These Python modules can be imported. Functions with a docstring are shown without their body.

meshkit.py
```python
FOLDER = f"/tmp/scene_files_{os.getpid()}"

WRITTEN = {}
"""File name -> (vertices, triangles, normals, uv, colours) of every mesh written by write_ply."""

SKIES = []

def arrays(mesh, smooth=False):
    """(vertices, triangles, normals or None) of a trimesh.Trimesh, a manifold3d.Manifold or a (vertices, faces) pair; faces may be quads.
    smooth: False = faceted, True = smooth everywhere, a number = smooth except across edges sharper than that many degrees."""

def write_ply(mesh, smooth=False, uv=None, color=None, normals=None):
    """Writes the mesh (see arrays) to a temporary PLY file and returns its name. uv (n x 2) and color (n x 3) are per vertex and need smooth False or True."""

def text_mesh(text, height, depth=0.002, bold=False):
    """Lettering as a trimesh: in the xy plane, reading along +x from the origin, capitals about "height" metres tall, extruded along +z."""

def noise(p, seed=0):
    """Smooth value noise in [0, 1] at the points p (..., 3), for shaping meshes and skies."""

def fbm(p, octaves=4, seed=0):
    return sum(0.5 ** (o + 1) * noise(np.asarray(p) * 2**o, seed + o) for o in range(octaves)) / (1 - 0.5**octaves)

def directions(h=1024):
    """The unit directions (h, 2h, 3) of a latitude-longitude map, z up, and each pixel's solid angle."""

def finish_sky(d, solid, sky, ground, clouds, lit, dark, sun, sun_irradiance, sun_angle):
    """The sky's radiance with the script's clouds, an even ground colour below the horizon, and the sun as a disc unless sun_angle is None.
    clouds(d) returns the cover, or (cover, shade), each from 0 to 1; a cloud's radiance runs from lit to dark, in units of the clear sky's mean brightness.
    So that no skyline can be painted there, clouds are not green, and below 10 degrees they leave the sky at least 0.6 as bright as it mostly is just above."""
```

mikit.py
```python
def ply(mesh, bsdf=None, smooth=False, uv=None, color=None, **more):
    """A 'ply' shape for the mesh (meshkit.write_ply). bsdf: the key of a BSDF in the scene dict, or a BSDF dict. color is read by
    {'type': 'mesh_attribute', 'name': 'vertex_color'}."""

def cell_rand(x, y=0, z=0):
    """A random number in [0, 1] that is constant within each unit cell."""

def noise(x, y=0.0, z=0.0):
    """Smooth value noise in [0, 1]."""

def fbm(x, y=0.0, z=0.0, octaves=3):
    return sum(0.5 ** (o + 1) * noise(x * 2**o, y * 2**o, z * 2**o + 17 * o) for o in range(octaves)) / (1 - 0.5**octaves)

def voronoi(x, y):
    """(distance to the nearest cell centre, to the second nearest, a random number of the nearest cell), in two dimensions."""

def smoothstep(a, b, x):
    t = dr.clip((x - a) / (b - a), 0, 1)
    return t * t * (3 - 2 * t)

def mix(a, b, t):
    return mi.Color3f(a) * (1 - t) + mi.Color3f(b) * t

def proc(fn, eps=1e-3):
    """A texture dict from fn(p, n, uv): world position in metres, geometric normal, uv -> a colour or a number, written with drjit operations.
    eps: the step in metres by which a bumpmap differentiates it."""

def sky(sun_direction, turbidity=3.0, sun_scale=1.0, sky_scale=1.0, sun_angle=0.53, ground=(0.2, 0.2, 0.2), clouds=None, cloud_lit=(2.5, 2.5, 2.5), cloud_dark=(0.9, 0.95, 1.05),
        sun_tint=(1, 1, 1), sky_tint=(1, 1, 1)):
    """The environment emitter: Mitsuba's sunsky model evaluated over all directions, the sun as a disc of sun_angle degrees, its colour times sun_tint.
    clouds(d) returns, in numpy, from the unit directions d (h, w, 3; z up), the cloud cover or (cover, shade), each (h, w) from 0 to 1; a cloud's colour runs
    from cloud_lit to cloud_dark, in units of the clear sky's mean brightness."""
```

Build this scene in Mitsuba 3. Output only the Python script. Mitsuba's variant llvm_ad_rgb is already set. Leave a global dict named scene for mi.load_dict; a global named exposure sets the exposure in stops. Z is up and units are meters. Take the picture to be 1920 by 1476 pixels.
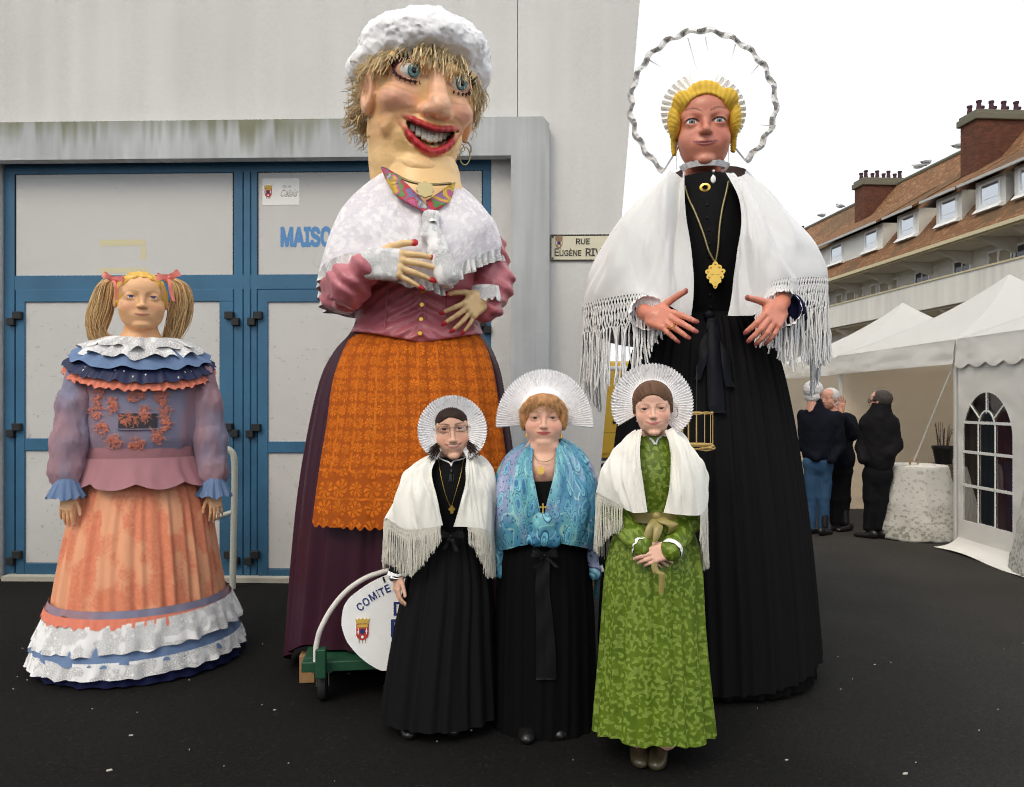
import math, numpy as np, trimesh, mitsuba as mi, mikit, meshkit, drjit as dr
import shapely.geometry as sg
from shapely.ops import unary_union
from scipy.interpolate import PchipInterpolator
from meshkit import noise as nnoise, fbm as nfbm

scene, labels = {}, {}
T = mi.ScalarTransform4f
# ---------------------------------------------------------------- camera, sky, exposure
F, CX, HY, CZ = 1493.0, 960.0, 755.0, 1.5      # focal length and principal point of the photograph (its pixels), eye height
scene['camera'] = {'type': 'perspective', 'fov': math.degrees(2 * math.atan(CX / F)), 'fov_axis': 'x', 'near_clip': 0.05, 'far_clip': 2000.0,
                   'principal_point_offset_y': -(HY - 738) / 1476,
                   'to_world': T().look_at(origin=[0, 0, CZ], target=[0, 1, CZ], up=[0, 0, 1])}
scene['sky'] = mikit.sky((-0.35, -0.62, 0.70), turbidity=3, sun_scale=0.22, sky_scale=1.0, sun_angle=30, ground=(0.12, 0.12, 0.12),
                         clouds=lambda d: 1.0, cloud_lit=(2.34, 2.46, 2.58), sun_tint=(.94, 1, 1.08))
exposure = 2.45

# ---------------------------------------------------------------- helpers
FIG = 0.0            # the bearing of the figure being built: figures are modelled facing along -y and then turned to that bearing about the camera's post
def P(px, py, Y):
    q, r = (px - CX) / F, -(py - HY) / F
    c, s = math.cos(FIG), math.sin(FIG)
    y = c + q * s
    return np.array([(q * c - s) / y * Y, Y, CZ + r / y * Y])
def bearing(px):
    global FIG
    FIG = math.atan((px - CX) / F)
def to_world(v):
    c, s = math.cos(FIG), math.sin(FIG)
    v = np.array(v, float)
    return np.stack([v[..., 0] * c + v[..., 1] * s, -v[..., 0] * s + v[..., 1] * c, v[..., 2]], -1)
def project(v):
    w = to_world(v)
    return CX + F * w[..., 0] / w[..., 1], HY - F * (w[..., 2] - CZ) / w[..., 1]

def key(name, parent=None):
    base = f'{parent}__{name}' if parent else name
    k, i = base, 0
    taken = lambda q: q in scene or q in labels or any(s.startswith(q + '__') for s in scene)
    while taken(k):
        i += 1
        k = f'{base}_{i:03d}'
    return k

def tag(k, label=None, cat=None, group=None, kind=None):
    d = labels.setdefault(k, {})
    for n, v in (('label', label), ('category', cat), ('group', group), ('kind', kind)):
        if v: d[n] = v
    return k

def thing(name, label, cat, group=None):
    k = key(name); tag(k, label, cat, group)
    return k

def add(name, mesh, bsdf, parent=None, smooth=False, uv=None, color=None, label=None, cat=None, group=None, kind=None, **more):
    k = key(name, parent)
    if isinstance(mesh, tuple) and len(mesh) == 3 and uv is None:
        mesh, uv = mesh[:2], mesh[2]
    if not isinstance(smooth, bool): uv = None
    if isinstance(mesh, list): mesh = cat_mesh(mesh)
    if FIG:
        v, f = VF(mesh); mesh = (to_world(v), f)
    scene[k] = mikit.ply(mesh, bsdf, smooth=smooth, uv=uv, color=color, **more)
    if label or cat or group or kind: tag(k, label, cat, group, kind)
    return k

def VF(m):
    if isinstance(m, trimesh.Trimesh): return np.array(m.vertices), np.array(m.faces)
    v, f = np.asarray(m[0], float), np.asarray(m[1], int)
    if f.shape[1] == 4: f = np.vstack([f[:, [0, 1, 2]], f[:, [0, 2, 3]]])
    return v, f

def cat_mesh(ms):
    vs, fs, n = [], [], 0
    for m in ms:
        v, f = VF(m); vs.append(v); fs.append(f + n); n += len(v)
    return np.vstack(vs), np.vstack(fs)

def box(x0, x1, y0, y1, z0, z1, c=0.0):
    """A box, its edges chamfered by c."""
    if c <= 0:
        v = np.array([[x, y, z] for x in (x0, x1) for y in (y0, y1) for z in (z0, z1)], float)
        f = np.array([[0, 1, 3], [0, 3, 2], [4, 6, 7], [4, 7, 5], [0, 4, 5], [0, 5, 1], [2, 3, 7], [2, 7, 6], [0, 2, 6], [0, 6, 4], [1, 5, 7], [1, 7, 3]])
        return v, f
    p = []
    for x, sx in ((x0, 1), (x1, -1)):
        for y, sy in ((y0, 1), (y1, -1)):
            for z, sz in ((z0, 1), (z1, -1)):
                p += [[x, y + sy * c, z + sz * c], [x + sx * c, y, z + sz * c], [x + sx * c, y + sy * c, z]]
    h = trimesh.convex.convex_hull(np.array(p))
    return np.array(h.vertices), np.array(h.faces)

def xf(m, M):
    v, f = VF(m); M = np.asarray(M, float)
    return v @ M[:3, :3].T + M[:3, 3], f

def frame(o, ex, ey, ez):
    M = np.eye(4); M[:3, 0], M[:3, 1], M[:3, 2], M[:3, 3] = ex, ey, ez, o
    return M

def rot(ax, deg):
    a = math.radians(deg); c, s = math.cos(a), math.sin(a)
    return {'x': np.array([[1, 0, 0], [0, c, -s], [0, s, c]]), 'y': np.array([[c, 0, s], [0, 1, 0], [-s, 0, c]]), 'z': np.array([[c, -s, 0], [s, c, 0], [0, 0, 1]])}[ax]

def extr(poly, d0, d1, M=None):
    """A shapely polygon in (a, b) extruded along the third axis from d0 to d1, then placed by M."""
    ms = []
    for g in getattr(poly, 'geoms', [poly]):
        if g.is_empty: continue
        m = trimesh.creation.extrude_polygon(g, d1 - d0, engine='earcut')
        v = np.array(m.vertices); v[:, 2] += d0
        ms.append((v, np.array(m.faces)))
    m = cat_mesh(ms)
    return xf(m, M) if M is not None else m

def grid(Pt, uv=None, close=False, flip=False):
    """A grid of points (n, m, 3) as a mesh with uv."""
    n, m = Pt.shape[:2]
    i = np.arange(n * m).reshape(n, m)
    q = np.stack([i[:-1, :-1], i[1:, :-1], i[1:, 1:], i[:-1, 1:]], -1).reshape(-1, 4)
    if flip: q = q[:, ::-1]
    if uv is None:
        uv = np.stack(np.meshgrid(np.linspace(0, 1, n), np.linspace(0, 1, m), indexing='ij'), -1)
    return Pt.reshape(-1, 3), np.vstack([q[:, [0, 1, 2]], q[:, [0, 2, 3]]]), uv.reshape(-1, 2)

def gnormals(Pt):
    a, b = np.gradient(Pt, axis=0), np.gradient(Pt, axis=1)
    n = np.cross(a, b)
    return n / np.maximum(np.linalg.norm(n, axis=-1, keepdims=True), 1e-9)

def spl(c, n, axis=0, t=None):
    c = np.asarray(c, float)
    t = np.linspace(0, 1, c.shape[axis]) if t is None else t
    return PchipInterpolator(t, c, axis=axis)(np.linspace(0, 1, n))

def patch(C, n, m):
    """A smooth sheet (n, m, 3) through the control net C (a, b, 3)."""
    return spl(spl(C, n, 0), m, 1)

def strands(Pt, r, sides=4):
    """Many tubes at once: points (N, K, 3), radii (N, K) or a number."""
    Pt = np.asarray(Pt, float); N, K = Pt.shape[:2]
    r = np.broadcast_to(np.asarray(r, float), (N, K)) if np.ndim(r) != 1 else np.broadcast_to(np.asarray(r)[:, None], (N, K))
    tg = np.gradient(Pt, axis=1); tg /= np.maximum(np.linalg.norm(tg, axis=-1, keepdims=True), 1e-9)
    ref = np.where(np.abs(tg.mean(1)[:, None, 1:2]) > 0.8, [[[1.0, 0, 0]]], [[[0, 1.0, 0]]])
    a = np.cross(tg, np.broadcast_to(ref, tg.shape)); a /= np.maximum(np.linalg.norm(a, axis=-1, keepdims=True), 1e-9)
    b = np.cross(tg, a)
    th = np.arange(sides) * 2 * np.pi / sides
    V = Pt[:, :, None] + r[..., None, None] * (np.cos(th)[:, None] * a[:, :, None] + np.sin(th)[:, None] * b[:, :, None])
    i = np.arange(N * K * sides).reshape(N, K, sides); j = np.roll(i, -1, 2)
    q = np.stack([i[:, :-1], j[:, :-1], j[:, 1:], i[:, 1:]], -1).reshape(-1, 4)
    V = V.reshape(-1, 3)
    f = np.vstack([q[:, [0, 1, 2]], q[:, [0, 2, 3]]])
    caps = []
    for e in (0, K - 1):
        for s in range(1, sides - 1):
            caps.append(np.stack([i[:, e, 0], i[:, e, s], i[:, e, s + 1]], -1))
    return V, np.vstack([f] + caps)

def tube(pts, r, sides=8, n=None):
    pts = np.asarray(pts, float)
    if n: pts = spl(pts, n)
    rr = spl(np.asarray(r, float), len(pts)) if np.ndim(r) else r
    return strands(pts[None], np.broadcast_to(rr, (1, len(pts))), sides)

def lathe(prof, n=24, o=(0, 0, 0)):
    """A solid of revolution about z from (r, z) pairs."""
    m = trimesh.creation.revolve(np.array(prof, float), sections=n)
    return np.array(m.vertices) + np.array(o), np.array(m.faces)

def ico(c, r, s=2):
    m = trimesh.creation.icosphere(subdivisions=s)
    return np.array(m.vertices) * np.asarray(r) + np.asarray(c), np.array(m.faces)

def solid(Pt, th):
    """A sheet of points (n, m, 3) given the thickness th: a closed slab."""
    n = gnormals(Pt)
    A, B = Pt + n * th / 2, Pt - n * th / 2
    k, m = Pt.shape[:2]
    i = np.arange(k * m).reshape(k, m); o = k * m
    q = [np.stack([i[:-1, :-1], i[1:, :-1], i[1:, 1:], i[:-1, 1:]], -1).reshape(-1, 4)]
    q.append(q[0][:, ::-1] + o)
    for e in (i[0], i[-1], i[:, 0], i[:, -1]):
        q.append(np.stack([e[:-1], e[1:], e[1:] + o, e[:-1] + o], -1))
    q = np.vstack(q)
    return np.vstack([A.reshape(-1, 3), B.reshape(-1, 3)]), np.vstack([q[:, [0, 1, 2]], q[:, [0, 2, 3]]])

def text(s, height, depth=0.003, bold=True, center=False, sx=1.0):
    m = meshkit.text_mesh(s, height, depth, bold)
    v, f = np.array(m.vertices), np.array(m.faces)
    v[:, 0] *= sx
    if center: v[:, 0] -= (v[:, 0].min() + v[:, 0].max()) / 2
    return v, f

# ---------------------------------------------------------------- signed-distance modelling: smooth unions of rounded shapes, meshed by surface nets
def _smin(a, b, k):
    h = np.clip(0.5 + 0.5 * (b - a) / k, 0, 1)
    return b + (a - b) * h - k * h * (1 - h), h

def prim_d(pr, p):
    if 'M' in pr:
        p = (p - pr['o']) @ pr['M']
    s = pr.get('s', 1.0)
    if s != 1.0: p = p / s
    if 'nx' in pr:
        p = p / pr['nx']; s = s * float(np.min(pr['nx']))
    t = pr['t']
    if t == 'e':
        q = p - pr['c']
        if 'R' in pr: q = q @ pr['R']
        r = pr['r']
        k0 = np.linalg.norm(q / r, axis=-1); k1 = np.linalg.norm(q / (r * r), axis=-1)
        d = k0 * (k0 - 1) / np.maximum(k1, 1e-9)
    elif t == 'c':
        a, ab = pr['a'], pr['b'] - pr['a']
        h = np.clip(((p - a) @ ab) / max(ab @ ab, 1e-12), 0, 1)
        d = np.linalg.norm(p - a - h[..., None] * ab, axis=-1) - (pr['ra'] + (pr['rb'] - pr['ra']) * h)
    elif t == 'b':
        q = p - pr['c']
        if 'R' in pr: q = q @ pr['R']
        q = np.abs(q) - (pr['r'] - pr['rd'])
        d = np.linalg.norm(np.maximum(q, 0), axis=-1) + np.minimum(q.max(-1), 0) - pr['rd']
    elif t == 'h':                       # half space n.p < c
        d = p @ pr['n'] - pr['c']
    elif t == 'f':
        d = pr['f'](p)
    return d * s

def bound(pr):
    """A sphere round a prim in world units, or None."""
    t = pr['t']
    if t == 'e': c, r = pr['c'], float(pr['r'].max())
    elif t == 'c': c = (pr['a'] + pr['b']) / 2; r = float(np.linalg.norm(pr['b'] - pr['a']) / 2 + max(pr['ra'], pr['rb']))
    elif t == 'b': c, r = pr['c'], float(np.linalg.norm(pr['r']))
    else: return None
    if 'nx' in pr: c = c * pr['nx']; r = r * float(pr['nx'].max())
    s = pr.get('s', 1.0); c, r = c * s, r * s
    if 'M' in pr: c = pr['M'] @ c + pr['o']
    return c, r

def near(prims, p, reach=.05):
    lo, hi = p.min(0), p.max(0); out = []
    for pr in prims:
        b = bound(pr)
        if b is None: out.append(pr); continue
        g = np.linalg.norm(np.maximum(np.maximum(lo - b[0], b[0] - hi), 0)) - b[1]
        if g < reach + 3 * pr.get('k', .01): out.append(pr)
    return out

def sdf(prims, p, colors=False):
    d = np.full(len(p), 1e3)
    col = np.zeros((len(p), 3)) if colors else None
    for pr in prims:
        op = pr.get('op', 'u')
        if op == 'p':
            if colors:
                w = np.clip(0.5 - prim_d(pr, p) / pr['k'], 0, 1)[:, None] * pr.get('w', 1.0)
                col += (np.asarray(pr['col']) - col) * w
            continue
        dn, k = prim_d(pr, p), pr.get('k', 0.01)
        if op == 'u':
            d, h = _smin(d, dn, k)
            if colors and 'col' in pr:
                w = 1 - h
                col += (np.asarray(pr['col']) - col) * w[:, None]
        elif op == 's':
            d, h = _smin(-d, dn, k); d = -d
        elif op == 'i':
            d, h = _smin(-d, -dn, k); d = -d
        elif op == 'd':                  # displacement
            d = d + (pr['f'](((p - pr['o']) @ pr['M']) / pr['s']) * pr['s'] if 'M' in pr else pr['f'](p))
    return d.astype(np.float32) if not colors else (d, col)

def snets(prims, xs, ys, zs, want_color=True, B=8):
    """Surface nets of the prims over a grid (spacing may vary along each axis), evaluated near the surface only."""
    xs, ys, zs = (np.asarray(a, np.float64) for a in (xs, ys, zs))
    n = [len(xs), len(ys), len(zs)]
    ci = [np.unique(np.append(np.arange(0, m, B), m - 1)) for m in n]
    G = np.stack(np.meshgrid(xs[ci[0]], ys[ci[1]], zs[ci[2]], indexing='ij'), -1)
    C = sdf(prims, G.reshape(-1, 3)).reshape(G.shape[:3])
    D = np.empty(n, np.float32)
    a = np.abs(C)
    mn = a[:-1, :-1, :-1].copy()
    for s in np.ndindex(2, 2, 2):
        if any(s): mn = np.minimum(mn, a[s[0]:a.shape[0] - 1 + s[0], s[1]:a.shape[1] - 1 + s[1], s[2]:a.shape[2] - 1 + s[2]])
    dg = [np.diff(x[c]) for x, c in zip((xs, ys, zs), ci)]
    diag = np.sqrt(dg[0][:, None, None] ** 2 + dg[1][None, :, None] ** 2 + dg[2][None, None, :] ** 2)
    act = mn < diag * 1.05 + 0.004
    idx = [np.minimum(np.arange(m) // B, len(c) - 2) for m, c in zip(n, ci)]
    D[:] = C[:-1, :-1, :-1][np.ix_(*idx)]
    full = act[np.ix_(*idx)]
    I = np.argwhere(full)
    pts = np.stack([xs[I[:, 0]], ys[I[:, 1]], zs[I[:, 2]]], -1)
    vals = np.empty(len(pts), np.float32)
    cell = (I // 24).astype(np.int64); order = np.argsort(cell[:, 0] * 1000000 + cell[:, 1] * 1000 + cell[:, 2], kind='stable')
    cid = (cell[:, 0] * 1000000 + cell[:, 1] * 1000 + cell[:, 2])[order]
    cut = np.concatenate([[0], np.nonzero(np.diff(cid))[0] + 1, [len(cid)]])
    for a0, a1 in zip(cut[:-1], cut[1:]):
        j = order[a0:a1]; q = pts[j]
        vals[j] = sdf(near(prims, q), q)
    D[full] = vals
    S = D < 0
    S[0] = S[-1] = False; S[:, 0] = S[:, -1] = False; S[:, :, 0] = S[:, :, -1] = False
    cnt = np.zeros([m - 1 for m in n], np.uint8)
    sl = lambda s, A: A[s[0]:n[0] - 1 + s[0], s[1]:n[1] - 1 + s[1], s[2]:n[2] - 1 + s[2]]
    for s in np.ndindex(2, 2, 2): cnt += sl(s, S)
    cells = np.argwhere((cnt > 0) & (cnt < 8))
    vid = np.full(cnt.shape, -1, np.int64); vid[tuple(cells.T)] = np.arange(len(cells))
    cor = {s: D[cells[:, 0] + s[0], cells[:, 1] + s[1], cells[:, 2] + s[2]] for s in np.ndindex(2, 2, 2)}
    acc, w = np.zeros((len(cells), 3)), np.zeros(len(cells))
    for s in np.ndindex(2, 2, 2):
        for ax in range(3):
            if s[ax] == 0:
                e = list(s); e[ax] = 1; e = tuple(e)
                A, Bv = cor[s], cor[e]
                on = (A < 0) != (Bv < 0)
                t = np.where(on, A / np.where(A == Bv, 1, A - Bv), 0)
                q = np.array(s, float) + np.zeros((len(cells), 3)); q[:, ax] = t
                acc += q * on[:, None]; w += on
    loc = acc / np.maximum(w, 1)[:, None]
    V = np.empty_like(loc)
    for ax, g in enumerate((xs, ys, zs)):
        i = cells[:, ax]; V[:, ax] = g[i] + (g[i + 1] - g[i]) * loc[:, ax]
    quads = []
    for ax in range(3):
        o1, o2 = [(1, 2), (2, 0), (0, 1)][ax]
        lo = [slice(1, -1)] * 3; lo[ax] = slice(0, -1); hi = [slice(1, -1)] * 3; hi[ax] = slice(1, None)
        A, Bs = S[tuple(lo)], S[tuple(hi)]
        E = np.argwhere(A != Bs)
        if not len(E): continue
        base = E.copy()
        for o in (o1, o2): base[:, o] += 1
        inside = A[tuple(E.T)]
        def at(a1, a2):
            q = base.copy(); q[:, o1] -= a1; q[:, o2] -= a2
            return vid[tuple(q.T)]
        qd = np.stack([at(1, 1), at(0, 1), at(0, 0), at(1, 0)], -1)
        qd[~inside] = qd[~inside][:, ::-1]
        quads.append(qd)
    Q = np.vstack(quads); Q = Q[(Q >= 0).all(1)]
    Fc = np.vstack([Q[:, [0, 1, 2]], Q[:, [0, 2, 3]]])
    # pull the vertices onto the surface
    col = np.zeros((len(V), 3))
    cell = (cells // 24).astype(np.int64); cid = cell[:, 0] * 1000000 + cell[:, 1] * 1000 + cell[:, 2]
    order = np.argsort(cid, kind='stable'); so = cid[order]
    cut = np.concatenate([[0], np.nonzero(np.diff(so))[0] + 1, [len(so)]])
    for a0, a1 in zip(cut[:-1], cut[1:]):
        j = order[a0:a1]; q = V[j]; pn = near(prims, q)
        e = 2e-4; d0, c0 = sdf(pn, q, True)
        g = np.stack([(sdf(pn, q + np.eye(3)[i] * e).astype(float) - d0) / e for i in range(3)], -1)
        V[j] = q - np.clip(d0 / np.maximum((g * g).sum(-1), 0.2), -0.004, 0.004)[:, None] * g
        col[j] = c0
    return V, Fc, np.clip(col, 0, 1) if want_color else None

def ax(lo, hi, step, fine=()):
    """Grid coordinates from lo to hi; fine = [(a, b, step)] ranges with their own spacing."""
    out, x = [lo], lo
    while x < hi:
        s = step
        for a, b, fs in fine:
            if a - 1e-9 <= x < b: s = fs
        x += s; out.append(x)
    return np.array(out)

def E(c, r, col=None, k=0.01, op='u', R=None, **o):
    d = dict(t='e', c=np.array(c, float), r=np.array(r, float) * np.ones(3), k=k, op=op, **o)
    if col is not None: d['col'] = np.array(col, float)
    if R is not None: d['R'] = R
    return d
def C(a, b, ra, rb=None, col=None, k=0.01, op='u', **o):
    d = dict(t='c', a=np.array(a, float), b=np.array(b, float), ra=ra, rb=ra if rb is None else rb, k=k, op=op, **o)
    if col is not None: d['col'] = np.array(col, float)
    return d
def place(prims, o, s=1.0, M=None, nx=None):
    """Prims in their own units, moved: scaled by s, turned by M (columns = own axes), set at o."""
    M = np.eye(3) if M is None else M
    for p in prims:
        p.update(o=np.array(o, float), M=M, s=s); p['k'] = p.get('k', .01) * s
        if nx is not None: p['nx'] = np.array(nx, float)
    return prims

from scipy.spatial import cKDTree
class Surf:
    """Finds points of a sheet by where they show in the photograph."""
    def __init__(self, Pt, front=None):
        N = gnormals(Pt).reshape(-1, 3); p = Pt.reshape(-1, 3)
        ok = p[:, 1] < (p[:, 1].mean() if front is None else front)
        self.p, self.n = p[ok], N[ok]
        self.n = np.where((self.n[:, 1] > 0)[:, None], -self.n, self.n)
        self.t = cKDTree(np.stack(project(self.p), -1))
    def __call__(self, px, py, off=0.0):
        d, i = self.t.query([px, py], 4)
        w = 1 / (d + .3); w /= w.sum()
        n = (self.n[i] * w[:, None]).sum(0)
        return (self.p[i] * w[:, None]).sum(0) + n / np.linalg.norm(n) * off
# ---------------------------------------------------------------- materials
def two(b): return {'type': 'twosided', 'bsdf': b}
def rgb(c): return {'type': 'rgb', 'value': [float(x) for x in c]} if isinstance(c, (tuple, list, np.ndarray)) else c
def pri(c, rough=0.6, spec=0.3, metal=0.0, **o):
    return {'type': 'principled', 'base_color': rgb(c), 'roughness': rough, 'specular': spec, 'metallic': metal, **o}
def mat(name, c, rough=0.6, spec=0.3, metal=0.0, bump=None, scale=1.0, **o):
    b = pri(c, rough, spec, metal, **o)
    if bump is not None: b = {'type': 'bumpmap', 'arbitrary': bump, 'scale': scale, 'bsdf': b}
    scene[name] = two(b)
VC = {'type': 'mesh_attribute', 'name': 'vertex_color'}
sm, nz, mixc = mikit.smoothstep, mikit.noise, mikit.mix

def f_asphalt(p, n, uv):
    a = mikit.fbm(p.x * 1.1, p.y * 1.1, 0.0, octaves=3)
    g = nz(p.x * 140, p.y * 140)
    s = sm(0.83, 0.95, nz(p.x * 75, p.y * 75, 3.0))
    v = 0.0080 * (0.72 + 0.55 * a) * (0.75 + 0.5 * g) * (1 + 3.0 * sm(0.6, 4.4, p.x + 0.5 * a)) + 0.007 * s  # paler towards the right: vignetting and occlusion painted into the asphalt colour
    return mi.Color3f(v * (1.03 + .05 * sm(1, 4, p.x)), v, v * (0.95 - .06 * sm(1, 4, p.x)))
def f_asphalt_h(p, n, uv): return nz(p.x * 130, p.y * 130) + 0.6 * nz(p.x * 60, p.y * 60)
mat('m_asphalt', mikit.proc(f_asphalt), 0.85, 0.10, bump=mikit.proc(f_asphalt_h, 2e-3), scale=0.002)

def f_plaster(p, n, uv):
    a = mikit.fbm(p.x * 0.9, p.z * 0.9, p.y * .9, octaves=3)
    st = mikit.fbm(p.x * 9, p.z * 0.7, 2.0, octaves=2)
    fl = nz(p.x * 60, p.z * 60, p.y * 60)
    v = 0.62 + 0.10 * (a - 0.5) + 0.07 * (st - 0.5) + 0.03 * (fl - 0.5)
    return mi.Color3f(v, v * 0.98, v * 0.95)
def f_plaster_h(p, n, uv): return mikit.fbm(p.x * 45, p.z * 45, p.y * 45, octaves=2)
mat('m_plaster', mikit.proc(f_plaster), 0.85, 0.2, bump=mikit.proc(f_plaster_h, 3e-3), scale=0.0035)

def f_lintel(p, n, uv):
    a = mikit.fbm(p.x * 1.6, p.z * 1.6, 5.0, octaves=3)
    st = mikit.fbm(p.x * 16, p.z * 0.9, 7.0, octaves=3)
    run = nz(p.x * 6.0, 3.0) * 0.20 + nz(p.x * 31.0, 9.0) * 0.16
    down = 3.865 - p.z
    al = sm(run + 0.10, run - 0.16, down) * sm(0.30, 0.62, mikit.fbm(p.x * 1.3, 1.0, 4.0, octaves=2)) * sm(-4.6, -3.2, p.x + 1.0)
    v = 0.47 + 0.16 * (a - 0.5) + 0.17 * (st - 0.5)
    c = mi.Color3f(v * 0.97, v, v * 1.01)
    return mixc(c, mi.Color3f(0.16, 0.165, 0.085), mi.Float(0.82) * al)
mat('m_lintel', mikit.proc(f_lintel), 0.85, 0.2, bump={'type': 'ref', 'id': 'none'} if False else mikit.proc(f_plaster_h, 3e-3), scale=0.003)

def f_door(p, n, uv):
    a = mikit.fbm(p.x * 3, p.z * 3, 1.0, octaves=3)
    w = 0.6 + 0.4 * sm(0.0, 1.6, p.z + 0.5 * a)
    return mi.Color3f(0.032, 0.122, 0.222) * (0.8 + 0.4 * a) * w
mat('m_door', mikit.proc(f_door), 0.42, 0.45)
def f_panel(p, n, uv):
    a = mikit.fbm(p.x * 1.5, p.z * 1.5, 3.0, octaves=3)
    d = sm(0.80, 0.86, mikit.fbm(p.x * 26, p.z * 40, 4.0, octaves=2)) * sm(2.6, 1.9, p.z)
    ln = nz(p.x * 11 + 5 * nz(p.x * 3, p.z * 3), p.z * 3.5, 2.0)
    sc = sm(0.488, 0.5, ln) * sm(0.512, 0.5, ln) * sm(0.70, 0.80, nz(p.x * 4.2, p.z * 4.2, 6.0))
    low = sm(0.9, 0.1, p.z) * 0.08
    v = 0.55 + 0.05 * (a - 0.5) - 0.12 * d - 0.09 * sc - low
    return mi.Color3f(v, v * 0.975, v * 0.94)
mat('m_panel', mikit.proc(f_panel), 0.45, 0.35)
mat('m_black', (0.012, 0.012, 0.013), 0.5, 0.4)
mat('m_gasket', (0.015, 0.017, 0.02), 0.7, 0.2)
mat('m_paper', (0.82, 0.81, 0.78), 0.7, 0.2)
mat('m_tape', (0.62, 0.56, 0.37), 0.7, 0.2)
mat('m_letter_blue', (0.10, 0.25, 0.50), 0.5, 0.3)
mat('m_navy_ink', (0.018, 0.03, 0.14), 0.5, 0.3)
mat('m_ink', (0.05, 0.045, 0.04), 0.6, 0.2)
mat('m_grey_ink', (0.25, 0.25, 0.25), 0.6, 0.2)
mat('m_sign', (0.64, 0.60, 0.45), 0.4, 0.4)
mat('m_red', (0.42, 0.035, 0.03), 0.4, 0.4)
mat('m_crest_gold', (0.55, 0.38, 0.06), 0.4, 0.4)
mat('m_crest_brown', (0.32, 0.20, 0.12), 0.5, 0.3)
mat('m_white', (0.80, 0.80, 0.79), 0.5, 0.35)
mat('m_rail', (0.36, 0.37, 0.33), 0.5, 0.4)
mat('m_sill', (0.34, 0.32, 0.27), 0.8, 0.2)
mat('m_vc', VC, 0.72, 0.25)
mat('m_vc_skin', VC, 0.48, 0.38)
mat('m_vc_paint', VC, 0.34, 0.45)
mat('m_gold', (0.80, 0.52, 0.12), 0.28, 0.5, metal=1.0)
mat('m_old_gold', (0.42, 0.35, 0.18), 0.4, 0.5, metal=0.9)
mat('m_silver', (0.75, 0.74, 0.70), 0.25, 0.5, metal=1.0)
mat('m_eye_white', (0.78, 0.76, 0.72), 0.15, 0.5)
mat('m_teeth', (0.74, 0.68, 0.56), 0.25, 0.5)
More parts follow.
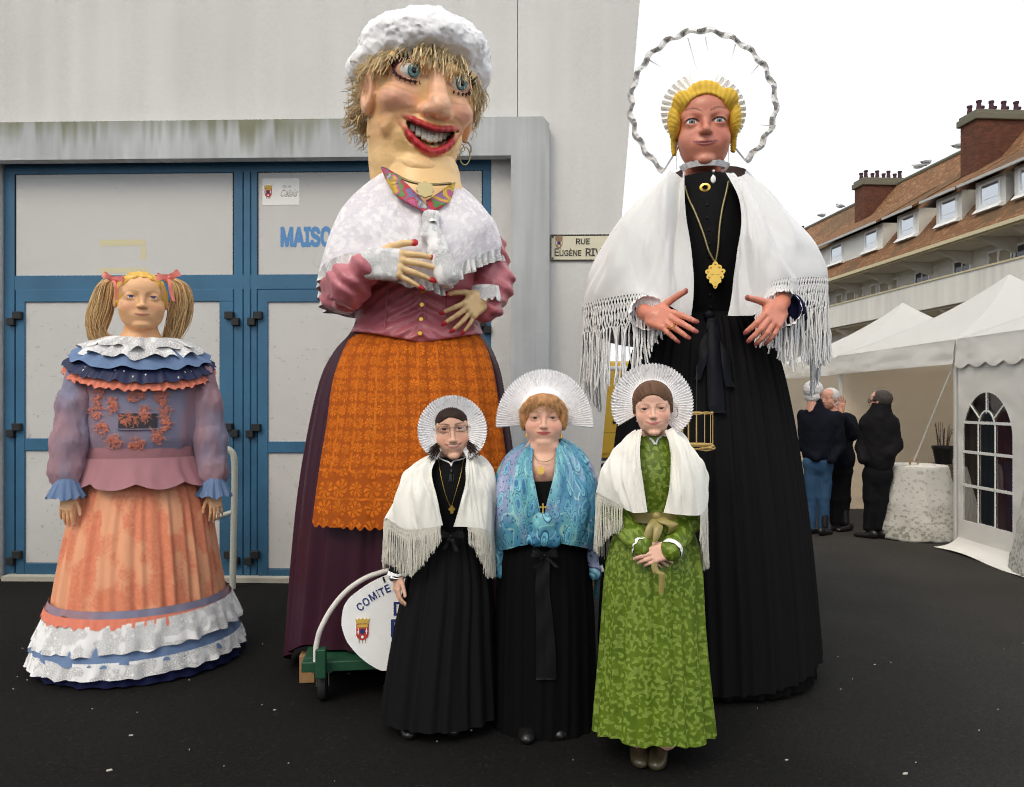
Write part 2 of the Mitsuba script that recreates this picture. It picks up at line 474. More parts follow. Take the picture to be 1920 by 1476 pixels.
mat('m_pupil', (0.004, 0.004, 0.005), 0.08, 0.5)
def f_concrete(p, n, uv):
    a = mikit.fbm(p.x * 3, p.y * 3, p.z * 3, octaves=4)
    low = sm(0.55, 0.0, p.z)
    m = 1.0 * sm(0.56, 0.76, mikit.fbm(p.x * 34, p.y * 34, p.z * 34 + 3, octaves=3) + 0.10 * low) + 0.45 * sm(0.52, 0.75, a + 0.16 * low)
    v = 0.52 + 0.16 * (a - 0.5)
    c = mi.Color3f(v, v * 0.97, v * 0.90)
    return mixc(c, mi.Color3f(0.11, 0.11, 0.065), dr.clip(mi.Float(0.5) * m, 0, 0.85))
mat('m_concrete', mikit.proc(f_concrete), 0.9, 0.15)
mat('m_stone_dark', (0.13, 0.11, 0.09), 0.9, 0.15)
mat('m_beam', (0.20, 0.17, 0.13), 0.9, 0.15)
# ---------------------------------------------------------------- ground
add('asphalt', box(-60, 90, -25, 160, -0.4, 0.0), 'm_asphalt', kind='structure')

# ---------------------------------------------------------------- the white building: its front lies in a plane turned a little
WB, WA = -0.031, 6.585
WL = math.hypot(1, WB)
WM = frame((0, WA, 0), np.array([1, WB, 0]) / WL, (0, 0, 1), np.array([WB, -1, 0]) / WL)     # a along the wall, b up, c out of the wall
WM[:3, 1] = (0, 0, 1)
def wuv(px, py, off=0.0):
    q = (px - CX) / F
    u = (q * WA - q * off / WL - off * WB / WL) / (1 / WL - q * WB / WL)
    Y = WA + u * WB / WL - off / WL
    return u, CZ - (py - HY) * Y / F
def wbox(x0, y0, x1, y1, o0, o1, c=0.0, z0=None):
    a0, za = wuv(x0, y0, o1); a1, _ = wuv(x1, y0, o1); _, zb = wuv(x1, y1, o1)
    lo = zb if z0 is None else z0
    return xf(box(a0, a1, lo, za, o0, o1, c), WM)
bld = thing('white_building', 'big white rendered building with grey concrete door surround and blue double doors', 'building')
def wpt(px, py): return wuv(px, py)
r_top = wpt(1200, 0); r_low = wpt(1127, 870)
sl = (r_top[0] - r_low[0]) / (r_top[1] - r_low[1])
edge = lambda z: r_low[0] + sl * (z - r_low[1])
ZT = 6.6
xo0, zo1 = wuv(958, 300)[0] + 0.03, wuv(500, 262)[1]
xl, _ = wuv(8, 600, -0.1)
u970 = wuv(970, 100)[0]
hole = sg.box(xl, -0.2, xo0, zo1)
ljoint = u970
left = sg.Polygon([(-12, 0), (ljoint - .003, 0), (ljoint - .003, ZT), (-12, ZT)]).difference(hole)
right = sg.Polygon([(ljoint + .003, 0), (edge(0), 0), (edge(ZT), ZT), (ljoint + .003, ZT)]).difference(hole)
add('wall', extr(left, -0.32, 0, WM), 'm_plaster', bld)
add('wall', extr(right, -0.32, 0, WM), 'm_plaster', bld, label='white wall panel right of the joint with leaning outer edge')
back = sg.Polygon([(-12, 0), (edge(0) - .02, 0), (edge(ZT) - .02, ZT - .02), (-12, ZT - .02)])
add('building_core', extr(back, -9, -0.325, WM), 'm_plaster', bld)
# grey surround: lintel band with a chamfered end, pillar below
a_end, _ = wuv(1030, 260, .1); a_ch, z_lt = wuv(1018, 219, .1); _, z_ch = wuv(1030, 233, .1); _, z_lb = wuv(960, 292, .1)
a_pl, _ = wuv(958, 600, .1)
lint = sg.Polygon([(-12, z_lb), (a_pl, z_lb), (a_pl, -.05), (a_end, -.05), (a_end, z_ch), (a_ch, z_lt), (-12, z_lt)])
add('door_surround', extr(lint, 0.002, 0.11, WM), 'm_lintel', bld, label='grey concrete door surround, its lintel streaked with green algae')
add('reveal', wbox(921, 285, 962, 1100, -0.32, -0.06, z0=-.05), 'm_plaster', bld)
add('sill', wbox(2, 1081, 925, 1100, -0.32, 0.03, z0=-.03), 'm_sill', bld)
# blue doors
DO = -0.075
def dbox(x0, y0, x1, y1, o1=DO, o0=-0.2, c=0.004): return wbox(x0, y0, x1, y1, o0, o1, c)
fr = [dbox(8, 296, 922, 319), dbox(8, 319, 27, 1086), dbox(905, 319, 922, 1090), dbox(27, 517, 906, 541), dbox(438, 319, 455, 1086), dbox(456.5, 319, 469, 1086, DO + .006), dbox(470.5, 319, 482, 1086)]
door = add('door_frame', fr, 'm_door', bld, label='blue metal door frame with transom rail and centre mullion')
add('transom_panel', wbox(26, 318, 439, 519, -.2, DO - .016), 'm_panel', door, label='white transom panel with old tape marks')
add('transom_panel', wbox(481, 318, 906, 520, -.2, DO - .016), 'm_panel', door, label='white transom panel with blue capital letters')
def gaskets(x0, y0, x1, y1, w=1.6):
    return [wbox(x0, y0, x1, y0 + w, -.1, DO - .006), wbox(x0, y0 + w, x0 + w, y1, -.1, DO - .006), wbox(x1 - w, y0 + w, x1, y1, -.1, DO - .006)]
add('gasket', gaskets(27, 319, 438, 517) + gaskets(482, 318, 905, 519), 'm_gasket', door)
def leaf(xa, xb, pa, pb, y1, y2, yb, name):
    yt = 543.5
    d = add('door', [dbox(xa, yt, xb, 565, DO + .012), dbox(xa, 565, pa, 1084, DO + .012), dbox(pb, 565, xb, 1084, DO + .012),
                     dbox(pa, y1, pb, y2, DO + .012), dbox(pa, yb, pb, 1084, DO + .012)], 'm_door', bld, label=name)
    add('door_panel', wbox(pa - 1, 564, pb + 1, y1 + 1, -.2, DO - .004), 'm_panel', d)
    add('door_panel', wbox(pa - 1, y2 - 1, pb + 1, yb + 1, -.2, DO - .004), 'm_panel', d)
    add('gasket', gaskets(pa, 565, pb, y1) + gaskets(pa, y2, pb, yb), 'm_gasket', d)
    return d
dl = leaf(29, 437, 46, 411, 822, 846, 1056, 'blue door leaf with two white panels, left of the mullion')
dr_ = leaf(483, 904, 502, 884, 828, 850, 1067, 'blue door leaf with two scuffed white panels, right of the mullion')
def hinge(px, py, s, d):
    m = [wbox(px - (11 if s < 0 else 5), py - 13, px + (5 if s < 0 else 11), py + 1, -.1, DO + .05, .004) if True else None,
         wbox(px + (2 if s < 0 else -16), py - 1, px + (16 if s < 0 else -2), py + 13, -.1, DO + .045, .004)]
    add('hinge', m, 'm_black', d)
for (x, y, s, d) in ((431, 597, -1, dl), (429, 807, -1, dl), (430, 1047, -1, dl), (27, 597, 1, dl), (26, 807, 1, dl), (26, 1047, 1, dl),
                     (479, 597, 1, dr_), (476, 808, 1, dr_), (473, 1047, 1, dr_), (905, 612, -1, dr_)):
    hinge(x, y, s, d)
def wtext(s, px, py, hpx, matn, parent, off, sx=1.0, name='lettering', shear=0.0, bold=True, dep=.003, widthpx=None, fat=0.0, **o):
    a, z = wuv(px, py, off); a2, z2 = wuv(px + 100, py - 100, off); k = (a2 - a) / 100
    m = text(s, hpx * (z2 - z) / 100, dep, bold, sx=sx)
    if fat:
        v, f = m; top = np.isclose(v[:, 2], v[:, 2].max()); tri = f[top[f].all(1)]
        g = unary_union([sg.Polygon(v[t, :2]).buffer(1e-5) for t in tri]).buffer(fat, join_style=2)
        m = extr(g, 0, dep)
    v, f = m; v = v.copy()
    if widthpx: v[:, 0] = (v[:, 0] - v[:, 0].min()) * widthpx * k / np.ptp(v[:, 0])
    v[:, 0] += shear * v[:, 1]
    v[:, 0] += a; v[:, 1] += z; v[:, 2] += off
    return add(name, xf((v, f), WM), matn, parent, **o)
wtext('MAISON', 526, 461, 33, 'm_letter_blue', door, DO - .0158, widthpx=117, fat=.0075)
# tape marks left on the transom
tp = [wbox(187, 450, 273, 461, -.1, DO - .0145), wbox(186, 503, 276, 512, -.1, DO - .0145), wbox(264, 462, 274, 488, -.1, DO - .0145)]
add('tape_mark', tp, 'm_tape', door)
# notice paper with crest
npap = thing('notice', 'small white paper notice with a crest stuck on the transom panel', 'notice')
add('sheet', wbox(492, 335, 561, 384, DO - .0155, DO - .013), 'm_paper', npap)
def crest(px, py, w, off, parent, at=None, k=None, gold='m_crest_gold', red='m_red'):
    """A shield with a crown: px, py its centre, w its width in the photograph."""
    if at is None:
        a, z = wuv(px, py, off); k = wuv(px + 100, py, off)[0] - a; k /= 100; M = WM @ frame((a, z, off), (1, 0, 0), (0, 1, 0), (0, 0, 1))
    else: M = at
    s = w * k
    th = np.linspace(0, np.pi, 15)
    sh = sg.Polygon([(-.5 * s, .55 * s), (.5 * s, .55 * s)] + [(.5 * s * np.cos(t) ** 1 if False else .5 * s * np.cos(t), -.25 * s - .5 * s * np.sin(t)) for t in th])
    c = add('crest', extr(sh, 0, .004, M), red, parent)
    cr = sg.Polygon([(-.5 * s, .58 * s), (.5 * s, .58 * s), (.58 * s, .98 * s), (.42 * s, .86 * s), (.3 * s, 1.02 * s), (.15 * s, .86 * s), (0, 1.04 * s), (-.15 * s, .86 * s), (-.3 * s, 1.02 * s), (-.42 * s, .86 * s), (-.58 * s, .98 * s)])
    add('crown', extr(cr, 0, .005, M), gold, c)
    ms = [sg.box(-.40 * s, -.12 * s, -.26 * s, -.02 * s).union(sg.box(-.36 * s, -.3 * s, -.30 * s, .2 * s)), sg.box(.26 * s, -.12 * s, .40 * s, -.02 * s).union(sg.box(.30 * s, -.3 * s, .36 * s, .2 * s)), sg.Point(0, -.5 * s).buffer(.11 * s)]
    add('charge', extr(unary_union(ms), .004, .0062, M), 'm_white', c)
    add('charge', extr(sg.Point(0, -.06 * s).buffer(.2 * s), .004, .0062, M), 'm_navy_ink', c)
    add('charge', extr(sg.box(-.44 * s, .26 * s, .44 * s, .5 * s), .004, .0062, M), gold, c)
    fr_ = [sg.box(x * s - .03 * s, -1.0 * s, x * s + .03 * s, -.62 * s) for x in (-.26, 0, .26)]
    add('fringe', extr(unary_union(fr_), 0, .003, M), 'm_crest_brown', c)
crest(503, 360, 13, DO - .0128, npap)
wtext('Calais', 525, 369, 13, 'm_grey_ink', npap, DO - .0128, widthpx=31, shear=.35, bold=False, dep=.001)
wtext('Ville de', 527, 352, 4.5, 'm_grey_ink', npap, DO - .0128, widthpx=18, shear=.35, bold=False, dep=.001)
# street sign
sgn = thing('street_sign', 'cream enamel street name sign on white wall beside grey pillar', 'street sign')
add('plate', wbox(1033, 441, 1168, 488, .001, .012, .003), 'm_sign', sgn)
rim = [wbox(1033, 440, 1168, 442, .012, .0135), wbox(1033, 487, 1168, 489, .012, .0135), wbox(1032, 440, 1034, 489, .012, .0135)]
add('rim', rim, 'm_ink', sgn)
crest(1048, 455, 13, .0125, sgn, gold='m_crest_brown', red='m_crest_brown')
wtext('RUE', 1080, 458, 10.5, 'm_ink', sgn, .0125, widthpx=26, bold=True)
wtext('E', 1040, 480, 14, 'm_ink', sgn, .0125, widthpx=8, bold=False)
wtext('UGÈNE', 1049, 480, 10.5, 'm_ink', sgn, .0125, widthpx=41, bold=True)
wtext('RIV', 1098, 480, 14, 'm_ink', sgn, .0125, widthpx=30, bold=True)
for yy in (443, 483): add('screw', wbox(1035, yy, 1038, yy + 3, .012, .016), 'm_ink', sgn)
# small bolt at the lintel's end
# handrail in front of the doors
Yr = 6.42
hr = [P(392, 843, Yr + .0), P(412, 843, Yr), P(424, 842, Yr), P(434, 847, Yr), P(439, 860, Yr), P(440, 900, Yr), P(438, 1000, Yr), P(436, 1112, Yr)]
hrail = thing('handrail', 'grey tubular handrail standing in front of the blue doors', 'handrail')
add('post', tube(hr, 0.026, 12, 60), 'm_rail', hrail, smooth=True)
add('rail', tube([P(395, 974, Yr), P(437, 960, Yr)], 0.02, 12, 6), 'm_rail', hrail, smooth=True)
add('rail', tube([P(230, 843, Yr), P(300, 843, Yr), P(393, 843, Yr)], 0.024, 12, 6), 'm_rail', hrail, smooth=True)
add('post', tube([P(232, 846, Yr), P(230, 1108, Yr)], 0.024, 12, 6), 'm_rail', hrail, smooth=True)

# ---------------------------------------------------------------- apartment building on the right, its front running away from the camera
BA, BB = 20.0, -0.074
BL = math.hypot(1, BB)
BMx = frame((BA, 0, 0), np.array([BB, 1, 0]) / BL, np.array([1, -BB, 0]) / BL, (0, 0, 1))      # t along the front, o into the building, z
def bt(px, o):
    q = (px - CX) / F                      # X = BA + (BB t + o)/L ; Y = (t - BB o)/L
    return (BA + o / BL + q * BB * o / BL) / ((q - BB) / BL)
def bz(px, py, o):
    t = bt(px, o); Y = (t - BB * o) / BL
    return CZ - (py - HY) * Y / F
def bb(t0, t1, o0, o1, z0, z1, c=0.0): return xf(box(min(t0, t1), max(t0, t1), o0, o1, z0, z1, c), BMx)
def f_tiles(p, n, uv):
    u, v = uv.x * 1.0, uv.y * 1.0
    row = dr.floor(v / 0.13); col = u / 0.17 + 0.5 * (row - 2 * dr.floor(row / 2))
    r = mikit.cell_rand(col, row, 1.0); r2 = mikit.cell_rand(col, row, 2.0)
    fv = v / 0.13 - row; fu = col - dr.floor(col)
    c = mixc(mi.Color3f(0.215, 0.105, 0.050), mi.Color3f(0.15, 0.080, 0.045), r)
    c = mixc(c, mi.Color3f(0.27, 0.16, 0.085), sm(0.7, 1.0, r2))
    moss = sm(0.55, 0.72, mikit.fbm(u * 0.5, v * 0.5, 3.0, octaves=3))
    c = mixc(c, mi.Color3f(0.10, 0.075, 0.045), moss * 0.6)
    return c * (1 - 0.5 * sm(0.16, 0.02, fv)) * (1 - 0.3 * sm(0.08, 0.0, fu))
def f_tiles_h(p, n, uv):
    row = dr.floor(uv.y / 0.13); return (1 - (uv.y / 0.13 - row)) + 0.4 * mikit.cell_rand(uv.x / 0.17 + 0.5 * (row - 2 * dr.floor(row / 2)), row, 4.0)
mat('m_tiles', mikit.proc(f_tiles), 0.85, 0.2, bump=mikit.proc(f_tiles_h, 0.01), scale=0.03)
def f_render(p, n, uv):
    a = mikit.fbm(p.y * 0.5, p.z * 0.6, p.x * .5, octaves=3); st = mikit.fbm(p.y * 4, p.z * 0.4, 2.0, octaves=2)
    v = 0.66 + 0.14 * (a - 0.5) + 0.12 * (st - 0.5)
    return mi.Color3f(v, v * 0.955, v * 0.86)
mat('m_render', mikit.proc(f_render), 0.85, 0.2)
def f_brick(p, n, uv):
    row = dr.floor(p.z / 0.075); col = (p.y + p.x) / 0.22 + 0.5 * (row - 2 * dr.floor(row / 2))
    r = mikit.cell_rand(col, row, 1.0)
    return mixc(mi.Color3f(0.155, 0.062, 0.040), mi.Color3f(0.095, 0.045, 0.032), r) * (1 - 0.35 * sm(0.15, 0.0, p.z / 0.075 - row))
mat('m_brick', mikit.proc(f_brick), 0.9, 0.15)
mat('m_pot', (0.075, 0.035, 0.045), 0.8, 0.2)
mat('m_cap', (0.16, 0.15, 0.11), 0.9, 0.15)
mat('m_trim', (0.70, 0.68, 0.62), 0.6, 0.3)
mat('m_trim_yellow', (0.55, 0.47, 0.30), 0.6, 0.3)
mat('m_gutter', (0.42, 0.42, 0.40), 0.5, 0.4)
mat('m_window_glass', (0.55, 0.57, 0.60), 0.04, 1.0, metal=0.85)
mat('m_window_dark', (0.05, 0.05, 0.06), 0.08, 0.6)
mat('m_shade_wall', (0.42, 0.36, 0.27), 0.85, 0.2)
apt = thing('apartment_building', 'long cream apartment building with brown tiled roof, dormers and brick chimneys', 'building')
t0, t1 = 22.0, 66.0
EO, EZ = -0.35, 7.95                     # eave
ROo, ROz = 4.5, 13.55                    # ridge
zr = lambda o: EZ + (o - EO) * (ROz - EZ) / (ROo - EO)
add('wall', [bb(t0, t1, 1.5, 9, 0, 7.9)], 'm_render', apt)
add('parapet', [bb(t0, t1, 0, 0.16, 5.45, 6.58), bb(t0, t1, 0, .16, 2.55, 3.6)], 'm_render', apt)
add('coping', [bb(t0, t1, -.05, 0.21, 6.583, 6.65)], 'm_trim_yellow', apt)
add('gallery_floor', [bb(t0, t1, .165, 1.495, 5.35, 5.55), bb(t0, t1, .165, 1.495, 2.45, 2.65)], 'm_shade_wall', apt)
add('soffit', [bb(t0, t1, EO + .12, 1.495, 7.80, 7.88)], 'm_render', apt)
# roof: slab whose top carries uv in metres
nr = math.hypot(ROo - EO, ROz - EZ)
def roof_slab(ta, tb, oa, za, ob, zb, th=.12):
    A = np.array([[ta, oa, za], [tb, oa, za], [tb, ob, zb], [ta, ob, zb]], float)
    nrm = np.array([0, -(zb - za), ob - oa]); nrm /= np.linalg.norm(nrm)
    Lr = math.hypot(ob - oa, zb - za)
    v = np.vstack([A, A - nrm * th]); f = [[0, 1, 2, 3], [7, 6, 5, 4], [0, 4, 5, 1], [1, 5, 6, 2], [2, 6, 7, 3], [3, 7, 4, 0]]
    V, Fq, U = [], [], []
    for q in f:
        b = len(V)
        for i in q: V.append(v[i]); U.append([v[i][0], (v[i][1] - oa) / max(ob - oa, 1e-6) * Lr + .001 * i])
        Fq += [[b, b + 1, b + 2], [b, b + 2, b + 3]]
    V = np.array(V); return (V @ BMx[:3, :3].T + BMx[:3, 3], np.array(Fq)), np.array(U)
m, u = roof_slab(t0, t1, EO, EZ, ROo, ROz)
roof = add('roof', m, 'm_tiles', apt, uv=u, label='steep brown tiled roof')
m, u = roof_slab(t0, t1, 2 * ROo + 1, EZ, ROo, ROz)
add('roof', m, 'm_tiles', apt, uv=u, label='far slope of the tiled roof')
add('ridge', xf(tube([(t0, ROo, ROz + .02), (t1, ROo, ROz + .02)], .12, 8, 4), BMx), 'm_cap', roof)
add('gutter', [bb(t0, t1, EO - .16, EO - .01, EZ - .16, EZ - .02), bb(t0, t1, EO - .005, EO + .1, EZ - .22, EZ - .06)], 'm_trim_yellow', roof)
for px in (1572, 1630, 1698, 1768, 1850, 1915):
    t = bt(px, .3)
    add('bracket', extr(sg.Polygon([(EO + .2, 7.79), (1.49, 7.79), (1.49, 7.2), (1.2, 7.3)]), -.12, .12, BMx @ frame((t, 0, 0), (0, 1, 0), (0, 0, 1), (1, 0, 0))), 'm_render', apt)
    add('bracket', extr(sg.Polygon([(.17, 5.34), (1.49, 5.34), (1.49, 4.7), (1.2, 4.8)]), -.12, .12, BMx @ frame((t, 0, 0), (0, 1, 0), (0, 0, 1), (1, 0, 0))), 'm_render', apt)
# dormers
def dormer(t_a, t_b, wins, zs=None):
    o_f, zb_, zt = 0.42, zr(.42) - .05, 10.05
    d = add('dormer', [bb(t_a, t_b, o_f, 3.0, zb_, zt)], 'm_trim', roof)
    m, u = roof_slab(t_a - .3, t_b + .3, o_f - .5, zt + .0, 2.9, zr(2.9) + .06, .09)
    add('dormer_roof', m, 'm_tiles', d, uv=u)
    add('dormer_gutter', [bb(t_a - .32, t_b + .32, o_f - .58, o_f - .5, zt - .1, zt)], 'm_gutter', d)
    for (c, w) in wins:
        f = add('window', [bb(c - w / 2 - .1, c + w / 2 + .1, o_f - .05, o_f - .002, zb_ + .22, zb_ + .32), bb(c - w / 2 - .1, c + w / 2 + .1, o_f - .05, o_f - .002, zt - .22, zt - .12),
                           bb(c - w / 2 - .1, c - w / 2, o_f - .05, o_f - .002, zb_ + .32, zt - .22), bb(c + w / 2, c + w / 2 + .1, o_f - .05, o_f - .002, zb_ + .32, zt - .22), bb(c - w / 2, c + w / 2, o_f - .03, o_f - .003, (zb_ + zt) / 2 - .17, (zb_ + zt) / 2 - .12)], 'm_white', roof)
        add('window_sill', xf(extr(sg.Polygon([(o_f - .25, zb_ + .02), (o_f - .002, zb_ + .02), (o_f - .002, zb_ + .20), (o_f - .08, zb_ + .2)]), c - w / 2 - .25, c + w / 2 + .25, frame((0, 0, 0), (0, 1, 0), (0, 0, 1), (1, 0, 0))), BMx), 'm_white', roof)
        add('window_glass', [bb(c - w / 2, c + w / 2, o_f - .02, o_f - .006, zb_ + .32, (zb_ + zt) / 2 - .17), bb(c - w / 2, c + w / 2, o_f - .02, o_f - .006, (zb_ + zt) / 2 - .12, zt - .22)], 'm_window_glass', roof)
tw = lambda px: bt(px, .42)
for px in (1702, 1779, 1857, 1934):
    dormer(tw(px) - .85, tw(px) + .85, [(tw(px), 1.0)])
dormer(tw(1655), tw(1535) + 2, [(tw(1634), 1.0), (tw(1569), 1.1)])
# gallery windows
for px, w, dark in ((1553, .5, 1), (1575, .55, 0), (1597, .8, 0), (1615, .5, 0), (1640, .5, 0), (1660, .8, 0), (1679, .5, 0), (1731, 1.0, 1), (1806, 1.0, 1), (1865, .5, 0), (1890, .8, 0), (1916, .9, 1)):
    t = bt(px, 1.5)
    k = add('gallery_window', [bb(t - w / 2 - .08, t - w / 2, 1.42, 1.498, 6.2, 7.45), bb(t + w / 2, t + w / 2 + .08, 1.42, 1.498, 6.2, 7.45), bb(t - w / 2 - .08, t + w / 2 + .08, 1.42, 1.498, 7.45, 7.55)] + ([bb(t - .03, t + .03, 1.44, 1.498, 6.2, 7.45)] if w > .9 else []), 'm_white', apt)
    add('pane', bb(t - w / 2, t + w / 2, 1.46, 1.494, 6.2, 7.45), 'm_window_dark' if dark else 'm_shade_wall', k)
for px, w in ((1568, 1.2), (1600, 1.4), (1650, 1.2), (1830, 1.6), (1880, 1.6)):
    t = bt(px, 1.5)
    k = add('gallery_window', [bb(t - w / 2 - .08, t + w / 2 + .08, 1.42, 1.498, 4.75, 4.83), bb(t - w / 2 - .08, t - w / 2, 1.42, 1.498, 3.2, 4.75), bb(t + w / 2, t + w / 2 + .08, 1.42, 1.498, 3.2, 4.75)], 'm_white', apt)
    add('pane', bb(t - w / 2, t + w / 2, 1.46, 1.494, 3.2, 4.75), 'm_window_dark', k)
def chimney(ta, tb, oa, ob, z0_, z1_, npot, lab):
    c = add('chimney', [bb(ta, tb, oa, ob, z0_, z1_, .01)], 'm_brick', apt, label=lab)
    add('chimney_cap', [bb(ta - .12, tb + .12, oa - .12, ob + .12, z1_ + .002, z1_ + .28, .02), bb(ta - .05, tb + .05, oa - .05, ob + .05, z1_ + .282, z1_ + .42, .02)], 'm_cap', c)
    for i in range(npot):
        for j in range(1):
            ct, co = ta + .25 + (tb - ta - .5) * (i % 2), oa + .25 + (ob - oa - .5) * (i // 2) / max(npot // 2 - 1, 1)
            add('chimney_pot', xf(lathe([(0.001, 0), (.12, 0), (.085, .36), (.11, .39), (.11, .47), (.001, .47)], 12, (ct, co, z1_ + .40)), BMx), 'm_pot', c, smooth=40)
T1 = bt(1641, 3.2); chimney(T1, T1 + 1.0, 2.55, 5.0, 10.8, 13.45, 8, 'brick chimney with row of pots, farther along the roof')
T2 = bt(1862, 2.6); chimney(T2, T2 + 1.1, 1.9, 4.6, 10.2, 13.35, 10, 'large brick chimney with row of pots, nearer')
T3 = bt(1500, 4.2); chimney(T3, T3 + 1.2, 3.6, 5.4, 12, 13.0, 6, 'brick chimney at the far end of the roof')
# gulls on the ridge
def gull(px, o, yaw, wing, lab):
    t = bt(px, o); b = np.array([t, o, ROz + .12]) if o > 4 else np.array([t, o, zr(o)])
    c = (BMx @ np.append(b, 1))[:3]
    R = rot('z', yaw)
    g = thing('gull', lab, 'bird', 'gulls along the roof ridge')
    s = 1.25
    M = frame(c + np.array([0, 0, .16 * s]), R[:, 0] * s, R[:, 1] * s, R[:, 2] * s)
    prims = [E((0, 0, .05), (.20, .09, .09), (.75, .75, .74), k=.03), E((.17, 0, .15), (.065, .055, .055), (.75, .75, .74), k=.04), C((-.14, 0, .07), (-.33, 0, .05), .05, .015, (.2, .2, .2), k=.02), C((.22, 0, .15), (.29, 0, .14), .016, .006, (.6, .4, .1), k=.004),
             C((.03, .03, -.02), (.03, .03, -.16), .012, .012, (.5, .3, .1), k=.005), C((.03, -.03, -.02), (.03, -.03, -.16), .012, .012, (.5, .3, .1), k=.005)]
    V, Fc, col = snets(prims, np.arange(-.4, .36, .02), np.arange(-.16, .17, .02), np.arange(-.2, .27, .02))
    add('body', xf((V, Fc), M), 'm_vc', g, smooth=True, color=col)
    for sd in (1, -1):
        W = [E((-.02, sd * .085, .07), (.2, .028, .07), (.33, .34, .36), k=.01)] if not wing else [C((.05, sd * .06, .1), (.0, sd * .34, .1 + .1 * wing), .045, .035, (.33, .34, .36), k=.02), C((.0, sd * .34, .1 + .1 * wing), (-.15, sd * .55, .08 + .1 * wing), .035, .012, (.2, .2, .2), k=.02)]
        V, Fc, col = snets(W, np.arange(-.3, .3, .02), np.arange(-.65, .66, .02), np.arange(-.1, .35, .02))
        add('wing', xf((V, Fc), M), 'm_vc', g, smooth=True, color=col)
for px, o, yaw, w, lab in ((1575, 4.5, 200, 0, 'grey gull on the far roof ridge, left of the middle chimney'), (1541, 4.5, 20, 0, 'grey gull on the farthest stretch of roof ridge'), (1722, 4.5, 150, 0, 'grey gull on the ridge just right of the middle chimney'),
                           (1737, 4.5, 15, 0, 'second grey gull right of the middle chimney'), (1797, 4.5, 10, 0, 'grey gull alone on the ridge between two chimneys'), (1824, 4.5, 170, .4, 'grey gull on the ridge left of the large chimney, wings half open'), (1838, 4.5, 20, 0, 'grey gull on the ridge next to the large chimney')):
    gull(px, o, yaw, w, lab)

# ---------------------------------------------------------------- marquee tents in a row along the street
scene['m_canvas'] = {'type': 'principledthin', 'base_color': rgb((0.80, 0.79, 0.76)), 'roughness': 0.6, 'spec_trans': 0.0, 'diff_trans': 0.8, 'eta': 1.3}
def f_cv(p, n, uv): return mikit.fbm(p.x * 2.0 + 0.7 * p.z, p.y * 2.0, p.z * 2.6, octaves=3)
scene['m_canvas_b'] = {'type': 'bumpmap', 'arbitrary': mikit.proc(f_cv, 0.01), 'scale': 0.05, 'bsdf': scene.pop('m_canvas')}
mat('m_canvas_wall', (0.70, 0.68, 0.64), 0.55, 0.35, bump=mikit.proc(f_cv, 0.01), scale=0.06)
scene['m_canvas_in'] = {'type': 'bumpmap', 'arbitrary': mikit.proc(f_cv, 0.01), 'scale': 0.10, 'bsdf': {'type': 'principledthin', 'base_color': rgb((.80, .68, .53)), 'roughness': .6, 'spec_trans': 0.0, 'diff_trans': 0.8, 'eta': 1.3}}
mat('m_pole', (0.62, 0.62, 0.60), 0.35, 0.5)
XT = 4.62
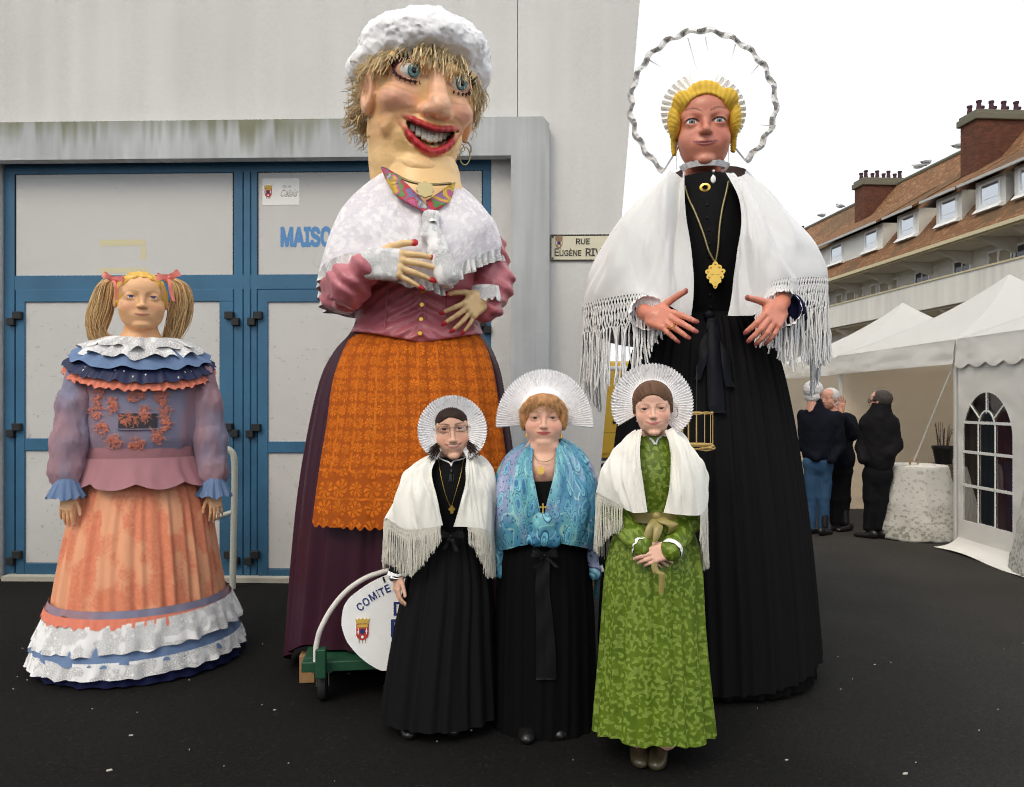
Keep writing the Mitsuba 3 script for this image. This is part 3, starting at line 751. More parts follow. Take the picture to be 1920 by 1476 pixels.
def tent(Y0, Y1, lab, west_open=True, X0=XT, X1=XT + 3.0, peak=3.08, scallop=False, north=True, xs=0.0):
    k = thing('marquee_tent', lab, 'tent', 'white marquee tents in a row')
    ze, zv = 2.16, 1.90
    cx, cy = (X0 + X1) / 2, (Y0 + Y1) / 2
    # roof: four sagging sides
    n, m = 24, 16
    ring = []
    per = [(X0, Y0), (X0, Y1), (X1, Y1), (X1, Y0), (X0, Y0)]
    for a, b in zip(per[:-1], per[1:]):
        for i in range(n): ring.append(np.array(a) + (np.array(b) - np.array(a)) * i / n)
    ring.append(np.array(per[0])); ring = np.array(ring)
    s = np.linspace(0, 1, m)
    Pt = np.zeros((len(ring), m, 3))
    Pt[..., :2] = ring[:, None] * (1 - s)[None, :, None] + np.array([cx, cy]) * s[None, :, None]
    Pt[..., 2] = ze + (peak - ze) * (0.72 * s + 0.28 * s ** 3)[None]
    add('roof', grid(Pt), 'm_canvas_b', k, smooth=35)
    # valance
    def val(a, b, wavy):
        a, b = np.array(a, float), np.array(b, float); N = 90
        tt = np.linspace(0, 1, N); L = np.linalg.norm(b - a)
        rows = np.linspace(0, 1, 10)
        Q = np.zeros((N, 10, 3)); d = (b - a) / L; nn = np.array([-d[1], d[0]])
        bot = zv - (0.05 * np.abs(np.sin(tt * L * np.pi / 0.28)) if wavy else 0 * tt)
        Q[..., :2] = a + (b - a) * tt[:, None, None]
        Q[..., 2] = ze + (bot[:, None] - ze) * rows[None]
        w = 0.02 * nfbm(np.stack([tt[:, None] * L * 1.5 + 0 * rows, rows[None] * 5 + 0 * tt[:, None], 0 * tt[:, None] + 0 * rows + Y0], -1), 3) * (0.3 + rows[None])
        Q[..., :2] += nn * w[..., None] * 1.2 + nn * .012 * rows[None, :, None]
        return solid(Q, .004)
    add('valance', [val((X0, Y0), (X0, Y1), scallop), val((X1, Y0), (X0, Y0), scallop)], 'm_canvas_wall', k, smooth=True)
    for (x, y) in ((X0 + .03, Y0 + .03), (X0 + .03, Y1 - .03), (X1 - .03, Y0 + .03), (X1 - .03, Y1 - .03)):
        add('pole', box(x - .022, x + .022, y - .022, y + .022, 0, ze, .004), 'm_pole', k)
    def wall(a, b, z0_, z1_, bs, seed):
        a, b = np.array(a, float), np.array(b, float); N, Mh = 70, 40
        Q = np.zeros((N, Mh, 3)); tt = np.linspace(0, 1, N)[:, None]; hh = np.linspace(0, 1, Mh)[None]
        L = np.linalg.norm(b - a); d = (b - a) / L; nn = np.array([-d[1], d[0]])
        Q[..., :2] = a + (b - a) * tt[..., None]; Q[..., 2] = z1_ + (z0_ - z1_) * hh
        w = 0.07 * (nfbm(np.stack([tt * L * .9 + 0 * hh, hh * 3 + tt, seed + 0 * tt + 0 * hh], -1), 3) - .5)
        Q[..., :2] += nn * w[..., None]
        add('side_wall', grid(Q), bs, k, smooth=True)
    if north: wall((X0 + .05, Y1 - .06), (X1, Y1 - .06), .0, ze, 'm_canvas_in', 3.0)
    wall((X1 - .05, Y0), (X1 - .05, Y1), .0, ze, 'm_canvas_in', 9.0)
    return k
tA = tent(8.30, 11.3, 'white marquee tent with its street side open, men standing before it')
tC = tent(11.4, 14.4, 'white marquee tent with pointed roof, farthest of the row', X0=XT + .12, X1=XT + 3.3, peak=3.12)
tB = tent(5.2, 8.26, 'white marquee tent with closed side and arched window, scalloped valance', scallop=True, north=False)
# the closed side of the near tent, with an arched window cut out
def arch(y0, y1, zb_, zs, zt):
    yc, w = (y0 + y1) / 2, (y1 - y0) / 2
    a = np.linspace(0, 1, 14)
    L = [(y0 + w * (1 - np.cos(t * np.pi / 2)) ** 1.0, zs + (zt - zs) * np.sin(t * np.pi / 2) ** 1.15) for t in a]
    Rr = [(2 * yc - y, z) for y, z in L[::-1]]
    return sg.Polygon([(y0, zb_)] + L + Rr[1:] + [(y1, zb_)])
yw = lambda px: XT * F / (px - CX)
wins = [(yw(1899), yw(1806), .30, 1.18, 1.60)]
wins.append((wins[0][0] - 1.15, wins[0][1] - 1.15, .30, 1.18, 1.60))
wallp = sg.box(5.25, 0.02, 8.24, 1.93)
for w in wins: wallp = wallp.difference(arch(*w))
cw = add('front_wall', extr(wallp, -.003, .003, frame((XT, 0, 0), (0, 1, 0), (0, 0, 1), (1, 0, 0))), 'm_canvas_wall', tB)
Qs = np.zeros((60, 8, 3)); ys_ = np.linspace(5.25, 8.24, 60)
for j in range(8):
    a = j / 7; Qs[:, j] = np.stack([XT - .004 - .24 * a ** 1.3 + 0 * ys_ - .03 * np.sin(ys_ * 3.1) * a, ys_, .10 * (1 - a) ** 2 + .012 * np.sin(ys_ * 5) * a + .012], -1)
add('mud_flap', solid(Qs, .004), 'm_canvas_wall', tB, smooth=True)
mat('m_bar', (0.72, 0.71, 0.68), 0.5, 0.35)
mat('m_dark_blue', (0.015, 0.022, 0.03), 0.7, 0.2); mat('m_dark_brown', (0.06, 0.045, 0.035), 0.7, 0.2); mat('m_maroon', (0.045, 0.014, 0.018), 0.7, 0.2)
for (y0, y1, zb_, zs, zt) in wins:
    wk = add('arched_window', extr(arch(y0, y1, zb_, zs, zt).buffer(.012), .002, .003, frame((XT + .004, 0, 0), (0, 1, 0), (0, 0, 1), (1, 0, 0))), 'm_vinyl', tB)
    yc = (y0 + y1) / 2; w = (y1 - y0)
    full = arch(y0, y1, zb_, zs, zt)
    bars = []
    for z in (.66, 1.0, 1.30): bars.append(sg.LineString([(y0 - .1, z), (y1 + .1, z)]).buffer(.014))
    ia = arch(yc - w * .17, yc + w * .17, zb_, 1.25, 1.42)
    bars.append(ia.boundary.buffer(.007))
    for dy, dz in ((0, .4), (.5, .22), (-.5, .22)): bars.append(sg.LineString([(yc + dy * w * .3, 1.40 - abs(dy) * .1), (yc + dy * w * 1.1, 1.40 + dz)]).buffer(.007))
    add('glazing_bar', extr(unary_union(bars).intersection(full), -.006, .001, frame((XT, 0, 0), (0, 1, 0), (0, 0, 1), (1, 0, 0))), 'm_bar', wk)
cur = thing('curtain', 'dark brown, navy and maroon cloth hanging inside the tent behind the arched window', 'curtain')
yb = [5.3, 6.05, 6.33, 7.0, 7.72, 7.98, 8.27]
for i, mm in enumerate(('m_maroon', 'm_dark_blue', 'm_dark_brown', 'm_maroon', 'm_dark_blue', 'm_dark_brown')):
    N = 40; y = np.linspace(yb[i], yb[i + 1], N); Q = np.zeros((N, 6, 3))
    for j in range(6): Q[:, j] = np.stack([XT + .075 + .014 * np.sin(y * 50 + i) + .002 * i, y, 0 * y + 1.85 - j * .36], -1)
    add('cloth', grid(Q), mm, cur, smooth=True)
# ---------------------------------------------------------------- concrete blocks, flower pot, guy rope
def block(cx, cy, r0, r1, h, nside, yaw, lab, m='m_concrete', seed=0):
    def prof(p):
        q = p.copy(); z = q[:, 2]
        a = np.arctan2(q[:, 1], q[:, 0]) - yaw; s = 2 * np.pi / nside
        a = (a + s / 2) % s - s / 2
        rad = np.hypot(q[:, 0], q[:, 1]) * np.cos(a)
        R = r0 + (r1 - r0) * np.clip(z / h, 0, 1)
        d1, d2 = rad - R, np.abs(z - h / 2) - h / 2
        k = .02
        d = np.where((d1 > -k) & (d2 > -k), np.hypot(np.maximum(d1 + k, 0), np.maximum(d2 + k, 0)) - k, np.maximum(d1, d2))
        nn = nfbm(q * 7 + seed, 4) - .5
        pit = np.clip(nnoise(q * 20 + seed) - .80, 0, 1) * np.clip(1.2 - z / h, 0, 1)
        return d * .9 + .035 * nn * np.clip(1.25 - z / h, .12, 1) + .09 * pit
    V, Fc, _ = snets([dict(t='f', f=prof, op='u', k=.001)], np.arange(-r0 * 1.25, r0 * 1.26, .022), np.arange(-r0 * 1.25, r0 * 1.26, .022), np.arange(-.06, h + .09, .022), False)
    V[:, 2] = np.maximum(V[:, 2] - .0, 0)
    add('concrete_block', (V + np.array([cx, cy, 0]), Fc), m, smooth=True, label=lab, cat='concrete block')
b1 = P(1716, 755, 8.95)
block(b1[0], 8.98, .50, .335, .80, 8, .2, 'big pale tapered concrete block with mossy stains at the tent corner', seed=3)
block(4.86, 6.85, .48, .34, .82, 8, .5, 'pale concrete block cut by the right edge of the picture', seed=11)
b2 = P(1768, 755, 9.9)
block(b2[0] + .1, 9.9, .36, .27, .74, 10, .1, 'dark brown weathered block behind the big pale one', 'm_stone_dark', seed=21)
mat('m_plastic_black', (0.012, 0.012, 0.013), 0.4, 0.4)
pot = thing('flower_pot', 'black flower pot with bare twigs standing on the dark block', 'flower pot')
pc = np.array([P(1769, 755, 9.85)[0], 9.85, .73])
add('pot', lathe([(.001, 0), (.09, 0), (.125, .20), (.135, .20), (.135, .235), (.115, .235), (.11, .18), (.001, .18)], 20, pc), 'm_plastic_black', pot, smooth=40)
rg = np.random.default_rng(5)
tw_ = []
for i in range(14):
    a = rg.uniform(0, 6.28); r = rg.uniform(.0, .07); e = rg.uniform(.0, .14)
    b = pc + [r * np.cos(a), r * np.sin(a), .18]; tw_.append([b, b + [e * np.cos(a) * .5, e * np.sin(a) * .5, rg.uniform(.14, .2)], b + [e * np.cos(a), e * np.sin(a), rg.uniform(.26, .36)]])
add('twigs', strands(np.array(tw_), np.linspace(.006, .003, 3)[None].repeat(14, 0)), 'm_stone_dark', pot, kind='stuff')
mat('m_rope', (0.62, 0.60, 0.54), 0.8, 0.2)
rp0, rp1 = np.array([b1[0] + .0, 8.98, .84]), np.array([XT + .02, 8.35, 1.92])
gr = thing('guy_rope', 'pale guy rope from the tent corner down to the concrete block', 'rope')
add('rope', tube([rp0, (rp0 + rp1) / 2, rp1], .011, 6, 8), 'm_rope', gr, smooth=True)
add('iron_ring', tube([rp0 + [.045 * np.cos(a), 0, -.02 + .05 * np.sin(a)] for a in np.linspace(0, 2 * np.pi, 16)], .012, 6), 'm_crest_brown', gr, smooth=True)
# ---------------------------------------------------------------- yellow van behind the building's corner
mat('m_van', (0.72, 0.42, 0.012), 0.3, 0.5, clearcoat=0.6)
van = thing('van', 'yellow delivery van parked beyond the white building corner', 'van')
vx0, vx1, vy = 1.42, 3.25, 13.6
def vround(x0, x1, y0, y1, z0, z1, r): 
    pr = [dict(t='b', c=np.array([(x0 + x1) / 2, (y0 + y1) / 2, (z0 + z1) / 2]), r=np.array([x1 - x0, y1 - y0, z1 - z0]) / 2, rd=r, op='u', k=.01)]
    return snets(pr, np.arange(x0 - .1, x1 + .15, .05), np.arange(y0 - .1, y1 + .2, .08), np.arange(z0 - .1, z1 + .15, .05), False)[:2]
add('body', vround(vx0, vx1, vy, vy + 4.2, .38, 2.22, .14), 'm_van', van, smooth=True)
add('rear_door', [box(vx0 + .10, (vx0 + vx1) / 2 - .006, vy - .022, vy + .03, .62, 2.02, .015)], 'm_van', van)
add('rear_door', [box((vx0 + vx1) / 2 + .006, vx1 - .10, vy - .022, vy + .03, .62, 2.02, .015)], 'm_van', van)
add('door_handle', [box(vx0 + .30, vx0 + .46, vy - .045, vy - .023, 1.14, 1.19, .008)], 'm_black', van)
add('seam', [box(vx0 + .45, vx0 + .456, vy - .0235, vy - .021, .66, 2.0), box(vx0 + .12, vx1 - .12, vy - .0235, vy - .021, .98, .986)], 'm_black', van)
add('bumper', [box(vx0 + .02, vx1 - .02, vy - .08, vy + .05, .36, .56, .03)], 'm_black', van)
add('bumper_strip', [box(vx0 + .06, vx1 - .06, vy - .092, vy - .081, .47, .51)], 'm_white', van)
add('roof_trim', [box(vx0 + .08, vx1 - .08, vy - .03, vy + .06, 2.05, 2.12, .02)], 'm_white', van)
for x in (vx0 + .02, vx1 - .12): add('tail_light', box(x, x + .1, vy - .03, vy + .02, 1.0, 1.4, .01), 'm_red', van)
for x in (vx0 + .12, vx1 - .3):
    for y in (vy + .8, vy + 3.3):
        w = add('wheel', xf(lathe([(.001, -.1), (.30, -.1), (.33, -.06), (.33, .06), (.30, .1), (.001, .1)], 24), frame((x + .09, y, .33), (0, 1, 0), (0, 0, 1), (1, 0, 0))), 'm_black', van, smooth=40)
        add('rim', xf(lathe([(.001, -.11), (.18, -.11), (.2, -.07), (.2, .07), (.18, .11), (.001, .11)], 16), frame((x + .09, y, .33), (0, 1, 0), (0, 0, 1), (1, 0, 0))), 'm_silver', w, smooth=40)
# ---------------------------------------------------------------- litter on the asphalt
rg = np.random.default_rng(8)
bits = []
def scrap(c, s, a, seed):
    rr = np.random.default_rng(seed); n = 7; t = np.linspace(0, 2 * np.pi, n, endpoint=False)
    r = s * rr.uniform(.6, 1.1, n); v = np.stack([r * np.cos(t), .45 * r * np.sin(t), 0 * t + .004 + .25 * s * rr.uniform(0, .5, n)], -1) @ rot('z', a).T
    v = np.vstack([v, v * [1, 1, 0] + [0, 0, .001], [[0, 0, .004 + s * .2]]]) + np.array([c[0], c[1], 0])
    f = [[i, (i + 1) % n, 2 * n] for i in range(n)] + [[n + i, n + (i + 1) % n, (i + 1) % n] for i in range(n)] + [[n + i, (i + 1) % n, i] for i in range(n)]
    return v, np.array(f)
def gpt(px, py):
    Y = CZ * F / (py - HY); return (px - CX) * Y / F, Y
for i in range(45):
    px, py = rg.uniform(0, 1920), 1040 + 430 * rg.random() ** .8
    if 1520 < px or py > 1250 or px < 1: bits.append(scrap(gpt(px, py), rg.uniform(.002, .006), rg.uniform(0, 360), i))
    else: bits.append(scrap(gpt(px, py + 120), rg.uniform(.003, .007), rg.uniform(0, 360), i))
mat('m_litter', (0.42, 0.40, 0.35), 0.8, 0.2)
add('ground_litter', cat_mesh(bits), 'm_litter', kind='stuff', label='tiny pale bits of litter scattered on the asphalt', cat='litter')
for px, py, s, lab in ((204, 1446, .016, 'white paper scrap lying on the asphalt near the lower left corner'), (1697, 1452, .015, 'pale paper scrap on the asphalt near the lower right corner'), (246, 1380, .011, 'small paper scrap on the asphalt in front of the small doll'), (515, 1332, .008, 'tiny paper scrap on the asphalt left of the castor wheel'), (1640, 1247, .009, 'white bit of paper on the asphalt below the big concrete block'), (1475, 1426, .011, 'paper scrap on the asphalt right of the green dress hem')):
    add('paper_scrap', scrap(gpt(px, py), s, 20, int(px)), 'm_litter', label=lab, cat='paper scrap')
# ---------------------------------------------------------------- heads, hands, cloth
def paint2d(pts, r, col, k=.01, w=.9, y=-.05):
    pts = np.array(pts, float)
    def f(p):
        d = np.full(len(p), 9.0); q = p[:, [0, 2]]
        for i in range(len(pts) - 1):
            a, ab = pts[i], pts[i + 1] - pts[i]
            h = np.clip(((q - a) @ ab) / (ab @ ab), 0, 1)
            d = np.minimum(d, np.linalg.norm(q - a - h[:, None] * ab, axis=1) - r * (1 - .5 * (i + h) / (len(pts) - 1)))
        return np.where(p[:, 1] < y, d, 9.0)
    return dict(t='f', f=f, op='p', k=k, col=np.array(col), w=w)
V3 = lambda *a: np.array(a, float)
teeth_at = []
def face_prims(skin, lip=(.5, .2, .18), brow=None, eye_dx=.145, eye_z=0.0, slot=(.072, .024), fw=1.0, jw=1.0, jaw_z=-.30, chin_z=-.43, nose_l=1.0, nose_w=1.0, mouth_w=.10, mouth_z=-.275, smile=0.0, teeth=False,
               lip_t=1.0, brow_z=.095, brow_arc=.03, brow_r=.012, blush=None, ears=True, neck=(.19, .22, -.95), cheek=1.0, dark=(.12, .04, .03), lid=None, neck_y=(.10, .17), ridge=1.0, nzb=-.15, lash=None):
    s = np.array(skin); L = []
    L += [E((0, .08, .14), (.36, .42, .365), s), E((0, -.07, -.12), (.30 * fw, .30, .36), s, k=.08), E((0, -.11, jaw_z), (.23 * jw, .23, .19), s, k=.09), E((0, -.29, chin_z), (.10 * jw, .085, .065), s, k=.07),
          E((0, -.12, .20), (.29, .26, .22), s, k=.10)]
    if neck: L += [C((0, neck_y[0], -.30), (0, neck_y[1], neck[2]), neck[0], neck[1], s, k=.05)]
    for q in (-1, 1):
        L += [E((q * .175 * fw, -.225, -.14), (.10 * cheek, .085 * cheek, .10 * cheek), s, k=.10),
              C((q * .23, -.27, eye_z + .075), (q * .06, -.345, eye_z + .062), (.035 * ridge), .03 * ridge, s, k=.07),
              E((q * eye_dx, -.405, eye_z), (.09, .085, .05), None, k=.06, op='s')]
    L += [C((0, -.345, eye_z + .04), (0, -.405 - .04 * nose_l, nzb + .015), .030 * nose_w, .042 * nose_w, s, k=.06), E((0, -.412 - .04 * nose_l, nzb), (.05 * nose_w, .045, .04), s, k=.03)]
    for q in (-1, 1):
        L += [E((q * .052 * nose_w, -.39, nzb - .01), (.034, .045, .03), s, k=.025), E((q * .026 * nose_w, -.425, nzb - .042), (.013, .02, .010), dark, k=.010, op='s'),
              E((q * eye_dx, -.272, eye_z), .089, s if lid is None else lid, k=.03)]
    L += [E((0, -.30, mouth_z), (.15, .085, .085), s, k=.07)]
    base = list(L)
    def front(x, z):
        y = np.arange(-.62, -.12, .003); p = np.stack([np.full_like(y, x), y, np.full_like(y, z)], -1)
        d = sdf(base, p); i = np.nonzero(d < 0)[0]
        return y[i[0]] if len(i) else -.2
    n = 9
    xs_ = np.linspace(-mouth_w, mouth_w, n); lift = lambda x: smile * (x / mouth_w) ** 2
    th = lambda x: (1 - .72 * abs(x / mouth_w) ** 1.8) * lip_t
    op = .013 if teeth else 0.0
    for z, r in ((.015 + op, .018), (-.018 - op, .022)):
        pt = [V3(x, front(x, mouth_z + lift(x) + z * th(x)) + r * th(x) * .45, mouth_z + lift(x) + z * th(x)) for x in xs_]
        for i in range(n - 1): L += [C(pt[i], pt[i + 1], r * th(xs_[i]), r * th(xs_[i + 1]), lip, k=.006)]
    pts = [V3(x, front(x, mouth_z + lift(x)) - .004, mouth_z + lift(x)) for x in xs_ * 1.03]
    if teeth: teeth_at.append((pts, mouth_w))
    for a, b in zip(pts[:-1], pts[1:]):
        g = (lambda x: max(.005, (.017 if teeth else .005) * (1 - (x / mouth_w) ** 2)))
        L += [C(a, b, g(a[0]), g(b[0]), dark, k=.005, op='s')]
    if ears:
        for q in (-1, 1): L += [E((q * .345 * (1 if fw <= 1.05 else fw * .95), .05, -.02), (.035, .07, .105), s, k=.03), E((q * .375 * (1 if fw <= 1.05 else fw * .95), .02, -.01), (.02, .04, .065), None, k=.02, op='s')]
    for q in (-1, 1): L += [E((q * eye_dx, -.37, eye_z - .002), (slot[0], .075, slot[1]), None, k=.008, op='s')]
    # paint: lips, cheeks, lids, brows
    if blush is not None:
        for q in (-1, 1): L += [E((q * .19, -.33, -.13), (.10, .12, .08), blush, k=.10, op='p', w=.6)]
    L += [E((q * .026 * nose_w, -.425, nzb - .044), (.012, .02, .008), dark, k=.012, op='p', w=.45) for q in (-1, 1)]
    L += [C(a, b, .008 if not teeth else .012, None, dark, k=.008, op='p', w=.85) for a, b in zip(pts[:-1], pts[1:])]
    if lash is not None:
        for q in (-1, 1):
            L += [paint2d([(q * eye_dx + u * slot[0] * 1.05, eye_z + slot[1] * 1.05 * (1 - u * u) + .004) for u in np.linspace(-1, 1, 7)], .007, lash, .007, .85)]
    if brow is not None:
        for q in (-1, 1):
            xs = np.linspace(.055, .235, 5)
            bp = [(q * x, eye_z + brow_z + brow_arc * math.sin((x - .055) / .18 * math.pi * .75)) for x in xs]
            L += [paint2d(bp, brow_r, brow, .010)]
    return L

def eyes(parent, o, s, M, eye_dx, eye_z=0.0, iris=(.1, .2, .35), gaze=(0, -1, 0), r=.077, y=-.272, ia=27, nx=(1, 1, 1), pupil=12, name='eye'):
    nx = np.array(nx, float)
    for q in (-1, 1):
        c = np.array([q * eye_dx, y, eye_z]) * nx
        W = lambda v: (v * s) @ M.T + o
        v, f = ico((0, 0, 0), r, 3)
        k = add(name, (W(v + c), f), 'm_eye_white', parent, smooth=True)
        g = np.array(gaze, float); g /= np.linalg.norm(g)
        a = np.cross(g, [0, 0, 1]); a /= np.linalg.norm(a); b = np.cross(a, g)
        for nm, ang, rr, m in (('iris', ia, 1.018, None), ('pupil', pupil, 1.032, 'm_pupil')):
            n = 24; th = np.linspace(0, 2 * np.pi, n, endpoint=False)
            V = [g * r * rr]
            for fr in (.35, .7, 1.0, 1.0):
                al = math.radians(ang) * fr
                for t in th: V.append((g * math.cos(al) + (a * math.cos(t) + b * math.sin(t)) * math.sin(al)) * r * rr * (1 if len(V) <= 3 * n else .95))
            V = np.array(V); Fc = [[0, 1 + i, 1 + (i + 1) % n] for i in range(n)]
            for l in range(3): Fc += [[1 + l * n + i, 1 + (l + 1) * n + i, 1 + (l + 1) * n + (i + 1) % n] for i in range(n)] + [[1 + l * n + i, 1 + (l + 1) * n + (i + 1) % n, 1 + l * n + (i + 1) % n] for i in range(n)]
            if nm == 'iris':
                base = np.array(iris); dist = np.concatenate([[0], np.repeat([.35, .7, 1, 1], n)])
                rgs = np.random.default_rng(3).uniform(.7, 1.25, len(V))
                colr = np.clip(base * rgs[:, None] * np.where(dist > .9, .35, 1.0)[:, None], 0, 1)
                add('iris', (W(V + c), np.array(Fc)), 'm_vc_paint', k, smooth=True, color=colr)
            else: add('pupil', (W(V + c), np.array(Fc)), m, k, smooth=True)

def hand_prims(o, fwd, thumb, L, skin, curl=(20, 25, 15), spread=4, tcurl=(45, 20, 10), nail=None, nail_len=1.0, fat=1.0, curls=None, ring=None, k=.02):
    """A hand from the wrist o: fwd = along the palm, thumb = towards the thumb's side; the back of the hand lies along fwd x thumb (for a right hand seen from its back the thumb is on the left)."""
    f = np.array(fwd, float); f /= np.linalg.norm(f)
    t = np.array(thumb, float); t -= f * (t @ f); t /= np.linalg.norm(t)
    return f, t

def hand(o, fwd, thumb, back, L, skin, curls=((15, 20, 15),) * 4, spread=(8, 2, -3, -9), th=(50, 15, 15, 15), nail=None, nail_len=1.0, fat=1.0, k=.018, palm_t=1.0, nail_w=1.0):
    f = np.array(fwd, float); f /= np.linalg.norm(f)
    b = np.array(back, float); b -= f * (b @ f); b /= np.linalg.norm(b)
    t = np.array(thumb, float); t -= f * (t @ f) + b * (t @ b); t /= np.linalg.norm(t)
    M = np.stack([f, t, b], 1)
    s = np.array(skin); Q = []
    Q += [dict(t='b', c=V3(.29, .0, 0), r=V3(.24, .205, .075 * palm_t) * 1.0, rd=.072 * min(palm_t, 1), op='u', k=k, col=s), C((-.10, 0, 0), (.12, 0, 0), .13 * fat, .12 * fat, s, k=.06),
          E((.22, .15, -.035), (.16, .085, .07), s, k=.05), E((.2, -.14, -.03), (.15, .07, .06), s, k=.04)]
    ys, ln = (.155, .053, -.052, -.152), (.40, .455, .42, .33)
    for i in range(4):
        p = V3(.50 + (-.005, .02, .0, -.04)[i], ys[i], .012); r = (.052, .054, .05, .043)[i] * fat
        a0 = 0.0; sp = math.radians(spread[i])
        Q.append(E(p + V3(-.005, 0, .02), (.05, .045, .04), s, k=.03))
        for j, fr in enumerate((.46, .30, .24)):
            a0 += math.radians(curls[i][j])
            d = V3(math.cos(a0) * math.cos(sp), math.cos(a0) * math.sin(sp), -math.sin(a0))
            e = p + d * ln[i] * fr
            Q.append(C(p, e, r * (1 - .09 * j), r * (1 - .09 * (j + 1)), s, k=.012 if j == 0 else .008))
            last = (p, e, d, a0)
            p = e
        if nail is not None:
            up = V3(math.sin(a0), 0, math.cos(a0))
            Rn = np.stack([d, np.cross(up, d), up], 1)
            Q.append(E(p + d * (.02 + .03 * (nail_len - 1)) + up * r * .42, (.055 * nail_len, r * .72 * nail_w, r * .45), nail, k=.004, R=Rn))
    az, dn = math.radians(th[0]), math.radians(th[1])
    p = V3(.13, .13, -.03)
    for j, (fr, r) in enumerate(((.21, .068), (.19, .056), (.14, .05))):
        if j: az -= math.radians(th[1 + j])
        d = V3(math.cos(az) * math.cos(dn), math.sin(az) * math.cos(dn), -math.sin(dn))
        e = p + d * fr
        Q.append(C(p, e, r * fat, r * fat * .92, s, k=.03 if j == 0 else .01)); p = e
    if nail is not None:
        up = V3(0, 0, 1) - d * d[2]; up /= np.linalg.norm(up)
        up = up * .75 + np.cross(d, up) * .66 * 0; Rn = np.stack([d, np.cross(up, d), up], 1)
        Q.append(E(p + d * (.012 + .02 * (nail_len - 1)) + up * .022, (.045 * nail_len, .033 * nail_w, .022), nail, k=.004, R=Rn))
    return place(Q, o, L, M)

def mesh_sdf(prims, lo, hi, step, color=True):
    return snets(prims, np.arange(lo[0], hi[0] + step, step), np.arange(lo[1], hi[1] + step, step), np.arange(lo[2], hi[2] + step, step), color)

def pleat(th, v, n, seed, drift=.6):
    r = np.random.default_rng(seed); out = 0
    for m, w in ((n, .55), (max(2, int(n * .62)), .35), (int(n * 1.55), .25), (max(1, int(n * .3)), .25)):
        ph = r.uniform(0, 6.28); dd = r.normal() * drift
        out = out + w * np.cos(m * th + ph + dd * v + .9 * np.sin(th * 2 + ph) + .5 * np.sin(3 * th + 5 * v + ph))
    return out

def loft(rows, Yc, n=240, m=80, amp=None, npl=24, seed=1, hemw=0.0, warp=None, dy=0.0, sharp=0.0, drift=.6):
    """A skirt-like sheet: rows of (py, xl, xr, depth ratio[, pleat depth]) in the photograph at the distance Yc."""
    R = np.array([list(r) + [0.02] * (5 - len(r)) for r in rows], float)
    A = np.array([P(r[1], r[0], Yc) for r in R]); B = np.array([P(r[2], r[0], Yc) for r in R])
    z = (A[:, 2] + B[:, 2]) / 2; cx = (A[:, 0] + B[:, 0]) / 2; rx = (B[:, 0] - A[:, 0]) / 2; ry = rx * R[:, 3]
    t = np.concatenate([[0], np.cumsum(np.abs(np.diff(z)) + 1e-3)]); t /= t[-1]
    vv = np.linspace(0, 1, m)
    z, cx, rx, ry, am = (PchipInterpolator(t, a)(vv) for a in (z, cx, rx, ry, R[:, 4]))
    th = np.linspace(-np.pi, np.pi, n)
    TH, V = np.meshgrid(th, vv, indexing='ij')
    pl = pleat(TH, V, npl, seed, drift)
    if sharp: pl = np.sign(pl) * np.abs(pl) ** (1 - sharp)
    f = 1 + am[None] * pl
    if warp is not None: f = f + warp(TH, V)
    Pt = np.stack([cx[None] + rx[None] * f * np.sin(TH), Yc + dy - ry[None] * f * np.cos(TH), np.broadcast_to(z, TH.shape)], -1).copy()
    if hemw: Pt[..., 2] += hemw * V ** 6 * pleat(TH, V * 0, npl, seed + 9)
    uv = np.stack([TH * rx.max(), V * (z[0] - z[-1])], -1)
    return Pt, uv

def ruffle(cx, cy, rx0, ry0, z0, rx1, ry1, z1, n=46, amp=.05, seed=1, nth=420, m=14, a0=-np.pi, a1=np.pi, wav=.012, sag=None):
    """A gathered band between two rings."""
    th = np.linspace(a0, a1, nth); v = np.linspace(0, 1, m)
    TH, V = np.meshgrid(th, v, indexing='ij')
    p = pleat(TH, V * .4, n, seed, .3)
    f = 1 + amp * p * (.15 + .85 * V)
    rx, ry = rx0 + (rx1 - rx0) * V, ry0 + (ry1 - ry0) * V
    z = z0 + (z1 - z0) * V + wav * V * pleat(TH, V * 0, int(n * .8), seed + 4, 0)
    if sag is not None: z = z + sag(TH)
    Pt = np.stack([cx + rx * f * np.sin(TH), cy - ry * f * np.cos(TH), z], -1)
    return Pt, np.stack([TH * max(rx1, rx0), V * (abs(z1 - z0) + abs(rx1 - rx0) * .5)], -1)

def f_lace(p, n, uv):
    u, v = uv.x * 75, uv.y * 75
    a, b, r = mikit.voronoi(u, v)
    th = sm(0.20, 0.06, b - a)
    fl = sm(0.5, 0.62, mikit.fbm(uv.x * 22, uv.y * 22, 1.0, octaves=2))
    w = 0.50 + 0.30 * dr.maximum(th, fl)
    return mi.Color3f(w, w * .99, w * .985)
def f_lace_h(p, n, uv):
    a, b, r = mikit.voronoi(uv.x * 75, uv.y * 75)
    return sm(0.22, 0.04, b - a) + sm(0.5, 0.62, mikit.fbm(uv.x * 22, uv.y * 22, 1.0, octaves=2))
mat('m_lace', mikit.proc(f_lace), 0.85, 0.15, bump=mikit.proc(f_lace_h, 2e-3), scale=0.003)
def f_weave_h(p, n, uv): return nz(uv.x * 300, uv.y * 300)
mat('m_cloth_white', (.80, .79, .78), 0.85, 0.2)
mat('m_cloth_cream', (.78, .76, .70), 0.8, 0.2)
mat('m_cloth_black', (.0075, .0072, .008), 0.75, 0.07)
mat('m_cloth_black2', (.0045, .0045, .005), 0.8, 0.05)
mat('m_satin_black', (.006, .006, .007), 0.45, 0.16)
mat('m_navy', (.007, .009, .036), 0.8, 0.08)
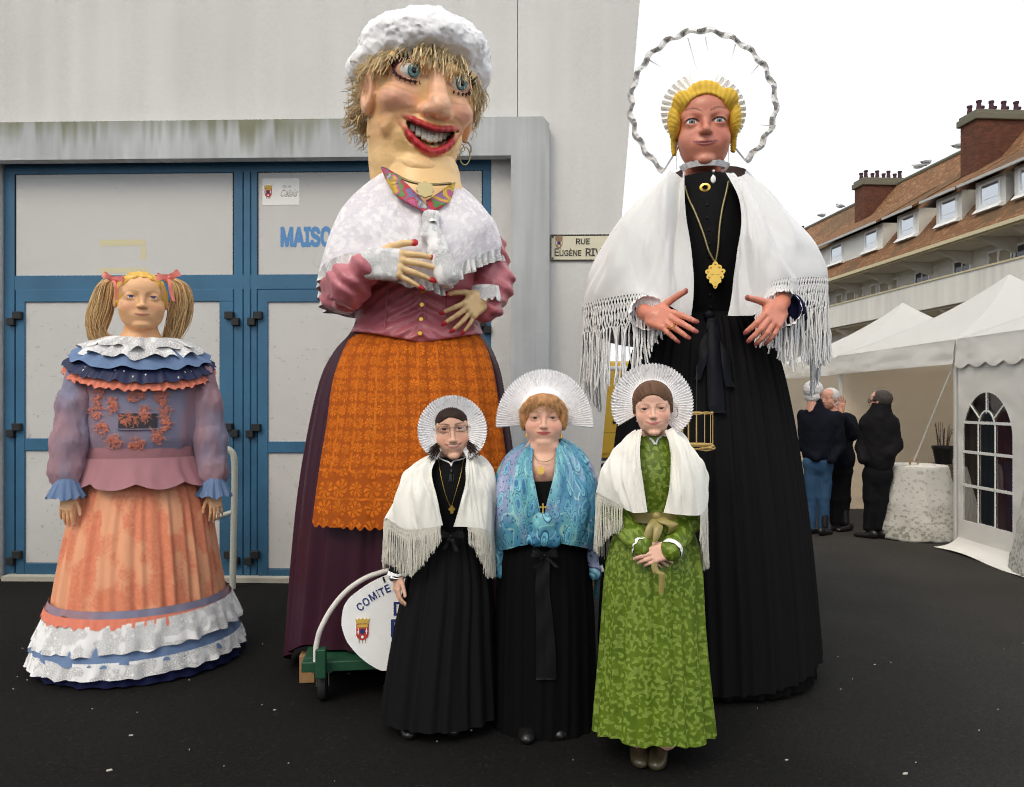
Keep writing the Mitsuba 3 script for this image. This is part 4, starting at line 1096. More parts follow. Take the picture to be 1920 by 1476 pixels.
mat('m_skin_shoe', (.010, .009, .009), 0.3, 0.5)

def shawl(net, Yc, n=150, m=50, wr=.012, fu=14, fv=2.0, seed=1, edge=.0):
    """A draped sheet through a net of (px, py, depth offset) rows, with soft folds that run down it."""
    Cn = np.array([[P(x, y, Yc + d) for x, y, d in row] for row in net])
    Pt = patch(Cn, n, m)
    U, V = np.meshgrid(np.linspace(0, 1, n), np.linspace(0, 1, m), indexing='ij')
    N = gnormals(Pt)
    f = nfbm(np.stack([U * fu + .6 * nnoise(np.stack([U * 5, V * 3, 0 * U + seed], -1)), V * fv, 0 * U + seed * 7.7], -1), 3) - .5
    f2 = 1 - np.abs(2 * nnoise(np.stack([U * fu * .8 + V * 1.2, V * fv * .7, 0 * U + seed * 3.1], -1)) - 1)
    cr = np.abs(np.sin(np.pi * (U * fu * .55 + 1.1 * nnoise(np.stack([U * 4, V * 1.6, 0 * U + seed * 1.7], -1)) + .25 * V))) ** .55 - .6
    cr = cr * np.clip(1.8 * nnoise(np.stack([U * 6, V * 1.2, 0 * U + seed * 5.1], -1)) - .3, 0, 1)
    f = f + .35 * cr
    Pt = Pt + N * (wr * 2.2 * f + wr * .9 * (f2 - .5))[..., None] * (.35 + .65 * np.sin(np.pi * np.clip(V * .9 + .1, 0, 1)))[..., None]
    uv = np.stack([U * 2.2, V * 1.0], -1)
    return Pt, uv

def fringe(edge, L, r, n, seed=1, lat=.25, tass=True, sway=.02, jit=.15, inner=None, rows=2):
    """Knotted fringe hanging from a hem: a lattice of crossing cords, then loose cords in tassels."""
    rg = np.random.default_rng(seed)
    s = np.linspace(0, 1, len(edge)); t = np.linspace(0, 1, n)
    e = np.stack([np.interp(t, s, edge[:, i]) for i in range(3)], -1)
    dx = np.gradient(e, axis=0)
    out = []
    K = 14 if rows == 2 else 20
    q = np.linspace(0, 1, K)
    for ph in (1, -1):
        for j in range(1):
            Ls = L * (1 + jit * (rg.random(n) - .5))
            if inner is not None: Ls = Ls * (.35 + .65 * np.clip((t if inner == 0 else 1 - t) / .35, 0, 1))
            P0 = np.repeat(e[:, None], K, 1)
            P0[..., 2] -= q[None] * Ls[:, None]
            osc = np.where(q < lat, np.abs((q / lat * rows) % 2 - 1) * -1 + 1, 0)          # out and back: crosses the neighbour
            par = np.where(np.arange(n) % 2 == 0, 1, -1) * ph
            P0 += dx[:, None] * (osc[None] * par[:, None] * .95)[..., None]
            if tass:   # cords draw together in fours below the lattice
                gi = (np.arange(n) // 3) * 3 + 1; gi = np.minimum(gi, n - 1)
                pull = np.clip((q - lat) / .12, 0, 1)[None] * (.62 - .35 * q)[None]
                P0 += ((e[gi] - e)[:, None] * [1, 1, 0]) * pull[..., None]
            sw = sway * L * np.cumsum(rg.normal(size=(n, K, 2)) * .35, 1) * q[None, :, None]
            P0[..., :2] += sw
            out.append(P0)
    A = np.vstack(out)
    return strands(A, r, 4)
def locks(path, w, N, seed, col, r=.006, curl=.02, K=12, spread_end=1.0, wave=2.0):
    rg = np.random.default_rng(seed); path = spl(np.array(path, float), K); q = np.linspace(0, 1, K)
    off = rg.normal(size=(N, 3)) * np.array([1, .8, .3]); off /= np.maximum(np.linalg.norm(off, axis=1, keepdims=True), 1); off *= rg.random((N, 1)) ** .5
    prof = (np.sin(np.pi * np.clip(q * .85 + .05, 0, 1)) ** .8 * spread_end + .25)
    A = path[None] + off[:, None] * w * prof[None, :, None]
    ph = rg.uniform(0, 6.28, (N, 1)); A[..., 0] += curl * np.sin(q[None] * wave * 3.1 + ph * .25) * q[None]; A[..., 1] += curl * np.cos(q[None] * wave * 3.1 + ph) * q[None]
    A[..., 2] -= (rg.random((N, 1)) - .5) * .10 * q[None]
    rr = r * (1 - .65 * q)[None] * rg.uniform(.7, 1.3, (N, 1))
    V, Fc = strands(A, rr, 4)
    c = np.array(col) * rg.uniform(.55, 1.35, (N, 1)) * np.array([1, 1, 1])
    return (V, Fc), np.clip(np.repeat(c, K * 4, 0), 0, 1)
def bow(c, s, parent, matn, name, tails, seed=0, tilt=0):
    ms = []
    for q in (-1, 1):
        t = np.linspace(0, 2 * np.pi, 26); w = np.linspace(-1, 1, 5)
        L = np.stack([q * (.55 - .55 * np.cos(t)) * s, -.28 * s * np.sin(t) * (1 - .3 * np.cos(t)) , .10 * s * np.sin(t * 2)], -1)
        Q = L[:, None] + np.array([0, 0, 1.0]) * (w[None, :, None] * .30 * s * (.4 + .6 * np.sin(t / 2)[:, None, None]))
        Q = Q @ rot('y', -q * 18 + tilt).T
        ms.append(solid(Q + c, .002))
    ms.append(ico(c + [0, -.1 * s, 0], (.16 * s, .16 * s, .18 * s), 2))
    for tp in tails:
        pp = spl(np.array(tp, float), 14); w = np.linspace(-1, 1, 4)
        Q = pp[:, None] + np.array([1, .3, 0.0]) * (w[None, :, None] * .16 * s) + np.array([0, -1, 0]) * (.03 * s * np.sin(np.linspace(0, 7, 14)))[:, None, None]
        ms.append(solid(Q, .002))
    return add(name, cat_mesh(ms), matn, parent, smooth=50)
def sleeve(pts, rad, wr, seed, step=.012, freq=(26, 26, 9)):
    pts = [np.array(p, float) for p in pts]
    pr = [C(a, b, ra, rb, k=.04) for a, b, ra, rb in zip(pts[:-1], pts[1:], rad[:-1], rad[1:])]
    pr.append(dict(t='f', op='d', k=.01, f=lambda p: wr * (nfbm(p * np.array(freq) + seed, 3) - .5) * 2))
    A = np.array(pts); R = max(rad) + .05
    return mesh_sdf(pr, A.min(0) - R, A.max(0) + R, step, False)[:2]
def hairs(starts, dirs, L, N, seed, col, r, curl, K=9, grav=.5, spread=.25, off=10.0, wf=9.0):
    rg = np.random.default_rng(seed); q = np.linspace(0, 1, K); A = []
    i = rg.integers(0, len(starts), N); s = np.asarray(starts, float)[i] + rg.normal(size=(N, 3)) * spread * off; d = np.asarray(dirs, float)[i] + rg.normal(size=(N, 3)) * spread
    d /= np.linalg.norm(d, axis=1, keepdims=True); l = L * rg.uniform(.5, 1.15, N)
    A = s[:, None] + d[:, None] * (l[:, None] * q)[..., None]
    A[..., 2] -= grav * l[:, None] * q[None] ** 2
    ph = rg.uniform(0, 6.28, (N, 1)); fr = rg.uniform(.7, 1.5, (N, 1))
    A[..., 0] += curl * np.sin(q[None] * wf * fr + ph) * q[None] ** .7; A[..., 2] += curl * .8 * np.cos(q[None] * wf * fr + ph) * q[None] ** .7; A[..., 1] += curl * .6 * np.sin(q[None] * 7 * fr + ph * 2) * q[None]
    c = np.array(col) * rg.uniform(.5, 1.35, (N, 1))
    rr = r * (1 - .6 * q)[None] * rg.uniform(.7, 1.4, (N, 1))
    return A, rr, c
mat('m_lace_white', (.83, .82, .83), .9, .1)
def chain(pts, r, n, parent, matn='m_old_gold', name='chain'):
    c = spl(np.array(pts, float), n * 4)
    t = np.gradient(c, axis=0); t /= np.linalg.norm(t, axis=1, keepdims=True)
    a = np.cross(t, [0, 1.0, 0]); a /= np.maximum(np.linalg.norm(a, axis=1, keepdims=True), 1e-6); b = np.cross(t, a)
    ph = np.arange(n * 4)[:, None] * np.pi / 2
    v, f = cat_mesh([tube(c + r * .55 * (a * np.cos(ph + o) + b * np.sin(ph + o)), r * .6, 5) for o in (0, np.pi)])
    return add(name, (v, f), matn, parent, smooth=True)
def sl(pts, rad, seed, wr=.026):
    pts = [np.array(p, float) for p in pts]
    pr = [C(a, b, ra, rb, k=.05) for a, b, ra, rb in zip(pts[:-1], pts[1:], rad[:-1], rad[1:])]
    pr.append(dict(t='f', op='d', k=1, f=lambda p: wr * (nfbm(p * np.array([9, 9, 9]) + seed, 3) - .5) * 2 + wr * .35 * np.sin(p[:, 2] * 60 + p[:, 0] * 45 + 6 * nnoise(p * 6 + seed))))
    A = np.array(pts); R = max(rad) + .07
    return mesh_sdf(pr, A.min(0) - R, A.max(0) + R, .012, False)[:2]
def trim(edge, L, n, amp, seed, out=None, m=10):
    """A gathered frill along an edge (k, 3)."""
    e = spl(edge, n); t = np.gradient(e, axis=0); t /= np.linalg.norm(t, axis=1, keepdims=True)
    v = np.linspace(0, 1, m); c = e - 0
    dn_ = np.array([0, 0, -1.0]) if out is None else out
    nn = np.cross(t, np.broadcast_to(dn_, t.shape)); nn /= np.maximum(np.linalg.norm(nn, axis=1, keepdims=True), 1e-6)
    s = np.linspace(0, 1, n); rg = np.random.default_rng(seed)
    w = np.sin(s * n * .55 + 3 * nnoise(np.stack([s * 30, 0 * s, 0 * s + seed], -1))) * amp
    L_ = L * (1 + .25 * (nnoise(np.stack([s * 40, 0 * s, 0 * s + seed + 5], -1)) - .5))
    return e[:, None] + np.broadcast_to(dn_, e.shape)[:, None] * (v[None, :, None] * L_[:, None, None]) + nn[:, None] * (w[:, None] * v[None])[..., None]
def strip(path, w0, w1, surf, off, n=40, m=6, fl=.0):
    p = spl(np.array(path, float), n); w = np.linspace(w0, w1, n); Q = np.zeros((n, m, 3))
    for i in range(n):
        for j in range(m): Q[i, j] = surf(p[i, 0] + w[i] * (j / (m - 1) - .5), p[i, 1], off + fl * math.sin(i * .5 + j * .9))
    Q = np.stack([np.apply_along_axis(lambda a: np.convolve(np.pad(a, 3, 'edge'), np.ones(7) / 7, 'valid'), 0, Q[..., k]) for k in range(3)], -1)
    return Q
scene['m_vinyl'] = {'type': 'thindielectric', 'int_ior': 1.45}
# ---------------------------------------------------------------- small puppet: the girl in a coral and mauve dress
def f_coral(p, n, uv):
    a = mikit.fbm(uv.x * 9.5, uv.y * 7.5, 2.0, octaves=2); b = nz(uv.x * 85, uv.y * 85)
    m = sm(0.38, 0.62, a + 0.10 * (b - 0.5))
    c = mixc(mi.Color3f(0.70, 0.33, 0.19), mi.Color3f(0.62, 0.19, 0.105), m * (0.6 + 0.4 * b))
    return c
mat('m_coral', mikit.proc(f_coral), 0.75, 0.2)
def f_mauve(p, n, uv):
    a = mikit.fbm(p.x * 5, p.z * 3, p.y * 5, octaves=3)
    return mixc(mi.Color3f(0.29, 0.175, 0.205), mi.Color3f(0.195, 0.19, 0.275), sm(0.35, 0.66, a))
mat('m_mauve', mikit.proc(f_mauve), 0.7, 0.25)
mat('m_mauve_pink', (0.33, 0.155, 0.175), 0.7, 0.25)
mat('m_denim', (0.125, 0.19, 0.33), 0.7, 0.3)
def f_sequin(p, n, uv):
    h = mikit.cell_rand(uv.x * 70, uv.y * 70, 2.0)
    fx, fy = uv.x * 70 - dr.floor(uv.x * 70) - .5, uv.y * 70 - dr.floor(uv.y * 70) - .5
    s = sm(.975, .98, h) * sm(.12, .06, fx * fx + fy * fy)
    return mi.Color3f(.008, .014, .06) + mi.Color3f(.7, .7, .72) * s
mat('m_sequin', mikit.proc(f_sequin), 0.55, 0.4)
mat('m_coral_lace', (0.66, 0.20, 0.13), 0.75, 0.2)
mat('m_coral_ribbon', (0.72, 0.20, 0.16), 0.42, 0.4)
bearing(265); GY = 5.2; GS = P(265, 566, GY)[2] - P(265, 567, GY)[2]
girl = thing('giant_puppet', 'smallest parade puppet, a girl with blonde pigtails in a coral and mauve dress', 'parade puppet')
gskin = (.74, .42, .22)
ho = P(265, 566, GY - .02); gs = 106 * GS
hp = place(face_prims(gskin, lip=(.55, .22, .15), brow=(.42, .22, .06), eye_dx=.160, eye_z=.045, slot=(.058, .021), fw=1.14, jw=1.2, mouth_w=.105, mouth_z=-.265, nose_l=.6, nose_w=.85, nzb=-.115, lash=(.35, .16, .07), lip_t=.75, ridge=.5, brow_z=.075, brow_arc=.03, brow_r=.010,
                              blush=(.68, .30, .17), ears=True, neck=(.235, .27, -.72), cheek=1.15, dark=(.30, .10, .06), smile=.012), ho, gs, rot('z', 2), nx=(1.1, 1, 1))
V, Fc, col = mesh_sdf(hp + [E(P(266, 668, GY + .05), (.20, .16, .13), gskin, k=.06)], ho - [.26, .27, .46], ho + [.26, .27, .2], .0052)
add('head', (V, Fc), 'm_vc_skin', girl, smooth=True, color=col)
eyes(girl, ho, gs, rot('z', 2), .160, .045, iris=(.06, .09, .30), gaze=(.02, -1, .12), nx=(1.1, 1, 1), ia=29, pupil=10)
# moulded hair: a cap with combed waves
def hairwave(amp, fx, fz, seed=0):
    return lambda p: amp * np.sin(p[:, 0] * fx + 14 * nnoise(p * 9 + seed)) + amp * 1.2 * (nfbm(p * np.array([60, 60, 25]) + seed, 3) - .5)
gh = place([E((0, -.12, .22), (.30, .275, .235), (.60, .36, .07), k=.09), E((0, .10, .155), (.385, .42, .385), (.60, .36, .07), k=.02), E((0, .0, .02), (.375, .30, .36), (.60, .36, .07), k=.05),
            E((0, -.37, .02), (.31, .30, .385), None, k=.03, op='s'), E((0, -.3, -.30), (.5, .42, .25), None, k=.03, op='s')], ho, gs, rot('z', 2), nx=(1.1, 1, 1))
V, Fc, col = mesh_sdf(gh + [dict(t='f', op='d', f=hairwave(.0035, 150, 0), k=.01)], ho - [.26, .27, .3], ho + [.26, .27, .25], .0055)
cl = col * (.72 + .6 * nfbm(V * np.array([70, 70, 22]), 3))[:, None]
add('hair', (V, Fc), 'm_vc', girl, smooth=True, color=np.clip(cl, 0, 1))
# pigtails: many locks
for sd, pts in ((1, [(214, 528), (196, 540), (190, 575), (188, 610), (203, 645)]), (2, [(316, 524), (334, 540), (340, 575), (338, 610), (325, 640)])):
    m, c = locks([P(x, y, GY + .05) for x, y in pts], .050, 1000, sd, (.58, .39, .19), r=.0030, curl=.035, wave=1.5)
    add('pigtail', m, 'm_vc', girl, smooth=True, color=c)
# ribbons
cL, cR = P(212, 524, GY - .10), P(317, 521, GY - .10)
bow(cL, .052, girl, 'm_coral_ribbon', 'ribbon', [[cL, P(217, 540, GY - .14), P(218, 562, GY - .14)]], tilt=10)
bow(cR, .060, girl, 'm_coral_ribbon', 'ribbon', [[cR, P(319, 540, GY - .14), P(326, 565, GY - .14)]], tilt=-15)
# skirt
cpx = P(265, 900, GY)[0]
Pt, uv = loft([(880, 152, 368, .74, .012), (930, 140, 390, .82, .024), (1000, 122, 402, .92, .03), (1080, 106, 415, .98, .03), (1155, 96, 427, 1, .028)], GY, 400, 60, npl=34, seed=3, drift=.3)
add('skirt', grid(Pt, uv), 'm_coral', girl, smooth=True)
zz = lambda y: P(265, y, GY)[2]
RX = lambda w: (P(265 + w / 2, 900, GY)[0] - P(265 - w / 2, 900, GY)[0]) / 2
zf = lambda y: P(265, y, GY - .56)[2]
add('skirt_band', grid(*ruffle(cpx, GY, RX(334), RX(334), zf(1150), RX(344), RX(344), zf(1167), n=26, amp=.012, seed=3)), 'm_mauve', girl, smooth=True)
add('skirt_frill', grid(*ruffle(cpx, GY, RX(347), RX(347), zf(1163), RX(357), RX(357), zf(1181), n=60, amp=.010, seed=5)), 'm_coral_lace', girl, smooth=True)
tilt = lambda TH: .030 * np.sin(TH)
add('lace_frill', grid(*ruffle(cpx, GY, RX(352), RX(352), zf(1171), RX(392), RX(386), zf(1222), n=30, amp=.028, seed=7, m=20, nth=560, wav=.010, sag=tilt)), 'm_lace', girl, smooth=True)
add('blue_flounce', grid(*ruffle(cpx, GY, RX(366), RX(364), zf(1208), RX(394), RX(390), zf(1246), n=22, amp=.014, seed=8)), 'm_denim', girl, smooth=True)
add('lace_frill', grid(*ruffle(cpx, GY, RX(390), RX(388), zf(1238), RX(408), RX(404), zf(1268), n=34, amp=.026, seed=11, m=16, nth=560, wav=.006, sag=lambda TH: .012 * np.sin(TH))), 'm_lace', girl, smooth=True)
add('underskirt', grid(*ruffle(cpx + .01, GY, RX(370), RX(366), zf(1252), RX(396), RX(398), .012, n=30, amp=.022, seed=13, wav=.004)), 'm_navy', girl, smooth=True)
# bodice, belt and peplum
Pt, uv = loft([(660, 190, 340, .6, .004), (700, 152, 378, .62, .008), (760, 148, 380, .66, .010), (815, 145, 383, .68, .014), (842, 150, 372, .68, .018)], GY, 240, 60, npl=14, seed=6)
Pt_b = Pt
add('bodice', grid(Pt, uv), 'm_mauve', girl, smooth=True)
Pb, ub = loft([(836, 148, 374, .68, .004), (847, 148, 374, .69, .004), (858, 148, 374, .69, .004)], GY, 200, 8, npl=30, seed=6)
add('belt', grid(Pb, ub), 'm_mauve_pink', girl, smooth=True)
Pp, up = loft([(855, 146, 376, .71, .006), (880, 138, 385, .82, .02), (902, 129, 396, .92, .026)], GY, 300, 24, npl=18, seed=16)
th_ = np.linspace(-np.pi, np.pi, 300)
Pp[..., 2] -= (np.linspace(0, 1, 24)[None] ** 2) * .035 * (np.abs(np.sin(th_ * 4.5 + .4)) - .4)[:, None]
add('peplum', grid(Pp, up), 'm_mauve_pink', girl, smooth=True)
# viewing window, a mesh panel set in the bodice, and coral florals sewn round it
bods = Surf(Pt_b)
def bod(px, py, o=.006): return bods(px, py, o)
wq = np.array([[bod(x, y, .004) for y in np.linspace(776, 804, 5)] for x in np.linspace(222, 295, 12)])
mat('m_mesh_dark', (0.035, 0.03, 0.035), 0.5, 0.3)
add('viewing_window', solid(wq, .003), 'm_mesh_dark', girl, smooth=30, label='dark viewing window in the bodice')
wr_ = [np.array([bod(x, 775, .007) for x in np.linspace(221, 296, 12)]), np.array([bod(x, 805, .007) for x in np.linspace(221, 296, 12)])]
add('window_edge', [tube(w, .004, 5) for w in wr_], 'm_mauve', girl, smooth=True)
mat('m_coral_thread', (.72, .27, .18), .75, .2)
rgf = np.random.default_rng(4)
for (fx, fy, w, h, ang) in ((186, 735, 8, 20, 0), (182, 768, 10, 16, 5), (212, 762, 9, 15, 5), (255, 742, 17, 10, -20), (300, 742, 15, 16, 40), (307, 772, 11, 22, 0), (192, 803, 13, 14, 40), (215, 828, 15, 10, 35), (256, 832, 17, 9, -15), (296, 815, 13, 13, -40), (271, 775, 9, 16, 0), (240, 787, 16, 12, 20), (310, 795, 8, 12, 0), (293, 728, 15, 6, 10)):
    L_ = []
    for i in range(55):
        a = rgf.uniform(0, 6.28); rr = math.sqrt(rgf.random()); ca, sa = math.cos(math.radians(ang)), math.sin(math.radians(ang))
        x0, y0 = w * rr * math.cos(a), h * rr * math.sin(a); px, py = fx + x0 * ca - y0 * sa, fy + x0 * sa + y0 * ca
        b = rgf.uniform(0, 6.28); l = rgf.uniform(2.5, 6)
        L_.append([bod(px, py, .005), bod(px + l * math.cos(b), py + l * math.sin(b), .013), bod(px + 1.6 * l * math.cos(b + .7), py + 1.6 * l * math.sin(b + .7), .006)])
    add('embroidery', strands(np.array(L_), .0019, 4), 'm_coral_thread', girl, smooth=True, kind='stuff')
# sleeves
for sx, pts, rr in ((1, [(150, 708), (140, 760), (131, 830), (123, 885), (125, 912)], (.075, .088, .094, .082, .05)), (2, [(380, 706), (387, 760), (394, 830), (401, 885), (402, 910)], (.075, .088, .094, .082, .05))):
    m = sleeve([P(x, y, GY - .02 - .04 * i) for i, (x, y) in enumerate(pts)], rr, .016, sx * 5)
    k_ = add('sleeve', m, 'm_mauve', girl, smooth=True)
    cx_, cy_ = pts[-1]; c = P(cx_, cy_, GY - .18)
    add('cuff', grid(*ruffle(c[0], c[1], .05, .05, c[2] + .045, .098, .09, c[2] - .06, n=13, amp=.10, seed=sx, nth=160, wav=.012)), 'm_denim', k_, smooth=True)
# hands
hl = hand(P(128, 925, GY - .19), P(122, 975, GY - .2) - P(128, 925, GY - .19), (1, -.6, 0), (-.5, -1, 0), .185, gskin, curls=((8, 12, 10), (10, 14, 10), (12, 16, 10), (14, 18, 12)), th=(38, 8, 12, 14), nail=(.72, .5, .38))
m = mesh_sdf(hl, P(125, 950, GY - .2) - [.13, .12, .15], P(125, 950, GY - .2) + [.13, .12, .15], .0045)
add('hand', m[:2], 'm_vc_skin', girl, smooth=True, color=m[2])
hr_ = hand(P(401, 922, GY - .19), (.10, -.15, -1), (-1, -.3, 0), (.15, -1, 0.1), .185, gskin, curls=((10, 18, 14), (12, 20, 14), (12, 20, 14), (14, 22, 14)), spread=(7, 2, -4, -11), th=(40, 10, 14, 14), nail=(.72, .5, .38))
m = mesh_sdf(hr_, P(401, 950, GY - .2) - [.13, .14, .15], P(401, 950, GY - .2) + [.13, .12, .15], .0045)
add('hand', m[:2], 'm_vc_skin', girl, smooth=True, color=m[2])
# layered collar
ccx = P(266, 660, GY)[0]
def cape(x0, y0, x1, y1, d0, d1, n, amp, seed, matn, name, lift=0.0, m=18, wav=.010, nth=460):
    sag = lambda TH: lift * (1 - np.cos(TH)) * -.5
    Pt, uv = ruffle(ccx, GY + .02, RX(x0), RX(x0) * d0, zz(y0), RX(x1), RX(x1) * d1, zz(y1), n=n, amp=amp, seed=seed, m=m, nth=nth, wav=wav)
    v = np.linspace(0, 1, m)[None]
    Pt[..., 2] += (.034 * np.sin(np.pi * v * .5) * (1 - v) * 2.0)
    th = np.linspace(-np.pi, np.pi, nth)[:, None]
    Pt[..., 2] -= lift * np.cos(th) * v
    return add(name, grid(Pt, uv), matn, girl, smooth=True)
cape(100, 652, 290, 697, .9, .66, 60, .016, 21, 'm_coral_lace', 'collar_trim', .115)
cape(100, 648, 288, 684, .9, .67, 40, .016, 22, 'm_sequin', 'collar_frill', .112)
cape(96, 644, 268, 668, .9, .70, 16, .022, 23, 'm_denim', 'collar_layer', .085, wav=.014)
cape(84, 640, 230, 654, .9, .76, 17, .07, 24, 'm_lace', 'lace_collar', .06, wav=.022, nth=560)
cape(76, 636, 192, 645, .9, .80, 15, .08, 25, 'm_lace', 'lace_collar', .03, wav=.022, nth=560)
# ---------------------------------------------------------------- tallest puppet: the laughing woman with a lace cap, pink satin jacket and orange apron
bearing(775)
KY = 4.68
pink = thing('giant_puppet', 'tallest parade puppet, laughing woman in white lace cap, pink jacket and orange crochet apron', 'parade puppet')
ks = (P(790, 200, KY)[2] - P(790, 201, KY)[2]) * .97          # metres to one pixel of the photograph at this distance
yel, pk, rd = (.78, .51, .23), (.76, .42, .26), (.42, .016, .022)
KM = rot('y', 4.5) @ rot('z', 19) @ rot('x', 6)
ko = P(790, 184, KY - .14) + [0, .14, 0]
# own axes in pixels of the photograph: x to the puppet's left, y away from the viewer, z up, from (790, 190)
kp = [E((2, 25, 28), (104, 98, 92), yel, k=20), E((-2, 18, -50), (92, 88, 96), yel, k=26), E((-4, 12, -112), (76, 72, 56), yel, k=22), C((-6, 25, -100), (-4, 30, -185), 72, 66, yel, k=16),
      E((-2, -14, -128), (52, 66, 26), yel, k=14), E((4, -46, -122), (46, 40, 26), yel, k=16),
      E((-60, -40, -8), (34, 38, 28), pk, k=18), E((56, -42, -8), (32, 38, 28), pk, k=18),                       # cheeks
      C((-44, -58, -22), (-72, -36, -62), 15, 11, yel, k=14), C((40, -62, -22), (66, -40, -60), 14, 10, yel, k=14),
      C((0, -62, 62), (4, -92, -6), 12, 18, pk, k=14), E((5, -96, -18), (20, 22, 19), pk, k=12), E((-14, -80, -24), (14, 18, 12), pk, k=9), E((23, -80, -24), (13, 18, 12), pk, k=9),
      E((-5, -90, -38), (7, 10, 6), (.25, .08, .05), k=5, op='s'), E((15, -90, -38), (7, 10, 6), (.25, .08, .05), k=5, op='s'),
      E((-50, -84, 40), (33, 24, 20), None, k=10, op='s'), E((50, -84, 40), (30, 24, 20), None, k=10, op='s'),      # sockets
      C((-78, -44, 64), (-22, -74, 60), 12, 12, yel, k=14), C((78, -44, 64), (22, -74, 60), 12, 12, yel, k=14),
      E((-48, -47, 41), (30, 30, 30), pk, k=8), E((47, -47, 41), (28, 30, 30), pk, k=8),
      E((-104, 6, 4), (13, 24, 42), pk, k=8), E((104, 20, 0), (10, 24, 40), pk, k=8), E((-114, -6, 4), (8, 12, 26), None, k=6, op='s')]
kp += [E((-49, -82, 40), (27, 22, 16.5), None, k=2, op='s'), E((48, -82, 40), (25, 22, 16), None, k=2, op='s')]
# the wide laughing mouth
mx = np.linspace(-1, 1, 13)
def mcurve(zc, lift, half, ys):
    return [V3(2 + half * t, -82 + 40 * t * t + ys, zc + lift * abs(t) ** 1.7) for t in mx]
kp += [E((2, -46, -68), (62, 42, 40), yel, k=14)]
up, lo = mcurve(-55, 30, 74, 0), mcurve(-98, 73, 73, 0)
cav = [E(V3(2, -82, -72), (58, 28, 23), None, k=4, op='s')]
for t in np.linspace(-1, 1, 9): cav.append(E(V3(2 + 46 * t, -82 + 40 * t * t * .8, -73 + 30 * abs(t) ** 1.7), (14, 20, 21 * (1 - .62 * t * t)), None, k=3, op='s'))
kp += cav
for i in range(12):
    r = lambda j: 5.6 * (1 - .55 * abs(mx[j]) ** 2) + .8
    kp += [C(up[i], up[i + 1], r(i), r(i + 1), rd, k=3), C(lo[i], lo[i + 1], r(i) * 1.15, r(i + 1) * 1.15, rd, k=3)]
kp += [dict(t='f', op='d', k=1, f=lambda p: 2.2 * (nfbm(p * .045 + 9, 3) - .5) + 1.1 * (nfbm(p * .16, 2) - .5))]
cavcol = (.10, .012, .012)
kp += [E(V3(2 + 48 * t, -76 + 34 * t * t, -73 + 31 * abs(t) ** 1.7), (12, 22, 19 * (1 - .6 * t * t)), cavcol, k=4, op='p', w=.95) for t in np.linspace(-1, 1, 9)]
kp += [paint2d([(-100, 40), (-62, 30), (-18, 36)], 5, (.30, .10, .06), 5, .5, -20), paint2d([(84, 40), (60, 30), (22, 36)], 5, (.30, .10, .06), 5, .5, -20)]
kp += [E((-62, -60, -12), (34, 40, 24), (.70, .33, .22), k=24, op='p', w=.8), E((58, -60, -12), (30, 40, 24), (.70, .33, .22), k=24, op='p', w=.8), E((-78, -20, -50), (30, 60, 42), (.52, .25, .11), k=34, op='p', w=.55), E((4, -60, -118), (34, 40, 16), (.72, .42, .22), k=22, op='p', w=.5),
       E((0, -30, -150), (70, 90, 10), (.45, .25, .12), k=20, op='p', w=.45)]
# brush marks: wrinkles and streaks of darker glaze
kp += [paint2d([(-86, 12), (-62, 4), (-40, 2)], 2.4, (.45, .25, .11), 4, .6, -20), paint2d([(-90, 4), (-66, -8), (-44, -10)], 2.2, (.48, .27, .12), 4, .5, -20), paint2d([(38, 2), (58, 2), (76, 10)], 2.4, (.45, .25, .11), 4, .6, -20),
       paint2d([(-42, -22), (-74, -34), (-84, -58)], 3.0, (.45, .22, .10), 5, .55, -20), paint2d([(44, -22), (70, -34), (78, -58)], 3.0, (.45, .22, .10), 5, .55, -20), paint2d([(0, 74), (2, 60), (2, 44)], 3.5, (.55, .22, .12), 6, .6, -40)]
place(kp, ko, ks, KM)
V, Fc, col = mesh_sdf(kp, ko - np.array([128, 125, 178]) * ks, ko + np.array([128, 140, 122]) * ks, .0075)
vl = ((V - ko) @ KM) / ks
col = col * (1 + .35 * (nfbm(vl * np.array([.05, .05, .09]), 4) - .5) + .10 * (nfbm(vl * .4, 2) - .5))[:, None]
add('head', (V, Fc), 'm_vc_paint', pink, smooth=True, color=np.clip(col, 0, 1))
K2W = lambda v: (np.asarray(v, float) * ks) @ KM.T + ko
